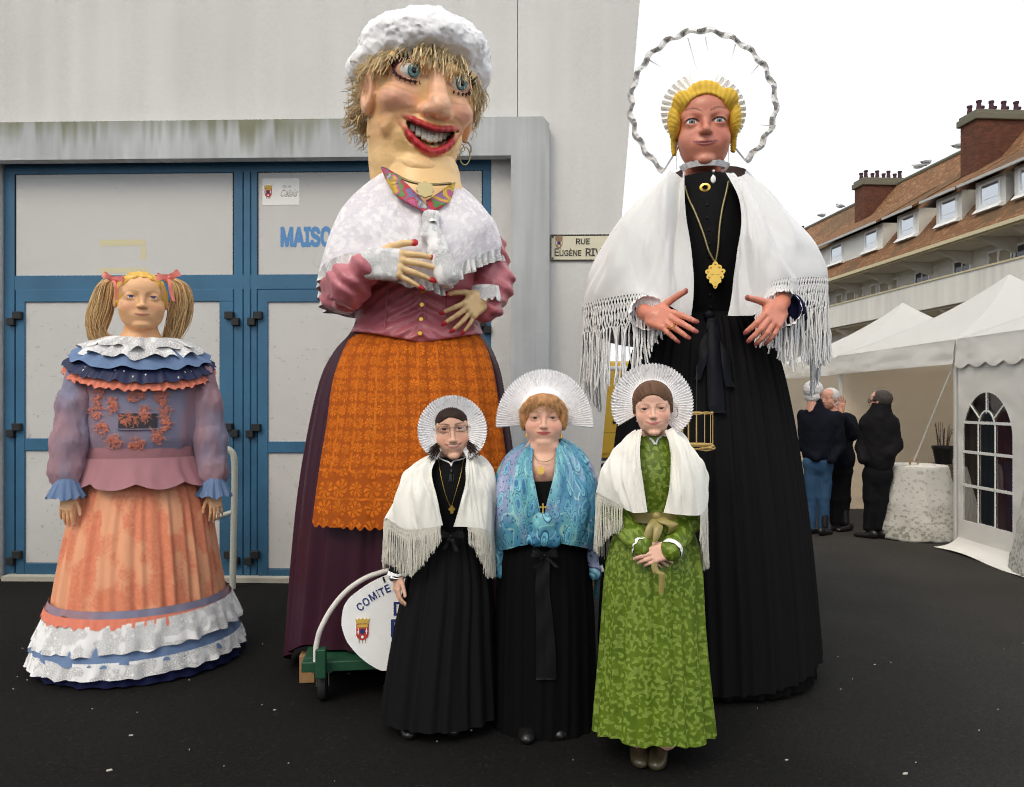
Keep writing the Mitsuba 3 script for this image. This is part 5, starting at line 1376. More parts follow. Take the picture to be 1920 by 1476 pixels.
# eyes: whites, irises, lashes, lids
for q, cx_ in ((-1, -48), (1, 47)):
    kk = add('eye', (K2W(ico((cx_, -49, 41), (26 if q < 0 else 24, 27, 20), 3)[0]), ico((0, 0, 0), 1, 3)[1]), 'm_eye_white', pink, smooth=True)
    gz = V3(.14, -1, -.02); gz /= np.linalg.norm(gz)
    cc = V3(cx_, -49, 41) + gz * 14.4
    def disc(r, dpt, dome, n=28):
        a = np.cross(gz, [0, 0, 1]); a /= np.linalg.norm(a); b = np.cross(a, gz); th = np.linspace(0, 2 * np.pi, n, endpoint=False)
        V_ = [cc + gz * (dpt + dome)]; 
        for fr, dd in ((.5, dome * .75), (.86, dome * .3), (1, 0), (1, -4)):
            for t in th: V_.append(cc + gz * (dpt + dd) + (a * np.cos(t) + b * np.sin(t)) * r * fr)
        Fd = [[0, 1 + i, 1 + (i + 1) % n] for i in range(n)]
        for l in range(3): Fd += [[1 + l * n + i, 1 + (l + 1) * n + i, 1 + (l + 1) * n + (i + 1) % n] for i in range(n)] + [[1 + l * n + i, 1 + (l + 1) * n + (i + 1) % n, 1 + l * n + (i + 1) % n] for i in range(n)]
        return K2W(np.array(V_)), np.array(Fd)
    mI = disc(11.8, 11.2, 1.6)
    rgi = np.random.default_rng(2); dd_ = np.concatenate([[0], np.repeat([.5, .86, 1, 1], 28)])
    ci = np.clip(np.array([.12, .23, .25]) * rgi.uniform(.7, 1.4, (len(mI[0]), 1)) * np.where(dd_ > .9, .3, 1.0)[:, None], 0, 1)
    add('iris', mI, 'm_vc_paint', kk, smooth=True, color=ci)
    add('pupil', disc(5.2, 12.4, .9), 'm_pupil', kk, smooth=True)
    # painted rims and lashes
    a = np.linspace(np.pi * .98, np.pi * .02, 17); w, h = (31, 20) if q < 0 else (28, 19)
    rim = [V3(cx_ + w * np.cos(t), -69 + 11 * np.cos(t) ** 2, 40 + h * np.sin(t) * .92) for t in a]
    low = [V3(cx_ + w * np.cos(t), -69 + 11 * np.cos(t) ** 2, 40 - h * np.sin(t) * .85) for t in a]
    mat_l = 'm_lid'
    if 'm_lid' not in scene: mat('m_lid', (.13, .02, .035), .4, .4)
    add('eyelid', cat_mesh([tube(K2W(rim), 4.2 * ks, 6), tube(K2W(low), 2.6 * ks, 6)]), 'm_lid', kk, smooth=True)
    ls = []
    for j, t in enumerate(np.linspace(np.pi * .95, np.pi * .1, 13)):
        b = V3(cx_ + w * np.cos(t), -70 + 11 * np.cos(t) ** 2, 40 + h * np.sin(t) * .94); u = V3(np.cos(t) * .75, -.35, np.sin(t) * 1.0 + .25); u /= np.linalg.norm(u); L_ = 14 + 5 * math.sin(j * 2.4)
        ls.append(K2W([b, b + u * L_ * .55 + V3(0, -2.5, 0), b + u * L_]))
    for j, t in enumerate(np.linspace(np.pi * .9, np.pi * .1, 9)):
        b = V3(cx_ + w * np.cos(t), -70 + 11 * np.cos(t) ** 2, 40 - h * np.sin(t) * .86); u = V3(np.cos(t) * .5, -.4, -.8); ls.append(K2W([b, b + u * 3.5, b + u * 7]))
    add('eyelash', strands(np.array(ls), np.linspace(3.2, .6, 3)[None].repeat(len(ls), 0) * ks, 5), 'm_pupil', kk, smooth=True, kind='stuff')
# teeth
for i, t in enumerate(np.linspace(-.80, .80, 9)):
    c = V3(2 + 52 * t, -68 + 36 * t * t, -64 + 30 * abs(t) ** 1.7)
    yaw = math.degrees(math.atan2(60 * t, 50))
    b = xf(box(-5.6, 5.6, -4, 4, -13 * (1 - .35 * t * t), 12 * (1 - .4 * t * t), 1.8), frame(c, *rot('z', yaw).T))
    add('tooth', (K2W(b[0]), b[1]), 'm_teeth', pink)
# hair: bouffant under the cap, fringe strands and curly sides
hs, hd = [], []
for t in np.linspace(-1, 1, 30):
    hs.append(V3(88 * t, -64 + 46 * t * t, 104 - 30 * t * t)); hd.append(V3(.55 * t - .35, -.45, -.75))
A1, r1, c1 = hairs(hs, hd, 44, 620, 1, (.74, .60, .36), 2.1, 3.0, grav=.45, spread=.26, wf=4.5)
hs, hd = [], []
for t in np.linspace(0, 1, 24):
    for q in (-1, 1):
        hs.append(V3(q * (100 + 4 * math.sin(t * 5)), 6 + 34 * t, 80 - 62 * t)); hd.append(V3(q * .45, -.25, -.7))
A2, r2, c2 = hairs(hs, hd, 36, 900, 2, (.68, .55, .33), 1.15, 6.5, grav=.5, spread=.4, K=12, wf=8)
hs, hd = [], []
for t in np.linspace(-1, 1, 24):
    for z in (60, 25, -5, -30):
        hs.append(V3(104 * t, 60 + 55 * math.sqrt(max(0, 1 - t * t)), z)); hd.append(V3(.6 * t, .5, -.5))
A3, r3, c3 = hairs(hs, hd, 36, 1000, 3, (.52, .40, .23), 1.3, 6.5, grav=.5, spread=.4, K=12, wf=8)
ms, cs = [], []
for A, r, c in ((A1, r1, c1), (A2, r2, c2), (A3, r3, c3)):
    v, f = strands(K2W(A), r * ks, 4); ms.append((v, f)); cs.append(np.repeat(c, A.shape[1] * 4, 0))
add('hair', cat_mesh(ms), 'm_vc', pink, smooth=True, color=np.clip(np.vstack(cs), 0, 1), label='frizzy ash blonde hair under the cap')
# lace cap
def capf(p):
    r = np.array([126, 122, 66]); q = (p - V3(0, 14, 112)) @ rot('y', -4)
    k0 = np.linalg.norm(q / r, axis=1); k1 = np.linalg.norm(q / r ** 2, axis=1); d = k0 * (k0 - 1) / np.maximum(k1, 1e-9)
    return d + 16 * (nfbm(p * .04, 3) - .5) + 7 * np.abs(nfbm(p * .10 + 4, 2) - .5)
cp = place([dict(t='f', f=capf, op='u', k=1), C((-96, -10, 78), (96, -26, 84), 30, 30, k=12), C((-108, 20, 66), (-112, 60, 60), 26, 26, k=14), C((108, 0, 76), (112, 50, 70), 24, 26, k=14),
            E((0, -120, 58), (108, 74, 40), None, k=10, op='s'), E((0, 6, 20), (100, 100, 70), None, k=10, op='s'), dict(t='f', op='d', k=1, f=lambda p: 7 * (nfbm(p * .11 + 2, 3) - .5) + 2.0 * (nfbm(p * .3, 2) - .5))], ko, ks, KM)
m = mesh_sdf(cp, ko - np.array([160, 160, -20]) * ks, ko + np.array([160, 160, 205]) * ks, .011, False)
nv = m[0]; 
add('lace_cap', (m[0], m[1]), 'm_lace_white', pink, smooth=True, uv=np.stack([nv[:, 0] + .3 * nv[:, 1], nv[:, 2] + .3 * nv[:, 1]], -1))
# hoop earrings
for c, R in ((V3(-104, 5, -58), 22), (V3(98, -8, -74), 17)):
    tt = np.linspace(0, 2 * np.pi, 28)
    yy = 6 if c[0] < 0 else 2
    add('earring', tube(K2W([c + V3(R * .75 * np.cos(t), R * .5 * np.cos(t) * (1 if c[0] < 0 else .6), R * np.sin(t)) for t in tt]), 1.3 * ks, 6), 'm_old_gold', pink, smooth=True)
# ---- neck scarf, necklace
def f_marble(p, n, uv):
    w = mikit.fbm(uv.x * 9, uv.y * 9, 1.0, octaves=3); t = (uv.x * 16 + uv.y * 13 + w * 15)
    h = t - dr.floor(t); k = mikit.cell_rand(t, 1.0, 3.0)
    c = mixc(mi.Color3f(.45, .03, .05), mi.Color3f(.60, .38, .03), sm(.25, .32, k)); c = mixc(c, mi.Color3f(.08, .22, .06), sm(.45, .5, k)); c = mixc(c, mi.Color3f(.18, .13, .28), sm(.6, .65, k)); c = mixc(c, mi.Color3f(.45, .08, .22), sm(.8, .85, k))
    return c * (0.65 + .35 * sm(0, .25, h))
mat('m_marble', mikit.proc(f_marble), 0.5, 0.35)
jY = KY
def dn(rows, Y=jY): return np.array([[P(x, y, Y + d - .075) for x, y, d in r] for r in rows])
sc1 = patch(dn([[(716, 314, -.10), (722, 330, -.16), (735, 352, -.20)], [(735, 322, -.19), (742, 350, -.24), (752, 374, -.27)], [(768, 352, -.25), (776, 372, -.29), (784, 392, -.31)], [(792, 378, -.27), (800, 392, -.31), (806, 406, -.33)]]), 40, 16)
sc2 = patch(dn([[(852, 342, -.10), (848, 362, -.16), (842, 376, -.20)], [(838, 350, -.19), (834, 376, -.24), (830, 386, -.27)], [(818, 366, -.25), (814, 386, -.29), (812, 396, -.31)], [(799, 378, -.27), (802, 392, -.32), (806, 406, -.34)]]), 40, 16)
for s_ in (sc1, sc2):
    add('scarf', solid(s_, .012), 'm_marble', pink, smooth=True, uv=np.vstack([np.stack([s_[..., 0], s_[..., 2]], -1).reshape(-1, 2)] * 2))
nk = mesh_sdf([C(P(784, 378, KY + .12), P(790, 410, KY + .04), .14, .22, yel, k=.02), C(P(790, 340, KY + .02), P(790, 420, KY + .0), .23, .3, yel, k=.05)], P(784, 420, KY) - [.36, .36, .1], P(784, 300, KY) + [.36, .36, .1], .015)
add('neck', (nk[0], nk[1]), 'm_vc_paint', pink, smooth=True, color=nk[2])
ch = [P(x, y, KY - d - .05) for x, y, d in ((722, 318, .13), (745, 330, .22), (770, 341, .265), (797, 346, .275), (820, 346, .265), (846, 344, .20))]
nc = chain(ch, .0075, 60, pink)
pc_ = P(797, 357, KY - .36); fl_ = [sg.Point(0, 0).buffer(.028)]
for i in range(8): fl_.append(sg.Point(.033 * math.cos(i * .785), .033 * math.sin(i * .785)).buffer(.0155))
add('pendant', xf(extr(unary_union(fl_), 0, .012), frame(pc_, (1, 0, 0), (0, .25, .97), (0, -.97, .25))), 'm_old_gold', nc, smooth=False)
# ---- skirt
mat('m_plum', (.036, .008, .018), .42, .22)
Pt, uv = loft([(600, 668, 900, .6, .006), (625, 658, 905, .66, .012), (655, 632, 922, .78, .02), (700, 607, 938, .86, .024), (780, 586, 950, .92, .026), (900, 566, 966, .90, .03), (1050, 551, 985, .86, .034), (1160, 543, 992, .83, .036), (1228, 537, 998, .80, .036)], KY, 420, 80, npl=26, seed=31, drift=.35)
_th, _v = np.meshgrid(np.linspace(-np.pi, np.pi, 420), np.linspace(0, 1, 80), indexing='ij')
Pt[..., 2] += .23 * _v ** 4 * np.clip(np.cos(_th) * 1.6, 0, 1) * .82
add('skirt', grid(Pt, uv), 'm_plum', pink, smooth=True)
skirt_pink = Pt
# ---- apron: a gathered crochet sheet over the front of the skirt
def f_crochet(p, n, uv):
    # motifs of petals in columns, ribs between the columns, a bordered hem band
    wob = .022 * (nz(uv.x * 14, uv.y * 14, 2.0) - .5)
    big = sm(.745, .75, uv.y)
    cs = mixc(mi.Color3f(.066), mi.Color3f(.098), big).x
    u, v = (uv.x + wob) / cs, (uv.y - wob) / cs
    fu = u - dr.floor(u) - .5; fv = v - dr.floor(v) - .5
    rr = dr.sqrt(fu * fu + fv * fv); an = dr.atan2(fv, fu)
    pet = dr.abs(dr.sin(an * 4 + 3.0 * rr)); leaf = sm(.30, .62, pet) * sm(.47, .40, rr) * sm(.05, .11, rr) + sm(.06, .03, rr)
    cu = uv.x / .132; fc = cu - dr.floor(cu) - .5
    rib = dr.maximum(sm(.42, .46, dr.abs(fc)) * (1 - big), sm(.008, .005, dr.abs(uv.y - .745)) + sm(.008, .005, dr.abs(uv.y - .885))) * (.55 + .45 * sm(.3, .5, nz(uv.x * 150, uv.y * 90)))
    thr = .7 + .5 * nz(uv.x * 210, uv.y * 210)
    hole = sm(.62, .74, nz(uv.x * 75, uv.y * 75, 5.0))
    k = dr.clip(dr.maximum(leaf, rib), 0, 1) * (1 - .75 * hole)
    return mixc(mi.Color3f(.33, .068, .007), mi.Color3f(.60, .155, .012), k * thr * (.55 + .7 * nz(uv.x * 24, uv.y * 18, 9.0)))
def f_crochet_h(p, n, uv): return mi.luminance(f_crochet(p, n, uv)) * 3
mat('m_crochet', mikit.proc(f_crochet), .85, .15, bump=mikit.proc(f_crochet_h, .002), scale=.006)
ap_rows = [(632, 668, 898, -.62), (650, 646, 908, 0), (700, 630, 926, 0), (760, 622, 938, 0), (850, 606, 946, 0), (955, 592, 952, 0)]
n_, m_ = 300, 120
ap_y = np.linspace(632, 954, m_)
xl = PchipInterpolator([632, 646, 700, 800, 850, 954], [668, 652, 630, 616, 607, 592])(ap_y); xr = PchipInterpolator([632, 646, 700, 800, 850, 954], [898, 908, 926, 940, 948, 962])(ap_y)
wl = PchipInterpolator([632, 655, 700, 780, 900, 1050], [660, 632, 607, 586, 566, 551])(ap_y); wr_ = PchipInterpolator([632, 655, 700, 780, 900, 1050], [906, 922, 938, 950, 966, 985])(ap_y)
rat = PchipInterpolator([632, 655, 700, 780, 900], [.67, .78, .86, .92, .95])(ap_y)
s01 = np.linspace(0, 1, n_)
Q = np.zeros((n_, m_, 3))
for j in range(m_):
    A_, B_ = P(wl[j], ap_y[j], KY), P(wr_[j], ap_y[j], KY); c_ = (A_[0] + B_[0]) / 2; rx_ = (B_[0] - A_[0]) / 2 + .035 + .035 * j / m_; ry_ = rx_ * rat[j]
    z_ = (A_[2] + B_[2]) / 2
    xa, xb = P(xl[j], ap_y[j], KY - ry_ * .55)[0], P(xr[j], ap_y[j], KY - ry_ * .55)[0]
    ta, tb = math.asin(max(-.99, (xa - c_) / rx_)), math.asin(min(.985, (xb - c_) / rx_))
    th = ta + (tb - ta) * s01
    vv = j / (m_ - 1)
    f_ = 1 + (.016 * (1 - .3 * vv)) * pleat(th * 1.4, vv, 22, 77, .2)
    Q[:, j] = np.stack([c_ + rx_ * f_ * np.sin(th), KY - ry_ * f_ * np.cos(th), np.full(n_, z_ - .10 * vv * 0) - (.012 * np.abs(np.sin(s01 * np.pi * 26)) if j == m_ - 1 else 0)], -1)
    Q[:, j, 2] -= .012 * vv ** 8 * np.abs(np.sin(s01 * np.pi * 22))
uq = np.stack([np.broadcast_to(((s01 - .5) * 1.22)[:, None], (n_, m_)), np.broadcast_to((np.linspace(0, 1.02, m_))[None], (n_, m_))], -1)
add('apron', grid(Q, uq), 'm_crochet', pink, smooth=True, label='orange crochet apron')
# ---- jacket: pink satin, darted and drawn
satin = (.43, .125, .15)
mat('m_satin', satin, .33, .5, sheen=.25, anisotropic=.4)
jc = lambda x, y, d=0.0: P(x, y, KY + d)
def jk(p):
    w = .010 * np.sin(p[:, 2] * 95 + 60 * np.abs(p[:, 0] - jc(790, 560)[0]) + 5 * nnoise(p * 5)) * np.exp(-((p[:, 0] - jc(770, 560)[0]) / .17) ** 2) * (p[:, 1] < KY - .1)
    return w + .024 * (nfbm(p * np.array([7, 7, 13]) + 3, 3) - .5) 
jp = [E(jc(785, 470, .02), (.40, .30, .30), k=.05), E(jc(783, 560, .0), (.365, .275, .33), k=.08), E(jc(783, 640, .0), (.395, .375, .17), k=.10), E(jc(790, 520, -.14), (.26, .20, .20), k=.1), dict(t='f', op='d', k=1, f=jk)]
hem_c = jc(790, 640)[0]
jp += [dict(t='f', op='i', k=.01, f=lambda p: -(p[:, 2] - (P(790, 645, KY - .3)[2] + .075 * np.minimum(np.abs(p[:, 0] - hem_c) / .36, 1)) ) )]
m = mesh_sdf(jp, jc(785, 660) - [.5, .42, 0], jc(785, 360) + [.5, .42, 0], .012, False)
jac = add('jacket', (m[0], m[1]), 'm_satin', pink, smooth=True)
jS = cKDTree(np.stack(project(m[0][m[0][:, 1] < KY - .02]), -1)); jV = m[0][m[0][:, 1] < KY - .02]
def jat(px, py, o=.0):
    d, i = jS.query([px, py], 5); p = jV[i].mean(0); return p + [0, -o, 0]
for bx, by in ((800, 500), (793, 546), (791, 572), (789, 598), (787, 625)):
    b = jat(bx, by, .004)
    bt_ = add('button', xf(lathe([(.001, 0), (.013, 0), (.015, .005), (.011, .010), (.001, .010)], 16), frame(b, (1, 0, 0), (0, 0, 1), (0, -1, 0))), 'm_gold', jac, smooth=40)
sm_ = [tube([jat(x, y, .003) for x, y in pts], .004, 5) for pts in (((796, 530), (796, 560), (796, 600), (793, 632)), ((726, 540), (724, 580), (722, 618)), ((838, 540), (840, 580), (842, 618)))]
for s_ in sm_: add('seam', s_, 'm_satin', jac, smooth=True)
add('sleeve', sl([jc(700, 430, .0), jc(664, 500, -.02), jc(642, 545, -.10), jc(655, 535, -.36), jc(690, 500, -.48)], (.14, .13, .12, .105, .08), 2), 'm_satin', pink, smooth=True)
add('sleeve', sl([jc(888, 440, .0), jc(915, 490, -.02), jc(922, 540, -.08), jc(912, 575, -.2)], (.13, .12, .115, .085), 5), 'm_satin', pink, smooth=True)
# ---- hands
hskin = (.66, .45, .22); nailr = (.42, .012, .022)
h1 = hand(jc(688, 494, -.50), jc(800, 499, -.58) - jc(688, 494, -.50), (0, 0, 1), (0, -1, .15), .375, hskin, curls=((8, 14, 10), (8, 14, 10), (10, 14, 10), (10, 14, 8)), spread=(1, -5, -14, -22), th=(42, 5, 22, 14), nail=nailr, nail_len=1.25, fat=.92, nail_w=1.15)
h1[1]['a'] = V3(.02, 0, 0)
m = mesh_sdf(h1, jc(745, 490, -.54) - [.27, .14, .20], jc(745, 490, -.54) + [.27, .14, .20], .0062)
add('hand', m[:2], 'm_vc_paint', pink, smooth=True, color=np.clip(m[2] * (.85 + .3 * nfbm(m[0] * 30, 3))[:, None], 0, 1), label='hand in white lace mitten laid across the chest, red nails')
mit = hand(jc(688, 494, -.50), jc(800, 499, -.58) - jc(688, 494, -.50), (0, 0, 1), (0, -1, .15), .375, hskin)
mit = [mit[0], mit[1]]; mit[1]['a'] = V3(.02, 0, 0); mit[0]['r'] = V3(.27, .225, .095); mit[0]['rd'] = .09; mit[1]['ra'] = .155; mit[1]['rb'] = .14; mit[0]['c'] = V3(.23, 0, 0)
mm = mesh_sdf(mit, jc(715, 490, -.52) - [.2, .14, .16], jc(715, 490, -.52) + [.2, .14, .16], .008, False)
add('mitten', mm[:2], 'm_lace', pink, smooth=True, uv=np.stack([mm[0][:, 0], mm[0][:, 2]], -1))
h2 = hand(jc(906, 545, -.27), jc(868, 600, -.36) - jc(906, 545, -.27), (-.75, -.45, .6), (.55, -.75, -.1), .30, hskin, curls=((14, 26, 16), (10, 22, 16), (10, 22, 14), (12, 20, 12)), spread=(16, 4, -8, -20), th=(42, 20, 12, 12), nail=nailr, nail_len=1.25, fat=.95, nail_w=1.15)
for p_ in h2: pass
f2 = np.array(jc(862, 596, -.37) - jc(908, 556, -.27))
h2 = hand(jc(908, 556, -.27), f2, (-.25, -.25, .9), (.25, -1, -.1), .30, hskin, curls=((12, 20, 14), (10, 18, 14), (10, 18, 12), (10, 18, 12)), spread=(14, 3, -10, -22), th=(48, 14, 14, 12), nail=nailr, nail_len=1.25, fat=.95, nail_w=1.15)
m = mesh_sdf(h2, jc(882, 580, -.33) - [.2, .16, .2], jc(882, 580, -.33) + [.2, .16, .2], .006)
add('hand', m[:2], 'm_vc_paint', pink, smooth=True, color=np.clip(m[2] * (.85 + .3 * nfbm(m[0] * 30, 3))[:, None], 0, 1), label='hand held at the waist with splayed fingers and red nails')
ec = jc(910, 553, -.255)
add('cuff', grid(*ruffle(ec[0], ec[1], .075, .06, ec[2] + .05, .092, .07, ec[2] - .03, n=14, amp=.05, seed=5, nth=120)), 'm_lace', pink, smooth=True)
# ---- lace shawl
net = [[(806, 402, -.36), (812, 440, -.42), (820, 485, -.46), (832, 528, -.48)],
       [(790, 392, -.33), (775, 440, -.42), (776, 480, -.47), (790, 515, -.50)],
       [(762, 370, -.29), (735, 410, -.36), (715, 455, -.44), (716, 498, -.50)],
       [(738, 340, -.22), (690, 385, -.26), (664, 430, -.33), (662, 474, -.40)],
       [(726, 322, -.10), (662, 372, -.06), (626, 430, -.10), (600, 508, -.14)],
       [(728, 318, .10), (680, 370, .20), (632, 440, .24), (606, 560, .2)],
       [(785, 316, .22), (785, 380, .34), (785, 460, .40), (785, 580, .42)],
       [(848, 336, .12), (890, 380, .2), (915, 440, .22), (925, 540, .2)],
       [(854, 344, -.08), (900, 385, -.04), (930, 425, -.06), (940, 468, -.08)],
       [(846, 356, -.20), (885, 395, -.24), (905, 430, -.28), (908, 474, -.30)],
       [(832, 378, -.29), (858, 410, -.34), (872, 450, -.40), (872, 490, -.42)],
       [(808, 398, -.36), (816, 436, -.43), (828, 480, -.47), (836, 522, -.49)]]
S_, us = shawl(net, KY, 260, 60, wr=.016, fu=22, fv=2, seed=4)
def f_shlace(p, n, uv):
    a, b, r = mikit.voronoi(uv.x * 75, uv.y * 75)
    fl = sm(.46, .66, mikit.fbm(uv.x * 38, uv.y * 26, 3.0, octaves=3)); th = sm(.22, .06, b - a)
    k = dr.maximum(th * .7, fl)
    return mixc(mi.Color3f(.68, .635, .69), mi.Color3f(.82, .80, .81), k)
mat('m_shawl_lace', mikit.proc(f_shlace), .85, .15, bump=mikit.proc(f_lace_h, 2e-3), scale=.003)
sh = add('lace_shawl', grid(S_, us), 'm_shawl_lace', pink, smooth=True)
fr1 = trim(S_[:, -1], .075, 420, .020, 1)
add('frill', grid(fr1, np.stack(np.meshgrid(np.linspace(0, 4, 420), np.linspace(0, .08, 10), indexing='ij'), -1)), 'm_lace', sh, smooth=True)
fr2 = trim(np.vstack([S_[:70, 0][::-1]]) + [0, -.02, .01], .05, 160, .016, 2, out=np.array([-.75, -.4, .5]) / 1.0)
add('frill', grid(fr2, np.stack(np.meshgrid(np.linspace(0, 1, 160), np.linspace(0, .08, 10), indexing='ij'), -1)), 'm_lace', sh, smooth=True)
kn = [E(P(810, 408, KY - .42), (.05, .04, .04), k=.02), C(P(812, 415, KY - .43), P(822, 470, KY - .50), .035, .05, k=.02), C(P(822, 470, KY - .50), P(838, 516, KY - .53), .05, .065, k=.02), C(P(806, 412, KY - .43), P(796, 440, KY - .48), .03, .025, k=.02), dict(t='f', op='d', k=1, f=lambda p: .03 * (nfbm(p * np.array([30, 30, 9]), 3) - .5))]
m = mesh_sdf(kn, P(815, 530, KY - .5) - [.14, .14, .08], P(815, 395, KY - .45) + [.14, .14, .06], .008, False)
add('shawl_knot', m[:2], 'm_lace', sh, smooth=True, uv=np.stack([m[0][:, 0], m[0][:, 2]], -1))
bp_ = P(812, 415, KY - .475)
add('brooch', xf(lathe([(.001, 0), (.025, 0), (.02, .012), (.001, .016)], 14), frame(bp_, (1, 0, 0), (0, 0, .6), (0, -1, 0))), 'm_silver', sh, smooth=40)
# ---------------------------------------------------------------- the trolley that carries her, and its sign
mat('m_green', (.012, .062, .030), .4, .45)
mat('m_rubber', (.014, .014, .014), .7, .3)
mat('m_cream_pipe', (.62, .58, .54), .45, .4)
mat('m_wood', (.30, .17, .08), .7, .2)
tro = thing('trolley', 'green steel trolley with black castor wheels under the tallest puppet', 'trolley')
tz = .155
ta_, tb_ = P(566, 1250, 4.08), P(1000, 1250, 4.08)
x0_, x1_ = ta_[0], tb_[0]
add('deck', [box(x0_, x1_, 4.06, 4.13, tz, tz + .05, .004), box(x0_, x1_, 5.45, 5.52, tz, tz + .05, .004), box(x0_, x0_ + .07, 4.132, 5.448, tz, tz + .05, .004), box(x1_ - .07, x1_, 4.132, 5.448, tz, tz + .05, .004), box(x0_ + .071, x1_ - .071, 4.132, 5.448, tz + .03, tz + .048)], 'm_green', tro)
add('socket', [box(x0_ + .075, x0_ + .125, 3.995, 4.058, tz - .012, tz + .13, .004)], 'm_green', tro)
for wx, wy in ((x0_ + .10, 4.11), (x1_ - .1, 4.11), (x0_ + .1, 5.48), (x1_ - .1, 5.48)):
    w = add('castor', xf(lathe([(.001, -.022), (.055, -.022), (.075, -.018), (.08, 0), (.075, .018), (.055, .022), (.001, .022)], 24), frame((wx, wy, .08), (0, 1, 0), (0, 0, 1), (1, 0, 0))), 'm_rubber', tro, smooth=40)
    add('fork', [box(wx - .034, wx - .026, wy - .02, wy + .02, .07, .148, .002), box(wx + .026, wx + .034, wy - .02, wy + .02, .07, .148, .002), box(wx - .05, wx + .05, wy - .045, wy + .045, .1485, .1545, .002)], 'm_silver', w)
add('wooden_block', box(x0_ - .05, x0_ + .03, 4.35, 4.45, .002, .15, .004), 'm_wood', tro)
hp_ = [P(592, 1240, 4.03), P(592, 1222, 4.03), P(597, 1192, 4.03), P(612, 1158, 4.04), P(632, 1128, 4.05), P(660, 1100, 4.06), P(700, 1078, 4.07), P(745, 1068, 4.08), P(800, 1075, 4.08), P(850, 1100, 4.08)]
add('hoop', tube(hp_, .0135, 10, 70), 'm_cream_pipe', tro, smooth=True)
# almond shaped sign
sg_ = thing('almond_sign', 'white almond shaped sign board with blue lettering and a crest, leaning on the trolley', 'sign')
SY = 4.0
so = P(742, 1168, SY); sk = P(743, 1168, SY)[0] - so[0]
SMx = frame(so, (1, 0, 0), (0, .12, .993), (0, -.993, .12))
def spx(x, y): return ((x - 742) * sk, -(y - 1168) * sk)
Lp = [spx(x, y) for x, y in ((716, 1255), (690, 1240), (664, 1216), (648, 1192), (641, 1165), (643, 1142), (652, 1123), (672, 1106), (700, 1089), (735, 1075))]
lo_ = spl(np.array(Lp), 60)
cxs = spx(785, 1168)[0]
full = sg.Polygon(list(map(tuple, lo_)) + [(2 * cxs - x, y) for x, y in lo_[::-1]])
sgb = add('board', extr(full, -.008, 0, SMx), 'm_white', sg_)
def stext(s, x, y, hpx, ang, wpx, matn='m_navy_ink'):
    m = text(s, hpx * sk, .0025, True); v, f = m; v = v.copy(); v[:, 0] = (v[:, 0] - v[:, 0].min()) * wpx * sk / np.ptp(v[:, 0])
    v[:, :3] = v @ rot('z', ang).T; a, b = spx(x, y); v += [a, b, .0008]
    add('letter', xf((v, f), SMx), matn, sgb)
ccx_, ccy_, rad_ = 785, 1240, 152
for i, chh in enumerate('COMITE'):
    a = math.radians(138.0 - 7.6 * i - (2 if chh in 'ITE' else 0)); 
for chh, x, y, ang, w in (('C', 675, 1145, 36, 11), ('O', 685, 1136.5, 33, 12), ('M', 697, 1127, 31, 12.5), ('I', 710.5, 1119.5, 28, 3.2), ('T', 714.5, 1118, 26, 10), ('E', 725, 1112, 23, 9)):
    stext(chh, x, y, 14, ang, w)
stext('E', 733, 1193, 31, 0, 22)
stext('D', 738, 1154, 24, 0, 22)
a_, b_ = spx(680, 1180)
crest(0, 0, 23, 0, sg_, at=SMx @ frame((a_, b_, .0005), (1, 0, 0), (0, 1, 0), (0, 0, 1)), k=sk)
add('handle_slot', xf((lambda v: (v[0], v[1]))(tube([(spx(718, 1082)[0], spx(718, 1082)[1], .001), (spx(721, 1092)[0], spx(721, 1092)[1], .001)], 2.0 * sk, 6)), SMx), 'm_black', sgb)
# ---------------------------------------------------------------- the third puppet: woman in black with a halo bonnet and a white fringed shawl
bearing(1325)
BY = 4.6
blk = thing('giant_puppet', 'parade puppet in a black dress with tall halo bonnet, white fringed shawl and gold pendant', 'parade puppet')
bs = (P(1320, 230, BY)[2] - P(1320, 231, BY)[2])
bskin = (.56, .205, .135)
hb = P(1319, 231, BY - .13) + [0, .13, 0]
HBm = rot('z', 4) @ rot('x', 5)
hS = 158 * bs * .98
fp = face_prims(bskin, lip=(.34, .085, .08), brow=(.03, .012, .012), eye_dx=.157, eye_z=.035, slot=(.070, .027), fw=1.02, jw=1.0, mouth_w=.135, mouth_z=-.225, nose_l=.75, nose_w=.9, nzb=-.09, lash=(.10, .03, .025), brow_z=.105, brow_arc=.045, brow_r=.0075,
                blush=(.56, .17, .12), neck=(.22, .20, -.70), chin_z=-.40, jaw_z=-.26, smile=.022, lip_t=.9, dark=(.17, .04, .04))
fp += [paint2d([(-.235, .035), (-.19, .062), (-.145, .068), (-.10, .055), (-.075, .03)], .013, (.025, .01, .01), .009, .95), paint2d([(.235, .035), (.19, .062), (.145, .068), (.10, .055), (.075, .03)], .013, (.025, .01, .01), .009, .95),
       E((-.22, -.25, -.12), (.10, .16, .14), (.66, .30, .21), k=.12, op='p', w=.5), E((0, -.36, -.385), (.12, .1, .05), (.64, .28, .20), k=.06, op='p', w=.5)]  # lighter left cheek: highlight from that side painted into the skin colour
place(fp, hb, hS, HBm)
V, Fc, col = mesh_sdf(fp, hb - np.array([.46, .5, .72]) * hS, hb + np.array([.46, .56, .58]) * hS, .0058)
add('head', (V, Fc), 'm_vc_paint', blk, smooth=True, color=np.clip(col * (1 + .14 * (nfbm(V * 16, 3) - .5))[:, None], 0, 1))
eyes(blk, hb, hS, HBm, .157, .035, iris=(.20, .24, .26), gaze=(.02, -1, -.05), ia=26, pupil=10)
by = (.74, .47, .055)
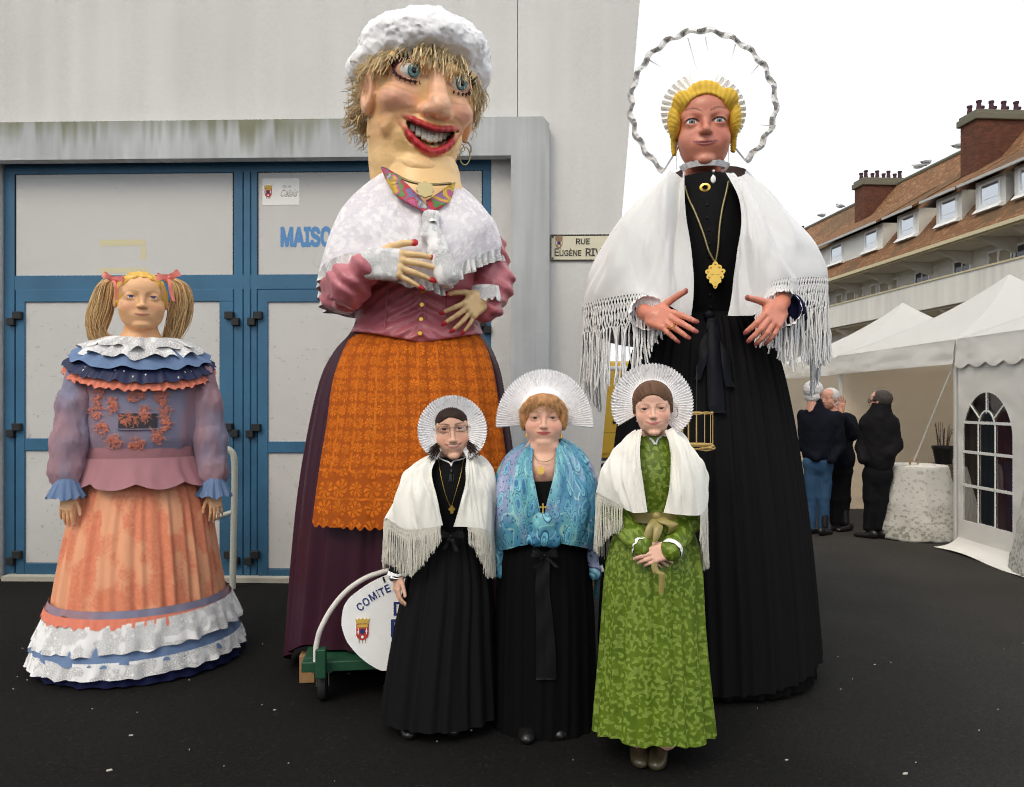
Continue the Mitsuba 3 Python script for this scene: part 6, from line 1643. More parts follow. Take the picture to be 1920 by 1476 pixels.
hh = place([E((0, -.12, .22), (.305, .29, .24), by, k=.09), E((0, .10, .17), (.385, .43, .38), by, k=.02), E((-.345, -.10, .10), (.085, .20, .20), by, k=.04), E((.345, -.10, .10), (.085, .20, .20), by, k=.04), E((-.25, -.24, .30), (.13, .11, .12), by, k=.05), E((.25, -.24, .30), (.13, .11, .12), by, k=.05), E((0, -.16, .42), (.2, .16, .12), by, k=.06),
            C((-.35, -.02, .0), (-.35, .0, -.25), .05, .03, by, k=.03), C((.35, -.02, .0), (.35, .0, -.25), .05, .03, by, k=.03),
            E((0, -.42, .06), (.285, .34, .285), None, k=.03, op='s'), E((0, -.42, -.2), (.33, .34, .30), None, k=.03, op='s')], hb, hS, HBm)
def combed(p):
    q = ((p - hb) @ HBm) / hS; a = np.arctan2(q[:, 0], q[:, 2] + .15)
    return .0016 * np.sin(a * 64 + 6 * nnoise(p * 9)) + .005 * (nfbm(p * 30, 2) - .5)
V, Fc, col = mesh_sdf(hh + [dict(t='f', op='d', k=1, f=combed)], hb - np.array([.5, .5, .36]) * hS, hb + np.array([.5, .62, .64]) * hS, .006)
q_ = ((V - hb) @ HBm) / hS; a_ = np.arctan2(q_[:, 0], q_[:, 2] + .15)
add('hair', (V, Fc), 'm_vc', blk, smooth=True, color=np.clip(col * (.85 + .07 * np.sin(a_ * 64 + 6 * nnoise(V * 9)) + .3 * (nfbm(V * 18, 2) - .5))[:, None], 0, 1), label='moulded yellow hair swept up from the forehead')
# earrings: drops with fine chains
for q, (ex, ey) in ((-1, (1268, 272)), (1, (1366, 268))):
    e0 = P(ex, ey, BY - .03)
    k_ = add('earring', ico(e0, (.008, .008, .018), 2), 'm_crest_brown', blk, smooth=True)
    add('ear_chain', tube([e0, P(ex + .0, ey + 20, BY - .04), P(ex + .5, ey + 46, BY - .05)], .0018, 5, 10), 'm_old_gold', k_, smooth=True)
# bonnet: pleated tulle halo with an outer ribbon, small ruffles beside the face
scene['m_tulle0'] = {'type': 'principledthin', 'base_color': rgb((.93, .93, .93)), 'roughness': .7, 'spec_trans': 0.0, 'diff_trans': 1.35, 'eta': 1.2}
scene['m_tulle'] = {'type': 'blendbsdf', 'weight': 0.10, 'bsdf_0': {'type': 'null'}, 'bsdf_1': scene.pop('m_tulle0')}      # see-through netting
bc = P(1318, 205, BY + .05)
def halo(px, py, Y=BY + .05): return P(px, py, Y)
ang = np.linspace(-148, 141, 330) * np.pi / 180           # clockwise from the top
Ro = PchipInterpolator(np.array([-148, -120, -90, -60, -30, 0, 30, 60, 90, 120, 141]), [134, 130, 131, 134, 138, 142, 137, 134, 132, 124, 122])(np.degrees(ang))
def hp_(a, r, dy): return P(1318 + r * math.sin(a), 203 - r * math.cos(a), BY + .04 + dy)
rows = []
for i, a in enumerate(ang):
    z = .010 * math.sin(i * .75)
    rows.append([hp_(a, 50 + (Ro[i] - 50) * f, z * f + .05 * f - .03) for f in np.linspace(0, 1, 10)])
rows = np.array(rows)
bon = add('halo_bonnet', grid(rows)[:2], 'm_tulle', blk, smooth=True, label='tall transparent white halo bonnet')
# the outer ribbon zigzags in depth
rb = []
for i, a in enumerate(ang):
    w = .020 * math.sin(i * .42 + .8 * math.sin(i * .05)) + .006 * math.sin(i * 1.3)
    tw = .5 * math.sin(i * .42)
    r0, r1 = Ro[i] - 1 + 2.5 * math.sin(i * .33), Ro[i] + 9.5 + 2.5 * math.sin(i * .33 + .6)
    rb.append([hp_(a, r0, w + .02), hp_(a, (r0 + r1) / 2, w + .02 + .01 * tw), hp_(a, r1, -w + .02)])
mat('m_ribbon_white', (.60, .59, .585), .6, .3)
add('bonnet_ribbon', solid(np.array(rb), .003), 'm_ribbon_white', bon, smooth=40)
for i, sgn in ((0, -1), (-1, 1)):
    a = ang[i]
    Qb = np.array([[hp_(a, r, .01 + d) for d in (-.012, .012)] for r in np.linspace(62, Ro[i] + 6, 12)])
    add('bonnet_ribbon', solid(Qb + np.array([0, 0, 0.0]), .010), 'm_ribbon_white', bon, smooth=40)
for a in (-48, -12, 2, 27, 52, 104):
    a = math.radians(a); l0 = {-12: 60}.get(round(math.degrees(a)), 25)
    add('wire', tube([hp_(a + .05, Ro.mean() - l0, .012), hp_(a, Ro.mean() + 1, .012)], [.0008, .0035], 5, 6), 'm_ribbon_white', bon, smooth=True)
for q in (-1, 1):
    n = 120; t = np.linspace(0, 1, n)
    aa = np.radians(np.linspace(20, 118, n)) * q
    Rr = []
    for i in range(n):
        z = .022 * math.sin(i * .58)
        Rr.append([P(1319 + (47 + (30 + 4 * math.sin(math.pi * t[i])) * f) * math.sin(aa[i]), 213 - (52 + 26 * f) * math.cos(aa[i]), BY - .0 + z * f + .02 * f) for f in np.linspace(0, 1, 8)])
    add('side_frill', grid(np.array(Rr))[:2], 'm_cloth_white', bon, smooth=True)
cap_ = place([E((0, .16, .16), (.40, .43, .40), k=.02), E((0, -.42, .1), (.6, .45, .8), None, k=.02, op='s')], hb, hS, HBm)
m = mesh_sdf(cap_, hb - np.array([.5, .6, .4]) * hS, hb + np.array([.5, .7, .66]) * hS, .011, False)
add('skull_cap', m[:2], 'm_cloth_white', bon, smooth=True)
# bodice and collar
bj = lambda x, y, d=0.0: P(x, y, BY + d)
bp = [E(bj(1325, 425, .0), (.235, .20, .30), k=.05), E(bj(1328, 520, .0), (.255, .22, .42), k=.1), E(bj(1325, 470, -.06), (.22, .19, .30), k=.1), C(bj(1322, 334, -.0), bj(1324, 390, -.0), .125, .16, k=.05), dict(t='f', op='d', k=1, f=lambda p: .012 * (nfbm(p * np.array([14, 14, 8]), 3) - .5))]
m = mesh_sdf(bp, bj(1325, 625) - [.36, .3, 0], bj(1322, 322, -.12) + [.36, .36, .0], .0095, False)
bod_ = add('bodice', m[:2], 'm_cloth_black', blk, smooth=True)
bS = m[0][m[0][:, 1] < BY - .01]; bK = cKDTree(np.stack(project(bS), -1))
def bat(px, py, o=.0):
    d, i = bK.query([px, py], 4); return bS[i].mean(0) + [0, -o, 0]
for i in range(9):
    b = bat(1326 + i * .9, 385 + i * 24, .001)
    add('button', ico(b, (.0085, .006, .0085), 2), 'm_satin_black', bod_, smooth=True)
nc_ = bj(1321, 317, -.02)
add('lace_collar', grid(*ruffle(nc_[0], nc_[1], (.118), .108, nc_[2] - .012, .136, .124, nc_[2] + .016, n=22, amp=.035, seed=3, nth=200, wav=.004)), 'm_lace_white', blk, smooth=True)
add('tassel', cat_mesh([ico(bat(1338, 338, .012), (.014, .010, .022), 2), tube([bat(1337, 316, .02), bat(1337, 328, .02), bat(1338, 336, .02)], .007, 6)]), 'm_lace_white', blk, smooth=True)
bb_ = bat(1322, 352, .004)
add('brooch', xf(lathe([(.013, .002), (.016, .010), (.029, .008), (.031, 0), (.013, 0)], 24), frame(bb_, (1, 0, 0), (0, 0, .8), (0, -1, 0))), 'm_gold', blk, smooth=40)
chp = [(1284, 352), (1290, 372), (1304, 402), (1318, 440), (1330, 474), (1341, 492)]
chq = [(1366, 343), (1362, 362), (1354, 395), (1349, 430), (1345, 465), (1342, 492)]
nk_ = chain([bat(x, y, .02) for x, y in chp], .0062, 80, blk, name='necklace')
chain([bat(x, y, .02) for x, y in chq], .0062, 80, nk_, name='chain')
# pendant: lobed gold cross
po = bat(1341, 518, .028); u = bs
lob = [sg.Polygon([(0, 25 * u), (15 * u, 6 * u), (10 * u, -8 * u), (0, -25 * u), (-10 * u, -8 * u), (-15 * u, 6 * u)])]
for x, y, r in ((0, 19, 4.5), (7, 13, 4.5), (-7, 13, 4.5), (13, 6, 4.2), (-13, 6, 4.2), (11, -3, 4), (-11, -3, 4), (7, -11, 3.5), (-7, -11, 3.5), (0, -20, 3.5)): lob.append(sg.Point(x * u, y * u).buffer(r * u))
pm = frame(po, (1, 0, 0), (0, 0, 1), (0, -1, 0))
pd = add('pendant', xf(extr(unary_union(lob), 0, .010), pm), 'm_gold', nk_)
add('pendant_cross', xf(extr(unary_union([sg.box(-2 * u, -14 * u, 2 * u, 12 * u), sg.box(-8 * u, 1 * u, 8 * u, 5 * u)]), .010, .017), pm), 'm_gold', pd)
add('pendant_bead', [xf(v, pm) for v in [ico((x * u, y * u, .011), 1.8 * u, 1) for x, y in ((0, 19), (7, 13), (-7, 13), (12, 6), (-12, 6), (10, -4), (-10, -4), (0, -20))]], 'm_gold', pd, smooth=True, kind='stuff')
# skirts
Pt, uv = loft([(586, 1272, 1392, .8, .006), (594, 1236, 1415, .82, .014), (606, 1212, 1430, .85, .022), (650, 1190, 1450, .88, .026), (760, 1166, 1478, .9, .028), (900, 1148, 1502, .92, .028), (1050, 1134, 1522, .93, .028), (1206, 1126, 1536, .93, .028)], BY, 460, 90, npl=46, seed=51, drift=.5)
_th, _v = np.meshgrid(np.linspace(-np.pi, np.pi, 460), np.linspace(0, 1, 90), indexing='ij')
Pt[..., 2] -= .10 * _v ** 3 * np.clip(np.cos(_th), 0, 1)
add('overskirt', grid(Pt, uv), 'm_cloth_black', blk, smooth=True)
bskirt = Surf(Pt)
Pu, uu = loft([(1150, 1148, 1512, .92, .02), (1200, 1142, 1524, .92, .022), (1236, 1138, 1528, .92, .026)], BY, 420, 30, npl=40, seed=53)
zf_ = P(1325, 1322, BY - .60)[2]
Pu[..., 2] = Pu[..., 2].max() + (np.linspace(0, 1, 30) * (max(.008, zf_) - Pu[..., 2].max()))[None]
add('underskirt', grid(Pu, uu), 'm_cloth_black2', blk, smooth=True)
# waistband and hanging ribbons
Pw, uw = loft([(582, 1276, 1390, .88, .002), (592, 1264, 1400, .9, .003), (602, 1250, 1408, .92, .004)], BY, 160, 8, npl=12, seed=2)
add('waistband', grid(Pw, uw), 'm_satin_black', blk, smooth=True)
mat('m_ribbon_dark', (.0045, .0052, .009), .5, .10)
for path, w0, w1 in (([(1334, 600), (1325, 640), (1313, 690), (1308, 716)], 10, 20), ([(1334, 600), (1345, 640), (1360, 690), (1370, 730)], 12, 17), ([(1336, 602), (1339, 680), (1345, 760), (1352, 775)], 14, 26)):
    add('ribbon', solid(strip(path, w0, w1, bskirt, .028, fl=.002), .003), 'm_ribbon_dark', blk, smooth=True)
add('ribbon_knot', ico(bskirt(1333, 600, .03), (.03, .02, .026), 2), 'm_ribbon_dark', blk, smooth=True)
# sleeves under the fringe
for pts, rr, sd in (([bj(1215, 430, -.02), bj(1175, 530, -.08), bj(1185, 590, -.20), bj(1204, 588, -.40)], (.10, .105, .095, .072), 3), ([bj(1440, 425, -.02), bj(1482, 510, -.08), bj(1482, 575, -.2), bj(1473, 578, -.40)], (.10, .105, .095, .07), 4)):
    add('sleeve', sl(pts, rr, sd, .012), 'm_navy', blk, smooth=True)
    c, d = pts[-1], pts[-1] - pts[-2]; d /= np.linalg.norm(d)
    a = np.cross(d, [0, 0, 1.0]); a /= np.linalg.norm(a); b = np.cross(a, d)
    R_, u_ = ruffle(0, 0, .078, .078, .005, .088, .088, .115, n=16, amp=.05, seed=sd, nth=150)
    R_ = R_ @ np.stack([a, b, d]) + c
    add('cuff', grid(R_, u_), 'm_lace_white', blk, smooth=True)
# hands, held open
def addhand(pr, c, e, lab, step=.0058, parent=None):
    m = mesh_sdf(pr, np.array(c) - e, np.array(c) + e, step)
    return add('hand', m[:2], 'm_vc_paint', parent or blk, smooth=True, color=np.clip(m[2] * (.88 + .24 * nfbm(m[0] * 25, 3))[:, None], 0, 1), label=lab)
hsk, nlc = (.60, .22, .145), (.30, .075, .065)
w1 = bj(1216, 588, -.50); f1 = bj(1280, 612, -.64) - w1
h1 = hand(w1, f1, (.25, .1, 1), (-.25, -1, .35), .30, hsk, curls=((6, 14, 10), (8, 16, 10), (10, 18, 10), (12, 20, 12)), spread=(4, -2, -7, -14), th=(62, -4, 8, 6), nail=nlc, fat=1.05)
addhand(h1, bj(1248, 590, -.58), np.array([.22, .22, .24]), 'reddish painted hand with ring, thumb raised')
add('ring', tube([w1 + .165 * f1 / np.linalg.norm(f1) + .0 + np.array([.012 * math.cos(t), -.035 + .03 * math.sin(t), -.030 + .012 * math.cos(t)]) for t in np.linspace(0, 6.283, 20)], .004, 6), 'm_gold', blk, smooth=True)
w2 = bj(1463, 572, -.50); f2 = bj(1436, 618, -.64) - w2
h2 = hand(w2, f2, (-.9, .1, .6), (.55, -1, .25), .29, hsk, curls=((22, 30, 18), (20, 32, 18), (20, 32, 18), (20, 30, 18)), spread=(5, 0, -5, -10), th=(56, -6, 6, 4), nail=nlc, fat=1.08)
addhand(h2, bj(1440, 585, -.57), np.array([.22, .22, .24]), 'reddish painted hand with curled fingers, thumb raised')
# shawl
net = [[(1284, 326, -.17), (1287, 420, -.33), (1291, 520, -.37), (1292, 594, -.40)],
       [(1272, 327, -.15), (1256, 410, -.33), (1250, 500, -.42), (1250, 572, -.46)],
       [(1260, 330, -.10), (1218, 402, -.30), (1200, 490, -.42), (1205, 550, -.48)],
       [(1250, 334, -.03), (1178, 412, -.18), (1148, 490, -.30), (1140, 560, -.34)],
       [(1248, 336, .05), (1168, 408, .0), (1118, 500, -.06), (1094, 578, -.07)],
       [(1262, 326, .14), (1210, 400, .26), (1165, 500, .30), (1140, 640, .28)],
       [(1322, 312, .2), (1322, 400, .34), (1322, 500, .38), (1322, 660, .40)],
       [(1384, 320, .14), (1436, 400, .26), (1480, 490, .30), (1500, 630, .28)],
       [(1398, 331, .05), (1462, 384, .0), (1524, 470, -.06), (1546, 524, -.07)],
       [(1394, 331, -.03), (1450, 395, -.18), (1496, 460, -.30), (1508, 520, -.34)],
       [(1384, 329, -.10), (1424, 395, -.30), (1448, 470, -.42), (1452, 528, -.48)],
       [(1372, 326, -.15), (1402, 400, -.33), (1408, 490, -.42), (1410, 592, -.46)],
       [(1360, 324, -.17), (1390, 410, -.33), (1380, 510, -.37), (1365, 592, -.40)]]
mat('m_shawl_white', (.64, .635, .63), .8, .15)
S_, us = shawl(net, BY, 260, 70, wr=.062, fu=15, fv=1.3, seed=9)
bsh = add('shawl', grid(S_, us), 'm_shawl_white', blk, smooth=True, label='white shawl over both arms')
lap = []
e = S_[:, -1]
s_ = np.linspace(0, 1, len(e)); 
for a, b, L_, sd, nn in ((.10, .40, .46, 1, 46), (.605, .90, .44, 2, 46)):
    i0, i1 = int(a * len(e)), int(b * len(e))
    m = fringe(e[i0:i1], L_, .0040, nn, seed=sd, rows=3, lat=.36, sway=.02, inner=sd - 1)
    add('fringe', m, 'm_cloth_white', bsh, smooth=True, kind='stuff')
bearing(960)
# ---------------------------------------------------------------- the three women in front
def blend_body(prims, lo, hi, fine, step=.0032, coarse=.012):
    xs, ys = np.arange(lo[0], hi[0], .0042), np.arange(lo[1], hi[1], .0042)
    zs = ax(lo[2], hi[2], coarse, fine)
    return snets(prims, xs, ys, zs)
def strand_hair(A, r, c):
    v, f = strands(A, r, 4); return (v, f), np.clip(np.repeat(c, A.shape[1] * 4, 0), 0, 1)
def fan(px, py, Y, Rf, a0, a1, rin, n, parent, tilt=.18, wave=.012, scal=2.5, flat=None, mat_='m_bonnet', name='bonnet', inner=None):
    """A pleated lace bonnet round the head: radius Rf(angle) in pixels, angle from the top."""
    N = n * 10
    a = np.radians(np.linspace(a0, a1, N)); i = np.arange(N)
    f = np.linspace(0, 1, 24)
    R1 = np.array([Rf(math.degrees(q)) for q in a])
    R0 = np.array([rin(math.degrees(q)) for q in a])
    z = wave * np.cos(2 * np.pi * i / 10.0)
    Pt = np.zeros((N, 24, 3))
    for k in range(N):
        rr = R0[k] + (R1[k] + scal * math.cos(2 * math.pi * k / 10.0) - R0[k]) * f
        for j, r in enumerate(rr):
            Pt[k, j] = P(px + r * math.sin(a[k]), py - r * math.cos(a[k]), Y + tilt * (1 - f[j]) * .0 - tilt * f[j] * .25 + z[k] * (.25 + .75 * f[j]))
    uv = np.stack([np.broadcast_to((a * R1.mean() * Y / F)[:, None], (N, 24)), np.broadcast_to((f * .12)[None], (N, 24))], -1)
    return add(name, grid(Pt, uv), mat_, parent, smooth=True), Pt
def f_bonnet(p, n, uv):
    h = nz(uv.x * 130, uv.y * 130, 2.0); m = mikit.fbm(uv.x * 45, uv.y * 45, 4.0, octaves=2)
    hole = sm(.60, .74, h) * sm(.42, .58, m) * sm(.045, .07, uv.y)
    v = .84 - .24 * hole
    return mi.Color3f(v, v * .99, v)
mat('m_bonnet', mikit.proc(f_bonnet), .8, .2)
def f_bonnet2(p, n, uv):
    h = nz(uv.x * 110, uv.y * 110, 2.0)
    v = .84 - .10 * sm(.55, .75, h)
    return mi.Color3f(v, v * .99, v * 1.0)
mat('m_bonnet_plain', mikit.proc(f_bonnet2), .8, .2)
def shawl_fringe(S, spans, L, r, parent, matn, seed0=1, lat=.22, sway=.02):
    e = S[:, -1]
    for q, (a, b, nn) in enumerate(spans):
        m = fringe(e[int(a * len(e)):int(b * len(e))], L, r, nn, seed=seed0 + q, lat=lat, sway=sway, inner=q)
        add('fringe', m, matn, parent, smooth=True, kind='stuff')
def shoe(c, parent, matn='m_skin_shoe', yaw=0, L=.25):
    R = rot('z', yaw)
    pr = place([E((0, -.03, .028), (.040, .11, .036), k=.02), E((0, -.10, .020), (.034, .055, .022), k=.03), E((0, .07, .05), (.036, .05, .05), k=.03), dict(t='h', n=V3(0, 0, -1), c=-.002, op='i', k=.006)], np.array([c[0], c[1], 0.0]), 1.0, R)
    m = mesh_sdf(pr, np.array([c[0], c[1], .04]) - [.16, .2, .06], np.array([c[0], c[1], .04]) + [.16, .2, .09], .008, False)
    return add('shoe', m[:2], matn, parent, smooth=True)
def person_torso(skin, hip, chest, sh_l, sh_r, neck, legs):
    s = np.array(skin)
    return [E(chest, (.115, .075, .18), s, k=.05), E(hip, (.12, .08, .14), s, k=.05), C(chest, hip, .075, .08, s, k=.04), C(sh_l, sh_r, .038, .038, s, k=.04), C(neck, chest, .055, .07, s, k=.05)] + [C(a, b, ra, rb, s, k=.03) for a, b, ra, rb in legs]
def arm(a, b, c, skin, r=(.05, .042, .032)):
    return [C(a, b, r[0], r[1], skin, k=.02), C(b, c, r[1], r[2], skin, k=.02)]
# =============== woman with glasses, left
bearing(847); W1 = 3.72
p1 = thing('person', 'woman with glasses, dark hair and round white pleated bonnet, cream shawl over a black dress', 'person')
sk1 = (.66, .385, .27)
s1 = (P(847, 810, W1)[2] - P(847, 811, W1)[2])
h1c = P(847, 809, W1 - .03); H1 = 101 * s1; M1 = rot('z', 2) @ rot('y', -4)
f1 = place(face_prims(sk1, lip=(.50, .15, .12), brow=(.10, .05, .035), eye_dx=.142, eye_z=.06, slot=(.066, .021), fw=.95, jw=.95, mouth_w=.15, mouth_z=-.25, smile=.045, teeth=True, lip_t=.75, nose_l=1.0, nose_w=.82, ridge=.8, lash=(.06, .03, .025),  brow_z=.075, brow_arc=.02,
                      blush=(.70, .31, .22), neck=(.16, .19, -.75), cheek=1.2, dark=(.22, .05, .04), jaw_z=-.29, chin_z=-.44, lid=(.56, .30, .20)), h1c, H1, M1)
ch, hp_1 = P(846, 915, W1 + .02), P(838, 1010, W1 + .02)
sl_, sr_ = P(790, 906, W1 + .02), P(892, 906, W1 + .02)
el, wl_ = P(760, 985, W1 + .03), P(746, 1072, W1 - .08)
er, wr1 = P(906, 990, W1 + .06), P(898, 1060, W1 + .06)
bd1 = f1 + person_torso(sk1, hp_1, ch, sl_, sr_, P(846, 860, W1 + .03), [(P(815, 1040, W1), P(800, 1210, W1), .085, .06), (P(800, 1210, W1), [P(768, 1360, W1 + .0)[0], W1 - .05, .09], .055, .04), (P(870, 1040, W1), P(870, 1210, W1), .085, .06), (P(870, 1210, W1), [P(868, 1360, W1)[0], W1 - .03, .09], .055, .04)])
bd1 += arm(sl_, el, wl_, sk1) + arm(sr_, er, wr1, sk1)
hd1 = hand(wl_, P(744, 1125, W1 - .10) - wl_, (.25, -1, 0), (-.9, -.35, .1), .165, sk1, curls=((14, 22, 16), (16, 24, 18), (18, 26, 18), (20, 28, 18)), spread=(3, 1, -1, -3), th=(28, 10, 8, 8), nail=(.62, .34, .26))
bd1 += hd1
V, Fc, col = blend_body(bd1, V3(h1c[0] - .36, W1 - .26, .04), V3(h1c[0] + .30, W1 + .22, h1c[2] + .17), [(h1c[2] - .16, h1c[2] + .2, .0032), (.42, .78, .0042)])
add('body', (V, Fc), 'm_vc_skin', p1, smooth=True, color=np.clip(col * (1 + .10 * (nfbm(V * 40, 3) - .5))[:, None], 0, 1))
eyes(p1, h1c, H1, M1, .142, .06, iris=(.06, .03, .02), ia=30, pupil=13)
def l2w(v, o, s, M): return (np.asarray(v, float) * s) @ M.T + o
def teeth_mesh(o, s, M, parent):
    pts, w = teeth_at[-1]
    add('teeth', tube(l2w([p + V3(0, .020, .003) for p in pts[1:-1]], o, s, M), np.array([.006, .013, .015, .016, .015, .013, .006]) * s, 8, 20), 'm_teeth', parent, smooth=True)
teeth_mesh(h1c, H1, M1, p1)
# hair: swept fringe and ends at the neck
hr = place([E((0, .10, .16), (.385, .43, .385), (.030, .016, .012), k=.02), E((0, -.12, .22), (.30, .285, .24), (.032, .016, .012), k=.09), E((0, .16, -.22), (.36, .26, .28), (.03, .016, .012), k=.05), C((.30, -.14, .28), (.335, -.10, .05), .06, .03, (.03, .016, .012), k=.03), C((-.32, -.08, .25), (-.335, -.06, .05), .04, .02, (.03, .016, .012), k=.03), E((-.05, -.42, -.17), (.335, .36, .44), None, k=.02, op='s', R=rot('y', 14))], h1c, H1, M1)
V, Fc, col = mesh_sdf(hr + [dict(t='f', op='d', k=1, f=lambda p: .005 * (nfbm(p * np.array([90, 90, 30]), 2) - .5))], h1c - np.array([.5, .5, .6]) * H1, h1c + np.array([.5, .62, .64]) * H1, .0045)
add('hair', (V, Fc), 'm_vc', p1, smooth=True, color=np.clip(col * (.45 + .9 * nfbm(V * np.array([110, 110, 30]), 2))[:, None], 0, 1))
hs = [l2w(V3(q * (.27 + .05 * t), -.22 - .06 * t, -.20 - .07 * t), h1c, H1, M1) for q in (-1, 1) for t in np.linspace(0, 1, 6)]
hdv = [V3(q * .5, -.2, -.8) for q in (-1, 1) for t in range(6)]
A, r, c = hairs(hs, hdv, (.05), 420, 6, (.032, .018, .014), .0014, .004, grav=.2, spread=.32, K=7, off=.02)
m, c = strand_hair(A, r, c); add('hair_ends', m, 'm_vc', p1, smooth=True, color=c, kind='stuff')
# glasses
g = []
for q in (-1, 1):
    cx_ = q * .15
    L_ = [V3(cx_ + .105 * math.copysign(abs(math.cos(t)) ** .6, math.cos(t)), -.425 + .12 * (abs(cx_ + .1 * math.cos(t)) / .25) ** 2 * .6, .055 + .058 * math.copysign(abs(math.sin(t)) ** .7, math.sin(t))) for t in np.linspace(0, 2 * np.pi, 28)]
    g.append(tube(l2w(L_, h1c, H1, M1), .0011, 5)); g.append(tube(l2w([(q * .255, -.36, .075), (q * .34, -.2, .07), (q * .36, .05, .05)], h1c, H1, M1), .0015, 5, 8))
g.append(tube(l2w([(-.05, -.43, .065), (0, -.445, .08), (.05, -.43, .065)], h1c, H1, M1), .0013, 5, 6))
mat('m_frame', (.03, .012, .012), .3, .5)
gl = add('glasses', cat_mesh(g), 'm_frame', p1, smooth=True)
for q in (-1, 1):
    Q = np.array([[l2w(V3(q * .15 + .098 * u, -.424 + .10 * (abs(q * .15 + .098 * u) / .25) ** 2 * .6, .055 + .052 * w * (1 - .25 * u * u)), h1c, H1, M1) for w in np.linspace(-1, 1, 6)] for u in np.linspace(-1, 1, 9)])
    add('lens', grid(Q)[:2], 'm_vinyl', gl, smooth=True)
# bonnet
b1, _ = fan(848, 809, W1 - .085, lambda a: 65 + 2.5 * math.cos(math.radians(a)) - (0 if abs(a) < 120 else (abs(a) - 120) * .10), -152, 152, lambda a: 30 + 3.5 * max(0, math.cos(math.radians(a))), 62, p1, tilt=.10, wave=.006, scal=.9)
# dress
jd = lambda x, y, d=0.0: P(x, y, W1 + d)
dp = [E(jd(847, 925, .0), (.165, .125, .20), k=.04), E(jd(842, 985, .01), (.135, .115, .14), k=.05), C(jd(847, 866, .0), jd(847, 900, .0), .060, .085, k=.03), C(sl_, sr_, .054, .054, k=.05)]
m = mesh_sdf(dp, jd(845, 1030) - [.28, .2, 0], jd(847, 856, 0) + [.28, .2, 0], .0075, False)
dr1 = add('dress', m[:2], 'm_cloth_black', p1, smooth=True)
d1S = m[0][m[0][:, 1] < W1 - .02]; d1K = cKDTree(np.stack(project(d1S), -1))
def on(S_p, S_k, px, py, o):
    d, i = S_k.query([px, py], 4); return S_p[i].mean(0) - [0, o, 0]
add('sleeve', sl([sl_, el, wl_ + [0, 0, .01]], (.054, .052, .044), 12, .006), 'm_cloth_black', dr1, smooth=True)
add('sleeve', sl([sr_, er, wr1], (.054, .052, .044), 13, .006), 'm_cloth_black', dr1, smooth=True)
add('cuff', grid(*ruffle(wl_[0], wl_[1], .040, .040, wl_[2] + .012, .048, .046, wl_[2] - .012, n=12, amp=.05, seed=3, nth=90, wav=.003)), 'm_cloth_white', p1, smooth=True)
add('watch', tube([wl_ + [.036 * math.cos(t), .034 * math.sin(t), -.024 + .003 * math.cos(t)] for t in np.linspace(0, 6.283, 30)], .0065, 8), 'm_silver', p1, smooth=True)
add('watch_face', ico(wl_ + [-.022, -.030, -.024], (.014, .007, .014), 2), 'm_silver', p1, smooth=True)
cn = jd(847, 862, .0)
col1 = [tube([on(d1S, d1K, x, y, .004) for x, y in pts], .0035, 6, 14) for pts in (((822, 853), (830, 862), (843, 868), (846, 874)), ((874, 852), (866, 862), (850, 866), (846, 874)))]
add('collar', cat_mesh(col1), 'm_cloth_white', dr1, smooth=True)
n1 = [on(d1S, d1K, x, y, .010) for x, y in ((822, 855), (826, 890), (835, 925), (845, 950))]; n2 = [on(d1S, d1K, x, y, .010) for x, y in ((870, 855), (864, 890), (855, 922), (846, 950))]
nk1 = add('necklace', cat_mesh([tube(n1, .0014, 5, 16), tube(n2, .0014, 5, 16)]), 'm_gold', p1, smooth=True)
po = on(d1S, d1K, 845.5, 955, .016); u = s1
crs = unary_union([sg.Point(0, 5 * u).buffer(3 * u), sg.Point(0, -4 * u).buffer(3.2 * u), sg.Point(3.6 * u, 1 * u).buffer(2.6 * u), sg.Point(-3.6 * u, 1 * u).buffer(2.6 * u), sg.box(-3 * u, -3 * u, 3 * u, 4 * u)])
add('pendant', xf(extr(crs, 0, .004), frame(po, (1, 0, 0), (0, 0, 1), (0, -1, 0))), 'm_gold', nk1)
mat('m_jet', (.03, .03, .03), .2, .6)
jb = [ico(on(d1S, d1K, 846.5, 880 + 2.6 * i, .008), (.0048 if i < 3 else .003, .004, .004), 1) for i in range(3)] + [tube([on(d1S, d1K, 846.5 + x, 888, .008), on(d1S, d1K, 846.5 + x * 1.5, 903, .008)], .0015, 5) for x in (-3, -1, 1, 3)]
add('jet_brooch', cat_mesh(jb), 'm_jet', dr1, smooth=True)
# skirt, apron string and bow
Pt, uv = loft([(985, 800, 884, .85, .01), (993, 793, 893, .88, .03), (1020, 778, 905, .9, .04), (1080, 762, 918, .9, .045), (1200, 735, 926, .9, .05), (1335, 714, 932, .9, .05)], W1, 300, 70, npl=22, seed=61, drift=.5)
add('skirt', grid(Pt, uv), 'm_cloth_black', p1, smooth=True)
Pu, uu = loft([(1290, 738, 922, .85, .03), (1318, 734, 926, .86, .04), (1338, 732, 926, .86, .04)], W1, 240, 20, npl=20, seed=62)
Pu[..., 2] = Pu[..., 2].max() + np.linspace(0, 1, 20)[None] * (.068 - Pu[..., 2].max())
add('underskirt', grid(Pu, uu), 'm_cloth_black2', p1, smooth=True)
Pw, uw = loft([(984, 803, 882, .9, .002), (992, 798, 888, .92, .004), (1000, 795, 893, .94, .006)], W1, 140, 8, npl=12, seed=2)
add('waistband', grid(Pw, uw), 'm_satin_black', p1, smooth=True)
bow(P(845, 1006, W1 - .19), .055, p1, 'm_satin_black', 'bow', [[P(845, 1006, W1 - .19), P(840, 1016, W1 - .2), P(833, 1030, W1 - .2)], [P(845, 1006, W1 - .19), P(850, 1018, W1 - .2), P(856, 1034, W1 - .2)]])
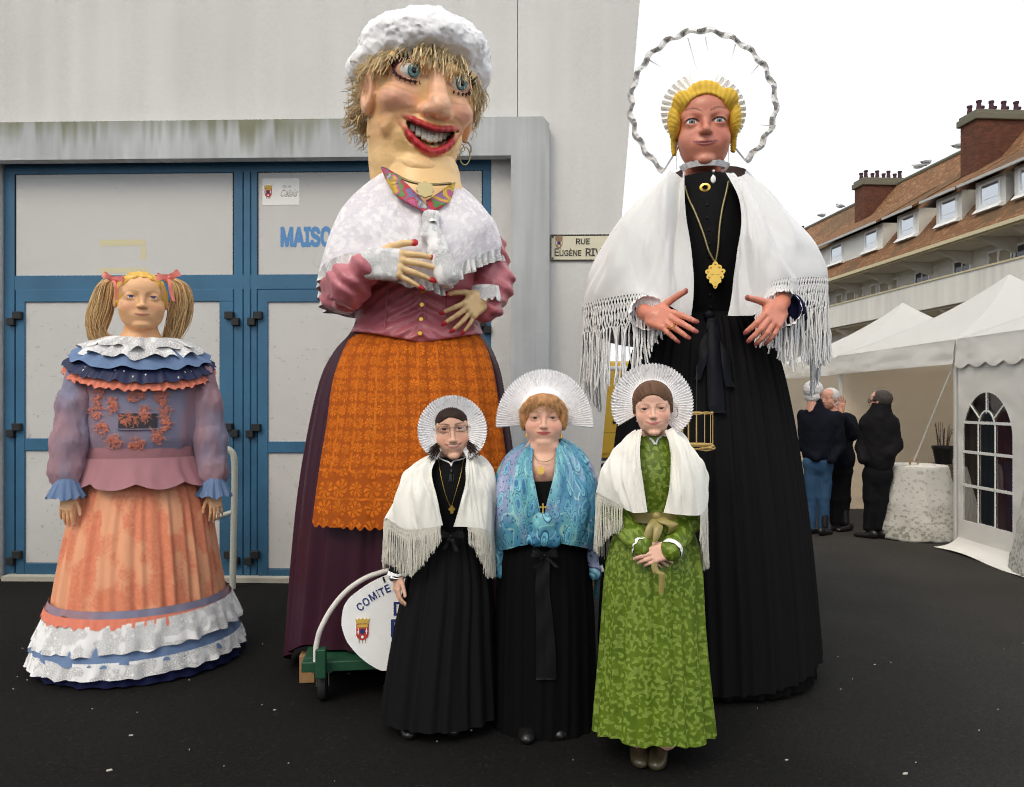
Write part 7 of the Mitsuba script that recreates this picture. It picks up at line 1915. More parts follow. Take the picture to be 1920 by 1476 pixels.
shoe((P(768, 1372, 3.62)[0], 3.70), p1); shoe((P(850, 1372, 3.62)[0], 3.72), p1)
# shawl
net = [[(824, 852, -.08), (810, 890, -.15), (818, 930, -.185), (830, 985, -.20)],
       [(818, 854, -.06), (796, 892, -.14), (792, 935, -.19), (800, 990, -.215)],
       [(814, 856, -.02), (780, 892, -.09), (766, 940, -.14), (764, 992, -.17)],
       [(812, 858, .03), (768, 890, -.01), (745, 935, -.04), (727, 972, -.06)],
       [(818, 852, .10), (775, 890, .13), (745, 935, .12), (720, 985, .08)],
       [(847, 846, .13), (847, 890, .19), (847, 950, .20), (847, 1030, .2)],
       [(876, 850, .10), (905, 890, .14), (925, 935, .12), (928, 1005, .08)],
       [(882, 856, .03), (908, 884, -.01), (922, 920, -.02), (926, 995, -.02)],
       [(880, 856, -.02), (900, 890, -.09), (912, 930, -.13), (918, 996, -.15)],
       [(876, 854, -.06), (884, 892, -.14), (890, 940, -.18), (898, 990, -.20)],
       [(870, 852, -.08), (874, 895, -.15), (864, 940, -.185), (850, 988, -.20)]]
S1, u1 = shawl(net, W1, 200, 60, wr=.036, fu=15, fv=1.4, seed=15)
mat('m_shawl_cream', (.74, .72, .66), .8, .2)
sh1 = add('shawl', grid(S1, u1), 'm_shawl_cream', p1, smooth=True)
mat('m_fringe_cream', (.66, .63, .55), .8, .2)
shawl_fringe(S1, [(.02, .46, 150), (.6, .95, 100)], .20, .0013, sh1, 'm_fringe_cream', 3, lat=.2, sway=.015)
# =============== woman in the blue shawl, centre
bearing(1020); W2 = 3.74
p2 = thing('person', 'stout woman with ginger hair, wide white fan bonnet and turquoise paisley shawl', 'person')
sk2 = (.70, .40, .29)
s2 = (P(1020, 790, W2)[2] - P(1020, 791, W2)[2])
h2c = P(1019, 786, W2 - .03); H2 = 98 * s2; M2 = rot('z', 1)
f2 = place(face_prims(sk2, lip=(.48, .075, .075), brow=(.32, .16, .09), eye_dx=.165, eye_z=.03, slot=(.064, .018), fw=1.14, jw=1.25, mouth_w=.125, mouth_z=-.25, smile=.012, lip_t=.85, nose_l=.9, nose_w=.85, ridge=.7, nzb=-.13, lash=(.16, .09, .06), brow_z=.085, brow_arc=.03, brow_r=.009,
                      blush=(.70, .30, .22), neck=(.27, .32, -.75), cheek=1.3, dark=(.25, .04, .04), jaw_z=-.29, chin_z=-.42, lid=(.58, .30, .21)), h2c, H2, M2)
f2 += [E(P(1020, 838, W2 - .04), (.075, .07, .03), sk2, k=.03), E(P(1019, 880, W2 - .02), (.14, .12, .10), sk2, k=.05)]
ch, hp_2 = P(1020, 930, W2 + .02), P(1022, 1030, W2 + .02)
sl2, sr2 = P(972, 898, W2 + .02), P(1074, 898, W2 + .02)
el2, w2l, er2, w2r = P(952, 985, W2 + .05), P(956, 1065, W2 + .08), P(1096, 985, W2 + .05), P(1112, 1066, W2 + .06)
bd2 = f2 + person_torso(sk2, hp_2, ch, sl2, sr2, P(1020, 850, W2 + .03), [(P(985, 1050, W2), P(985, 1220, W2), .10, .07), (P(985, 1220, W2), [P(985, 1220, W2)[0], W2 - .06, .09], .065, .045), (P(1060, 1050, W2), P(1060, 1220, W2), .10, .07), (P(1060, 1220, W2), [P(1060, 1220, W2)[0], W2 - .03, .09], .065, .045)])
bd2 += arm(sl2, el2, w2l, sk2) + arm(sr2, er2, w2r, sk2)
bd2 += hand(w2r, V3(-.05, -.12, -1), (-.3, -1, 0), (1, -.2, 0), .165, sk2) + hand(w2l, V3(.05, -.12, -1), (.3, -1, 0), (-1, -.2, 0), .165, sk2)
V, Fc, col = blend_body(bd2, V3(h2c[0] - .30, W2 - .26, .04), V3(h2c[0] + .34, W2 + .22, h2c[2] + .17), [(h2c[2] - .24, h2c[2] + .2, .0032), (.45, .75, .006)])
add('body', (V, Fc), 'm_vc_skin', p2, smooth=True, color=np.clip(col * (1 + .12 * (nfbm(V * 40, 3) - .5))[:, None], 0, 1))
eyes(p2, h2c, H2, M2, .165, .03, iris=(.10, .09, .07), ia=32, pupil=14)
hc2 = (.40, .20, .085)
hr = place([E((0, .10, .16), (.42, .44, .37), hc2, k=.02), E((0, -.12, .22), (.34, .29, .235), hc2, k=.09), E((-.36, -.06, .04), (.10, .20, .26), hc2, k=.05), E((.36, -.06, .04), (.10, .20, .26), hc2, k=.05), E((0, -.24, .36), (.30, .16, .12), hc2, k=.06), E((0, -.46, -.18), (.345, .38, .45), None, k=.04, op='s')], h2c, H2, M2)
V, Fc, col = mesh_sdf(hr + [dict(t='f', op='d', k=1, f=lambda p: .012 * (nfbm(p * np.array([60, 60, 38]), 3) - .5))], h2c - np.array([.55, .5, .5]) * H2, h2c + np.array([.55, .62, .64]) * H2, .0045)
add('hair', (V, Fc), 'm_vc', p2, smooth=True, color=np.clip(col * (.45 + 1.15 * nfbm(V * np.array([90, 90, 45]), 3))[:, None], 0, 1))
hs = [l2w(V3(.36 * math.sin(t), -.30 * math.cos(t) - .06, .37 - .10 * abs(t)), h2c, H2, M2) for t in np.linspace(-1.35, 1.35, 26)]
hv = [V3(math.sin(t) * .7 - .3, -.4, -.8) for t in np.linspace(-1.35, 1.35, 26)]
A, r, c = hairs(hs, hv, .042, 520, 9, (.52, .29, .13), .0009, .004, grav=.3, spread=.3, K=7, off=.012)
m, c = strand_hair(A, r, c); add('fringe_hair', m, 'm_vc', p2, smooth=True, color=c, kind='stuff')
def fan2(a):
    a = math.radians(a); x, y = math.sin(a), math.cos(a)
    r = 1 / math.sqrt((x / 91) ** 2 + (y / 100) ** 2)
    return r
b2, _ = fan(1021, 793, W2 + .04, fan2, -96, 96, lambda a: 36 if abs(a) < 70 else 33, 60, p2, tilt=.10, wave=.0055, scal=1.2, mat_='m_bonnet_plain')
cap_ = place([E((0, .14, .14), (.43, .42, .39), k=.02), E((0, -.02, .30), (.36, .26, .26), k=.04), E((0, -.50, .06), (.60, .50, .42), None, k=.03, op='s'), E((0, -.1, -.30), (.7, .7, .34), None, k=.03, op='s')], h2c + [0, .01, .012], H2, M2)
m = mesh_sdf(cap_, h2c - np.array([.6, .6, .4]) * H2, h2c + np.array([.6, .7, .75]) * H2, .006, False)
add('skull_cap', m[:2], 'm_cloth_white', b2, smooth=True)
for ex, ey in ((987, 815), (1052, 818)):
    e = P(ex, ey, W2 - .055); add('earring', cat_mesh([xf(lathe([(.001, .012), (.003, .010), (.0065, -.008), (.001, -.012)], 10), frame(e, (1, 0, 0), (0, 1, 0), (0, 0, 1))), ico(e + [0, 0, .015], .003, 1)]), 'm_gold', p2, smooth=40)
j2 = lambda x, y, d=0.0: P(x, y, W2 + d)
dp = [E(j2(1022, 955, .0), (.185, .15, .18), k=.04), E(j2(1024, 1010, .0), (.175, .15, .10), k=.05), E(j2(1022, 905, -.0), (.15, .125, .08), k=.05)]
m = mesh_sdf(dp, j2(1022, 1045) - [.28, .2, 0], j2(1022, 862, 0) + [.28, .2, 0], .008, False)
dr2 = add('dress', m[:2], 'm_cloth_black', p2, smooth=True)
add('sleeve', sl([sl2, el2, w2l], (.056, .055, .044), 22, .006), 'm_cloth_black', dr2, smooth=True)
add('sleeve', sl([sr2, er2, w2r], (.056, .055, .044), 23, .006), 'm_cloth_black', dr2, smooth=True)
add('cuff', grid(*ruffle(w2r[0], w2r[1], .044, .044, w2r[2] + .02, .052, .050, w2r[2] - .01, n=12, amp=.05, seed=3, nth=90, wav=.003)), 'm_cloth_white', p2, smooth=True)
# paisley
def f_paisley(p, n, uv):
    U, Vv = uv.x + .09 * nz(uv.x * 7, uv.y * 7), uv.y + .09 * nz(uv.x * 7, uv.y * 7, 4.0)
    w = mikit.fbm(uv.x * 4, uv.y * 4, 1.0, octaves=3)
    base = mixc(mi.Color3f(.13, .38, .43), mi.Color3f(.06, .22, .36), sm(.35, .6, w)); base = mixc(base, mi.Color3f(.26, .30, .46), sm(.55, .75, mikit.fbm(uv.x * 5, uv.y * 5, 8.0, octaves=2)))
    # drops: teardrop cells with rings
    a, b, r = mikit.voronoi(U * 11, Vv * 7.5)
    drop = a + .45 * (nz(U * 11, Vv * 11, 3.0) - .4)
    ring = sm(.035, .012, dr.abs(drop - .34)) + sm(.03, .01, dr.abs(drop - .22)) * .8
    core = sm(.17, .10, drop)
    a2, b2_, r2 = mikit.voronoi(U * 26, Vv * 26)
    dots = sm(.20, .12, a2) * sm(.38, .46, drop)
    vein = sm(.05, .015, dr.abs(nz(U * 13, Vv * 13, 6.0) - .5)) * sm(.36, .42, drop)
    c = mixc(base, mi.Color3f(.34, .58, .55), vein * .7)
    c = mixc(c, mi.Color3f(.17, .50, .62), sm(.34, .30, drop) * .75)
    c = mixc(c, mi.Color3f(.01, .035, .13), dr.clip(ring, 0, 1) * .85)
    c = mixc(c, mi.Color3f(.02, .09, .24), core * .8)
    return mixc(c, mi.Color3f(.02, .045, .14), dots * .8)
mat('m_paisley', mikit.proc(f_paisley), .34, .45)
net = [[(1002, 835, -.075), (998, 880, -.15), (1004, 920, -.185), (1012, 960, -.205), (1016, 1016, -.20)],
       [(996, 834, -.06), (976, 880, -.14), (972, 930, -.195), (976, 975, -.215), (980, 1022, -.20)],
       [(992, 832, -.02), (956, 872, -.09), (944, 925, -.15), (946, 975, -.17), (950, 1030, -.15)],
       [(990, 830, .03), (945, 864, -.01), (928, 920, -.03), (926, 975, -.04), (934, 1034, -.03)],
       [(996, 826, .10), (950, 864, .13), (935, 920, .14), (930, 975, .13), (938, 1040, .11)],
       [(1020, 822, .13), (1020, 864, .19), (1020, 920, .21), (1020, 985, .21), (1020, 1040, .2)],
       [(1046, 824, .10), (1090, 864, .14), (1108, 920, .14), (1120, 975, .13), (1115, 1040, .11)],
       [(1052, 826, .03), (1098, 860, -.01), (1117, 905, -.03), (1126, 965, -.04), (1120, 1034, -.03)],
       [(1050, 828, -.02), (1088, 870, -.09), (1104, 920, -.14), (1108, 975, -.165), (1100, 1028, -.15)],
       [(1048, 832, -.06), (1068, 880, -.14), (1072, 930, -.195), (1070, 975, -.215), (1066, 1022, -.20)],
       [(1042, 834, -.075), (1040, 880, -.15), (1030, 925, -.19), (1022, 962, -.207), (1018, 1016, -.20)]]
S2, u2 = shawl(net, W2, 240, 80, wr=.026, fu=20, fv=1.2, seed=33)
sh2 = add('shawl', grid(S2, u2 * [1.0, .55]), 'm_paisley', p2, smooth=True, label='turquoise and blue paisley shawl')
tk = [E(j2(1020, 990, -.215), (.05, .03, .07), k=.02), E(j2(1010, 1012, -.205), (.055, .03, .035), k=.02), E(j2(1034, 1010, -.205), (.05, .03, .035), k=.02), dict(t='f', op='d', k=1, f=lambda p: .022 * (nfbm(p * np.array([34, 34, 14]), 3) - .5))]
m = mesh_sdf(tk, j2(1020, 1000, -.21) - [.14, .08, .12], j2(1020, 1000, -.21) + [.14, .08, .12], .006, False)
add('shawl_tuck', m[:2], 'm_paisley', sh2, smooth=True, uv=np.stack([m[0][:, 0] * 1.2, m[0][:, 2] * 1.2], -1))
for q, (xx, sd) in enumerate(((938, 4), (1112, 5))):
    kn = [E(j2(xx, 1040, -.05), (.030, .035, .05), k=.02), C(j2(xx, 1048, -.05), j2(xx + (2 if q == 0 else 4), 1075, -.06), .022, .03, k=.02), dict(t='f', op='d', k=1, f=lambda p: .018 * (nfbm(p * np.array([40, 40, 18]) + sd, 3) - .5))]
    m = mesh_sdf(kn, j2(xx, 1050, -.05) - [.09, .09, .16], j2(xx, 1050, -.05) + [.09, .09, .16], .006, False)
    add('shawl_end', m[:2], 'm_paisley', sh2, smooth=True, uv=np.stack([m[0][:, 0], m[0][:, 2]], -1))
mat('m_fringe_teal', (.030, .150, .185), .6, .3)
shawl_fringe(S2, [(.29, .43, 60), (.60, .73, 60)], .20, .0014, sh2, 'm_fringe_teal', 13, lat=.05, sway=.015)
Pt, uv = loft([(1010, 945, 1095, .95, .008), (1022, 940, 1100, .96, .014), (1060, 934, 1106, .95, .022), (1150, 930, 1112, .92, .028), (1280, 926, 1116, .9, .03), (1352, 922, 1116, .88, .03)], W2, 300, 70, npl=24, seed=71, drift=.4)
Pt[..., 2] -= .05 * np.linspace(0, 1, 70)[None] ** 3
add('skirt', grid(Pt, uv), 'm_cloth_black2', p2, smooth=True)
bow(P(1021, 1042, W2 - .245), .052, p2, 'm_satin_black', 'bow', [[P(1021, 1042, W2 - .24), P(1010, 1052, W2 - .25), P(1002, 1066, W2 - .25)], [P(1021, 1042, W2 - .24), P(1034, 1054, W2 - .25), P(1044, 1064, W2 - .25)]])
s2k = Surf(Pt)
add('ribbon', solid(strip([(1020, 1044), (1018, 1100), (1022, 1180), (1024, 1280)], 22, 34, s2k, .014, fl=.003), .003), 'm_satin_black', p2, smooth=True)
shoe((P(988, 1386, 3.5)[0], 3.63), p2); shoe((P(1050, 1380, 3.5)[0], 3.68), p2)
tq = [j2(x, y, d) for x, y, d in ((1000, 850, -.11), (1008, 862, -.14), (1020, 866, -.15), (1034, 862, -.14), (1042, 850, -.11))]
nk2 = add('necklace', tube(tq, .0022, 6, 24), 'm_old_gold', p2, smooth=True)
po = j2(1014, 882, -.165); u = s2
fl_ = [sg.Point(0, 0).buffer(4.5 * u)] + [sg.Point(5.5 * u * math.cos(t), 6 * u * math.sin(t)).buffer(1.8 * u) for t in np.linspace(0, 6.283, 9)[:-1]]
add('pendant', xf(extr(unary_union(fl_), 0, .005), frame(po, (1, 0, 0), (0, .1, 1), (0, -1, 0))), 'm_gold', nk2)
po = j2(1018, 952, -.225)
u = s2 * .7
crs = unary_union([sg.box(-1.8 * u, -11 * u, 1.8 * u, 9 * u), sg.box(-6.5 * u, 0, 6.5 * u, 3.4 * u)] + [sg.Point(x * u, y * u).buffer(2.6 * u) for x, y in ((0, 9), (0, -11), (6.5, 1.7), (-6.5, 1.7))])
add('pendant_cross', xf(extr(crs, 0, .005), frame(po, (1, 0, 0), (0, .05, 1), (0, -1, 0))), 'm_gold', nk2)
# =============== young woman in green, right
bearing(1222); W3 = 3.42
p3 = thing('person', 'young woman in green brocade dress and cream shawl, hands clasped, round lace bonnet', 'person')
sk3 = (.72, .42, .31)
s3 = (P(1222, 770, W3)[2] - P(1222, 771, W3)[2])
h3c = P(1224, 766, W3 - .03); H3 = 98 * s3; M3 = rot('z', 0) @ rot('y', -3)
f3 = place(face_prims(sk3, lip=(.56, .17, .16), brow=(.30, .15, .09), eye_dx=.155, eye_z=-.005, slot=(.064, .0185), fw=1.03, jw=.98, mouth_w=.14, mouth_z=-.275, smile=.034, lip_t=.72, lash=(.10, .05, .035), nose_l=.75, nose_w=.74, nzb=-.15, brow_z=.078, brow_arc=.02, brow_r=.0075,
                      blush=(.74, .33, .25), neck=(.16, .19, -.75), chin_z=-.45, cheek=1.2, dark=(.30, .08, .07), lid=(.60, .32, .23), ridge=.8), h3c, H3, M3)
ch, hp_3 = P(1225, 900, W3 + .02), P(1225, 1010, W3 + .02)
sl3, sr3 = P(1172, 874, W3 + .02), P(1280, 874, W3 + .02)
el3, w3l, er3, w3r = P(1153, 966, W3 - .02), P(1203, 1024, W3 - .20), P(1297, 966, W3 - .02), P(1259, 1030, W3 - .21)
bd3 = f3 + person_torso(sk3, hp_3, ch, sl3, sr3, P(1224, 830, W3 + .03), [(P(1195, 1040, W3), P(1197, 1220, W3), .085, .06), (P(1197, 1220, W3), [P(1197, 1220, W3)[0], W3 - .03, .09], .055, .04), (P(1262, 1040, W3), P(1258, 1220, W3), .085, .06), (P(1258, 1220, W3), [P(1250, 1220, W3)[0], W3 - .03, .09], .055, .04)])
bd3 += arm(sl3, el3, w3l, sk3, (.048, .04, .03)) + arm(sr3, er3, w3r, sk3, (.048, .04, .03))
bd3 += hand(w3r, P(1208, 1046, W3 - .235) - w3r, (-.3, -.2, 1), (-.05, -1, .25), .165, sk3, fat=1.12, curls=((10, 30, 25), (12, 32, 26), (14, 34, 26), (16, 36, 26)), spread=(3, 1, -1, -3), th=(30, 12, 16, 14), nail=(.74, .46, .38))
bd3 += hand(w3l, P(1246, 1052, W3 - .205) - w3l, (.3, -.5, .9), (.1, -1, .1), .150, sk3, curls=((16, 24, 20),) * 4, th=(36, -14, 20, 16), nail=(.74, .46, .38))
V, Fc, col = blend_body(bd3, V3(h3c[0] - .27, W3 - .29, .04), V3(h3c[0] + .27, W3 + .22, h3c[2] + .17), [(h3c[2] - .16, h3c[2] + .2, .0032), (.78, 1.0, .0034)])
add('body', (V, Fc), 'm_vc_skin', p3, smooth=True, color=np.clip(col * (1 + .10 * (nfbm(V * 40, 3) - .5))[:, None], 0, 1))
eyes(p3, h3c, H3, M3, .155, -.005, iris=(.08, .07, .05), ia=32, pupil=14)
hc3 = (.115, .058, .032)
hr = place([E((0, .10, .155), (.385, .43, .385), hc3, k=.02), E((0, -.12, .22), (.305, .285, .245), hc3, k=.09), C((-.33, -.05, .16), (-.35, .0, -.06), .05, .03, hc3, k=.03), C((.33, -.05, .16), (.35, .0, -.06), .05, .03, hc3, k=.03), E((0, -.44, -.18), (.335, .37, .435), None, k=.03, op='s')], h3c, H3, M3)
def comb3(p):
    q = ((p - h3c) @ M3) / H3; a = np.arctan2(q[:, 0], q[:, 2] + .1)
    return .0022 * (nnoise(np.stack([a * 30, q[:, 1] * 3, q[:, 2] * 2], -1)) - .5)
V, Fc, col = mesh_sdf(hr + [dict(t='f', op='d', k=1, f=comb3)], h3c - np.array([.5, .5, .4]) * H3, h3c + np.array([.5, .62, .6]) * H3, .004)
q = ((V - h3c) @ M3) / H3; a_ = np.arctan2(q[:, 0], q[:, 2] + .1)
add('hair', (V, Fc), 'm_vc', p3, smooth=True, color=np.clip(col * (.45 + 1.1 * nnoise(np.stack([a_ * 40, q[:, 1] * 3, q[:, 2] * 2], -1)))[:, None], 0, 1))
lk = np.array([[l2w(V3(.33, -.12, .10), h3c, H3, M3), l2w(V3(.42 + .01 * i, -.10, .0 + .01 * i), h3c, H3, M3), l2w(V3(.46, -.08, -.12 - .01 * i), h3c, H3, M3), l2w(V3(.38, -.08, -.20), h3c, H3, M3)] for i in range(5)])
add('loose_lock', strands(np.stack([np.stack([np.convolve(np.pad(spl(k, 24)[:, j], 3, 'edge'), np.ones(7) / 7, 'valid') for j in range(3)], -1) for k in lk]), .00045, 4), 'm_crest_brown', p3, smooth=True, kind='stuff')
b3, _ = fan(1223, 762, W3 + .02, lambda a: 77 + 3.5 * math.cos(math.radians(a)) - (0 if abs(a) < 110 else (abs(a) - 110) * .22), -120, 138, lambda a: 34, 58, p3, tilt=.10, wave=.0058, scal=1.3)
cap_ = place([E((0, .16, .15), (.395, .42, .39), k=.02), E((0, -.42, .1), (.6, .45, .8), None, k=.02, op='s')], h3c, H3, M3)
m = mesh_sdf(cap_, h3c - np.array([.5, .6, .4]) * H3, h3c + np.array([.5, .7, .66]) * H3, .006, False)
add('skull_cap', m[:2], 'm_cloth_white', b3, smooth=True)
for ex, ey in ((1195, 790), (1256, 786)): add('earring', ico(P(ex, ey, W3 - .045), .0036, 2), 'm_silver', p3, smooth=True)
def f_brocade(p, n, uv):
    U, Vv = uv.x * 15, uv.y * 15
    row = dr.floor(Vv); U = U + .5 * (row - 2 * dr.floor(row / 2))
    ra = mikit.cell_rand(U, row, 2.0) * 6.28; wx = .22 * (nz(uv.x * 40, uv.y * 40) - .5)
    fu, fv = U - dr.floor(U) - .5 + wx, Vv - row - .5 + wx
    rr = dr.sqrt(fu * fu + fv * fv); an = dr.atan2(fv, fu) + ra
    leaf = sm(.1, .6, dr.sin(an * 3 + 6 * rr)) * sm(.46, .36, rr) * sm(.06, .14, rr)
    pet = leaf + sm(.5, .62, nz(uv.x * 70, uv.y * 70, 3.0)) * sm(.30, .42, rr) * .8
    k = dr.clip(pet, 0, 1) * (.5 + .6 * nz(uv.x * 180, uv.y * 180))
    k2 = sm(.4, .7, nz(uv.x * 22, uv.y * 22, 7.0)) * .4
    c = mixc(mi.Color3f(.075, .125, .006), mi.Color3f(.13, .19, .012), k2)
    return mixc(c, mi.Color3f(.25, .33, .06), k * .8)
mat('m_brocade', mikit.proc(f_brocade), .5, .3)
j3 = lambda x, y, d=0.0: P(x, y, W3 + d)
dp = [E(j3(1226, 905, .0), (.155, .125, .19), k=.04), E(j3(1226, 965, .01), (.13, .115, .12), k=.05), C(j3(1226, 822, .0), j3(1226, 870, .0), .060, .085, k=.03), C(sl3, sr3, .054, .054, k=.05)]
m = mesh_sdf(dp, j3(1226, 1005) - [.28, .2, 0], j3(1226, 818, 0) + [.28, .2, 0], .0075, False)
uvd = lambda v: np.stack([v[:, 0] + .4 * v[:, 1], v[:, 2]], -1)
dr3 = add('dress', m[:2], 'm_brocade', p3, smooth=True, uv=uvd(m[0]), label='green brocade dress')
d3S = m[0][m[0][:, 1] < W3 - .02]; d3K = cKDTree(np.stack(project(d3S), -1))
for pts, sd in (((sl3, el3, w3l), 32), ((sr3, er3, w3r), 33)):
    m = sl(list(pts), (.055, .056, .044), sd, .007)
    k_ = add('sleeve', m, 'm_brocade', dr3, smooth=True, uv=uvd(m[0]))
    c, d = pts[2], pts[2] - pts[1]; d /= np.linalg.norm(d); a = np.cross(d, [0, 0, 1.0]); a /= np.linalg.norm(a); b = np.cross(a, d)
    R_, u_ = ruffle(0, 0, .043, .043, -.012, .046, .046, .012, n=10, amp=.05, seed=sd, nth=110, wav=.003)
    add('cuff', grid(R_ @ np.stack([a, b, d]) + c, u_), 'm_cloth_white', p3, smooth=True)
col3 = [tube([on(d3S, d3K, x, y, .004) for x, y in pts], .0042, 6, 14) for pts in (((1206, 812), (1212, 820), (1222, 824), (1227, 834)), ((1250, 808), (1244, 818), (1234, 822), (1229, 834)))]
add('collar', cat_mesh(col3), 'm_lace_white', dr3, smooth=True)
bdir = P(1208, 1046, W3 - .235) - w3r; bdir /= np.linalg.norm(bdir)
a_ = np.cross(bdir, [0, -1, 0]); a_ /= np.linalg.norm(a_); b_ = np.cross(bdir, a_)
add('bangle', tube([w3r + bdir * .012 + .034 * (a_ * math.cos(t) + b_ * math.sin(t)) for t in np.linspace(0, 6.283, 30)], .0028, 7), 'm_silver', p3, smooth=True)
Pt, uv = loft([(968, 1180, 1272, .88, .008), (980, 1164, 1288, .9, .03), (1010, 1148, 1306, .92, .05), (1060, 1136, 1316, .92, .055), (1160, 1128, 1322, .92, .06), (1290, 1118, 1332, .90, .062), (1368, 1112, 1340, .88, .06)], W3, 380, 90, npl=20, seed=83, drift=.5)
Pt[..., 2] -= .0 * np.linspace(0, 1, 90)[None]
_th = np.linspace(-np.pi, np.pi, 380)[:, None]; _v = np.linspace(0, 1, 90)[None]
Pt[..., 2] += (.02 * np.cos(_th) + .008 * np.sin(_th * 7)) * _v ** 4
add('skirt', grid(Pt, uv), 'm_brocade', p3, smooth=True)
mat('m_sash', (.27, .22, .07), .32, .45)
Pw, uw = loft([(955, 1170, 1284, 1.0, .002), (964, 1170, 1284, 1.0, .003), (974, 1169, 1285, 1.0, .004)], W3, 140, 10, npl=12, seed=2)
sa = add('sash', grid(Pw, uw), 'm_sash', p3, smooth=True)
bl = []
for pts, ww in (([(1231, 968, -.155), (1222, 985, -.20), (1216, 1006, -.21), (1226, 1010, -.18)], .045), ([(1233, 968, -.155), (1246, 978, -.20), (1262, 986, -.205), (1254, 1000, -.18)], .042), ([(1232, 970, -.155), (1234, 990, -.21), (1228, 1016, -.225)], .04), ([(1226, 1055, -.245), (1230, 1072, -.25), (1241, 1078, -.25), (1240, 1112, -.25)], .027)):
    pp = spl(np.array([j3(*q) for q in pts]), 20); w = np.linspace(-1, 1, 6); tpr = np.sin(np.linspace(.5, np.pi - .35, 20)) ** (.35 if ww < .03 else .7)
    Q = pp[:, None] + V3(.9, .25, .25) * (w[None, :, None] * ww * .5 * tpr[:, None, None]) + V3(0, -1, 0) * (.006 * (1 - w[None, :, None] ** 2))
    bl.append(solid(Q, .003))
for b_ in bl: add('bow_loop', b_, 'm_sash', sa, smooth=50)
add('bow_knot', ico(j3(1231, 968, -.17), (.020, .016, .018), 2), 'm_sash', sa, smooth=True)
mat('m_shoe_brown', (.045, .035, .018), .35, .5)
shoe((P(1197, 1420, 3.3)[0], 3.44), p3, 'm_shoe_brown', 4); shoe((P(1236, 1424, 3.3)[0], 3.43), p3, 'm_shoe_brown', -6)
net = [[(1206, 808, -.08), (1200, 850, -.15), (1206, 900, -.185), (1214, 960, -.20)],
       [(1200, 810, -.06), (1182, 850, -.14), (1182, 905, -.18), (1190, 962, -.20)],
       [(1196, 812, -.02), (1164, 850, -.09), (1158, 900, -.14), (1172, 952, -.17)],
       [(1194, 814, .03), (1150, 850, -.01), (1132, 890, -.05), (1124, 924, -.07)],
       [(1200, 808, .10), (1158, 850, .12), (1138, 890, .11), (1120, 930, .07)],
       [(1224, 802, .13), (1224, 850, .18), (1224, 910, .20), (1224, 985, .2)],
       [(1254, 806, .10), (1288, 845, .12), (1308, 890, .11), (1320, 960, .08)],
       [(1258, 808, .03), (1294, 838, -.01), (1316, 880, -.04), (1324, 950, -.06)],
       [(1256, 808, -.02), (1286, 848, -.09), (1302, 895, -.14), (1312, 966, -.16)],
       [(1252, 807, -.06), (1268, 850, -.14), (1278, 905, -.18), (1284, 966, -.20)],
       [(1248, 806, -.08), (1258, 850, -.15), (1256, 905, -.185), (1244, 962, -.20)]]
S3, u3 = shawl(net, W3, 200, 60, wr=.036, fu=16, fv=1.3, seed=25)
sh3 = add('shawl', grid(S3, u3), 'm_shawl_cream', p3, smooth=True)
shawl_fringe(S3, [(.21, .47, 95), (.58, .80, 75)], .24, .0012, sh3, 'm_fringe_cream', 23, lat=.15, sway=.012)
# small wicker cage hanging behind her on the black skirt
mat('m_wicker', (.50, .34, .12), .6, .3)
bearing(1325); CY = 3.9
cg = thing('bird_cage', 'small gilt wicker bird cage hanging against the black skirt', 'bird cage')
c0 = P(1306, 810, CY); R = .075; zt, zb = P(1306, 776, CY)[2], P(1306, 834, CY)[2]
ringp = lambda z, r, a=0: [c0 * [1, 1, 0] + [r * math.cos(t), r * .8 * math.sin(t), z + a * math.sin(5 * t)] for t in np.linspace(0, 6.283, 36)]
add('top_ring', cat_mesh([tube(ringp(zt + d, R * f, .002), .0028, 5) for d, f in ((0, 1), (.006, 1.02))]), 'm_wicker', cg, smooth=True)
add('base', cat_mesh([tube(ringp(zb + d, R * f, .003 * (-1) ** i), .004, 5) for i, (d, f) in enumerate(((0, 1.0), (-.007, 1.08), (-.014, 1.12), (-.021, 1.05)))] + [lathe([(.001, 0), (R, 0), (R, .006), (.001, .006)], 24, c0 * [1, 1, 0] + [0, 0, zb])]), 'm_wicker', cg, smooth=40)
for t in np.linspace(0, 2 * np.pi, 13)[:-1]:
    add('bar', tube([c0 * [1, 1, 0] + [R * math.cos(t), R * .8 * math.sin(t), zb], c0 * [1, 1, 0] + [R * math.cos(t), R * .8 * math.sin(t), zt]], .0024, 5, 3), 'm_wicker', cg, smooth=True)
add('hanger', tube([c0 * [1, 1, 0] + [0, R * .8, zt], c0 * [1, 1, 0] + [0, .10, zt + .14], c0 * [1, 1, 0] + [0, .16, zt + .24]],   .002, 5, 6), 'm_black', cg, smooth=True)
bearing(960)
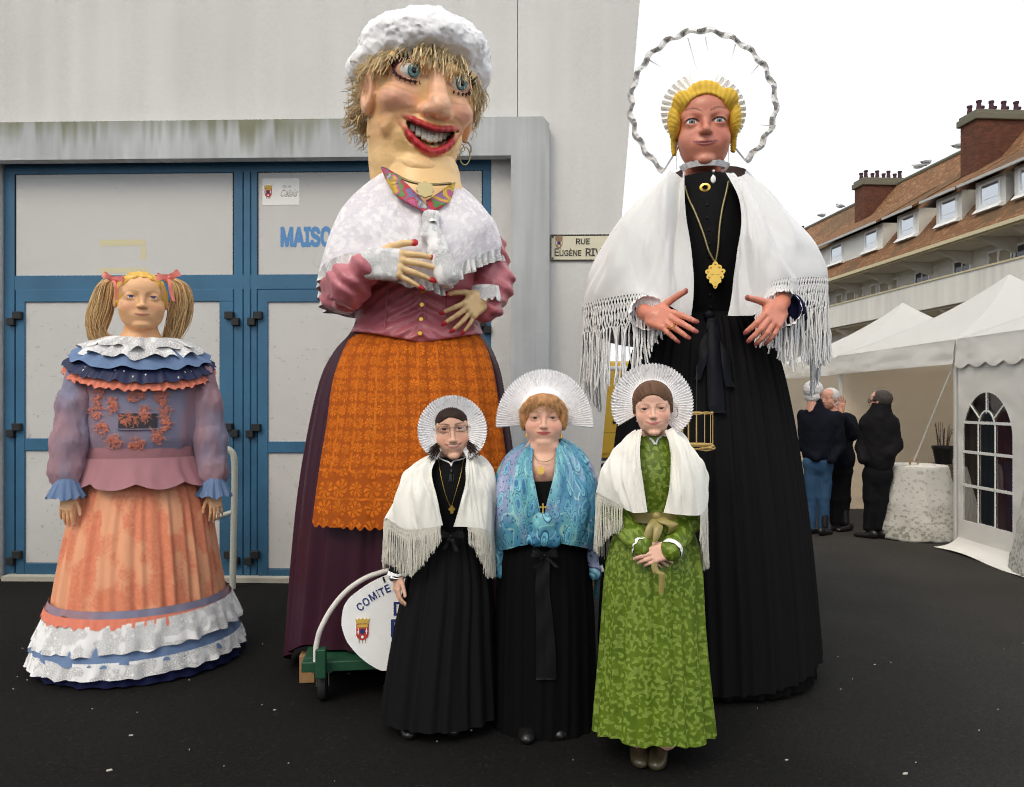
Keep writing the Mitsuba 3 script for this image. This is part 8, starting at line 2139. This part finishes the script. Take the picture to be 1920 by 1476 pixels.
# ---------------------------------------------------------------- three men talking before the tents
def man(px, Y, lab, head, yaw, hairc, bald, jacket, jc_, trousers, tc_, legs, hair_prims=None, step=.013, extra=None, glasses=False, hemcut=None, armsp=(), scarf=None):
    bearing(px)
    k = thing('person', lab, 'person')
    s = P(px, 800, Y)[2] - P(px, 801, Y)[2]
    sk = (.58, .30, .22)
    o = P(head[0], head[1], Y) + [0, head[2], 0]; H = head[3] * s; M = rot('z', yaw)
    f = place(face_prims(sk, lip=(.40, .17, .14), brow=(.25, .2, .17), slot=(.05, .014), jw=1.15, nose_l=1.1, neck=(.23, .25, -.8), lash=(.08, .05, .04)), o, H, M)
    body = f + [E(P(px, 800, Y), (.15, .10, .2), sk, k=.05), E(P(px, 850, Y), (.14, .10, .15), sk, k=.05)]
    for a, b, c, rr in armsp: body += [C(a, b, .045, .04, sk, k=.02), C(b, c, .04, .03, sk, k=.02)]
    so = (.010, .010, .012)
    for hp, kn, an in legs: body += [C(hp, kn, .075, .05, so, k=.03), C(kn, an, .05, .04, so, k=.03)]
    if extra: body += extra
    lo, hi = np.array([o[0] - .5, Y - .45, .03]), np.array([o[0] + .55, Y + .45, o[2] + .65 * H])
    V, Fc, col = snets(body, np.arange(lo[0], hi[0], .008), np.arange(lo[1], hi[1], .008), ax(lo[2], hi[2], .02, [(o[2] - .75 * H, hi[2] + .1, .007)]))
    add('body', (V, Fc), 'm_vc_skin', k, smooth=True, color=col)
    hp_ = place(hair_prims or [E((0, .10, .13), (.385, .45, .39), hairc, k=.02), E((0, .2, -.2), (.34, .22, .22), hairc, k=.05), E((0, -.46, -.02), (.36, .40, .30 if not bald else .40), None, k=.04, op='s'), E((0, -.30, -.35), (.5, .40, .30), None, k=.04, op='s')], o, H, M)
    m = snets(hp_ + [dict(t='f', op='d', k=1, f=lambda p: .010 * (nfbm(p * 60, 2) - .5))], *[np.arange(o[i] - .62 * H, o[i] + .66 * H, .008) for i in range(3)])
    add('hair', m[:2], 'm_vc', k, smooth=True, color=np.clip(m[2] * (.7 + .6 * nfbm(m[0] * 60, 2))[:, None], 0, 1))
    def cloth(name, pr, mt, wr=.02, seed=1):
        pr = pr + [dict(t='f', op='d', k=1, f=lambda p: wr * 2 * (nfbm(p * np.array([9, 9, 6]) + seed, 3) - .5))]
        m = snets(pr, np.arange(o[0] - .75, o[0] + .75, step), np.arange(Y - .6, Y + .6, step), np.arange(.02, o[2], step), False)
        return add(name, m[:2], mt, k, smooth=True)
    cloth('trousers', trousers, tc_, .016, 3)
    j = cloth('jacket', jacket, jc_, .022, 7)
    for i, (hp, kn, an) in enumerate(legs): shoe((an[0], an[1] - .04), k, 'm_skin_shoe', yaw)
    if glasses:
        g = [tube((np.array([(q * .30, -.30, .05), (q * .38, -.1, .06), (q * .39, .1, .05)]) * H) @ M.T + o, .005, 5, 8) for q in (-1, 1)]
        g += [tube((np.array([(q * .15 + .11 * math.cos(t), -.43 + .3 * (q * .15 + .11 * math.cos(t)) ** 2, .03 + .085 * math.sin(t)) for t in np.linspace(0, 6.283, 16)]) * H) @ M.T + o, .005, 5) for q in (-1, 1)]
        add('glasses', cat_mesh(g), 'm_frame', k, smooth=True)
    return k
mat('m_jacket_navy', (.0065, .0075, .013), .8, .1)
mat('m_coat_dark', (.010, .0095, .011), .8, .1)
mat('m_trousers_dark', (.007, .007, .009), .8, .1)
def f_denim(p, n, uv):
    a = mikit.fbm(p.x * 6, p.y * 6, p.z * 4, octaves=3)
    return mixc(mi.Color3f(.018, .050, .11), mi.Color3f(.05, .11, .20), a)
mat('m_jeans', mikit.proc(f_denim), .85, .15)
MY = 9.75
bearing(1530); Q_ = lambda x, y, d=0.0: P(x, y, MY + d)
man(1530, MY, 'white haired man in dark jacket and blue jeans, seen from behind', (1527, 736, 0, 44), 150, (.62, .61, .60), True,
    [E(Q_(1535, 805), (.19, .145, .25), k=.05), E(Q_(1535, 842), (.19, .145, .20), k=.08), C(Q_(1514, 786), Q_(1562, 789), .085, .085, k=.09), C(Q_(1506, 780), Q_(1508, 838), .075, .062, k=.015), C(Q_(1508, 838), Q_(1530, 858, -.14), .06, .05, k=.015), C(Q_(1568, 784), Q_(1575, 840), .075, .062, k=.015), C(Q_(1575, 840), Q_(1560, 862, -.15), .06, .05, k=.015), C(Q_(1528, 755), Q_(1530, 772), .085, .115, k=.04), dict(t='f', op='i', k=.02, f=lambda p: Q_(1535, 869)[2] - p[:, 2])],
    'm_jacket_navy', [E(Q_(1533, 870), (.165, .13, .14), k=.05), C(Q_(1522, 875), Q_(1520, 930), .09, .075, k=.03), C(Q_(1520, 930), Q_(1519, 990), .068, .058, k=.02), C(Q_(1546, 875), Q_(1545, 930), .09, .075, k=.03), C(Q_(1545, 930), Q_(1544, 990), .068, .058, k=.02)], 'm_jeans',
    [(Q_(1522, 875), Q_(1520, 930), [Q_(1519, 975)[0], MY, .1]), (Q_(1546, 875), Q_(1545, 930), [Q_(1546, 975)[0], MY - .03, .1])])
MY2 = 10.15
bearing(1566); Q2 = lambda x, y, d=0.0: P(x, y, MY2 + d)
hw = Q2(1577, 772, -.22)
man(1566, MY2, 'bald older man in dark coat raising his open hand while talking', (1555, 748, -.02, 40), -38, (.55, .53, .52), True,
    [E(Q2(1570, 815), (.18, .145, .27), k=.05), E(Q2(1572, 860), (.18, .14, .22), k=.08), C(Q2(1550, 793), Q2(1588, 793), .08, .08, k=.09), C(Q2(1592, 790), Q2(1598, 812, -.05), .085, .08, k=.04), C(Q2(1597, 812, -.05), Q2(1579, 782, -.2), .08, .055, k=.03), C(Q2(1548, 790), Q2(1550, 850), .075, .062, k=.015), dict(t='f', op='i', k=.02, f=lambda p: Q2(1570, 885)[2] - p[:, 2])],
    'm_jacket_navy', [E(Q2(1572, 880), (.15, .12, .14), k=.05), C(Q2(1564, 885), Q2(1566, 935), .09, .075, k=.03), C(Q2(1566, 935), Q2(1566, 978), .068, .058, k=.02), C(Q2(1582, 885), Q2(1582, 935), .09, .075, k=.03), C(Q2(1582, 935), Q2(1582, 978), .068, .058, k=.02)], 'm_trousers_dark',
    [(Q2(1564, 885), Q2(1566, 935), [Q2(1568, 968)[0], MY2, .1]), (Q2(1582, 885), Q2(1582, 935), [Q2(1586, 968)[0], MY2 - .03, .1])],
    extra=hand(hw, (.1, -.1, 1), (-.8, -.4, 0), (.4, 1, .1), .19, (.60, .30, .22), curls=((4, 10, 8),) * 4, spread=(10, 3, -4, -12), th=(55, 5, 5, 5)), armsp=((Q2(1592, 790), Q2(1598, 812, -.05), hw, 0),))
MY3 = 9.7
bearing(1646); Q3 = lambda x, y, d=0.0: P(x, y, MY3 + d)
man(1646, MY3, 'dark haired man with glasses in a long dark coat, facing left', (1650, 753, 0, 42), -118, (.055, .045, .04), False,
    [E(Q3(1647, 806), (.175, .145, .24), k=.05), E(Q3(1648, 850), (.175, .145, .26), k=.08), C(Q3(1626, 794), Q3(1670, 794), .08, .08, k=.09), C(Q3(1624, 797), Q3(1617, 840), .075, .062, k=.015), C(Q3(1615, 840), Q3(1618, 862, -.1), .075, .06, k=.04), C(Q3(1672, 797), Q3(1678, 838), .075, .062, k=.015), C(Q3(1680, 835), Q3(1668, 850, -.1), .075, .065, k=.04), C(Q3(1652, 762), Q3(1650, 780), .10, .12, k=.04), dict(t='f', op='i', k=.02, f=lambda p: Q3(1648, 893)[2] - p[:, 2])],
    'm_coat_dark', [E(Q3(1645, 890), (.145, .115, .14), k=.05), C(Q3(1632, 890), Q3(1632, 935), .085, .075, k=.04), C(Q3(1632, 935), Q3(1628, 988), .068, .056, k=.02), C(Q3(1658, 890), Q3(1652, 935), .085, .075, k=.04), C(Q3(1652, 935), Q3(1646, 988), .068, .056, k=.02)], 'm_trousers_dark',
    [(Q3(1632, 890), Q3(1632, 935), [Q3(1626, 975)[0], MY3, .1]), (Q3(1658, 890), Q3(1652, 935), [Q3(1644, 975)[0], MY3 + .05, .1])], glasses=True)
bearing(960)
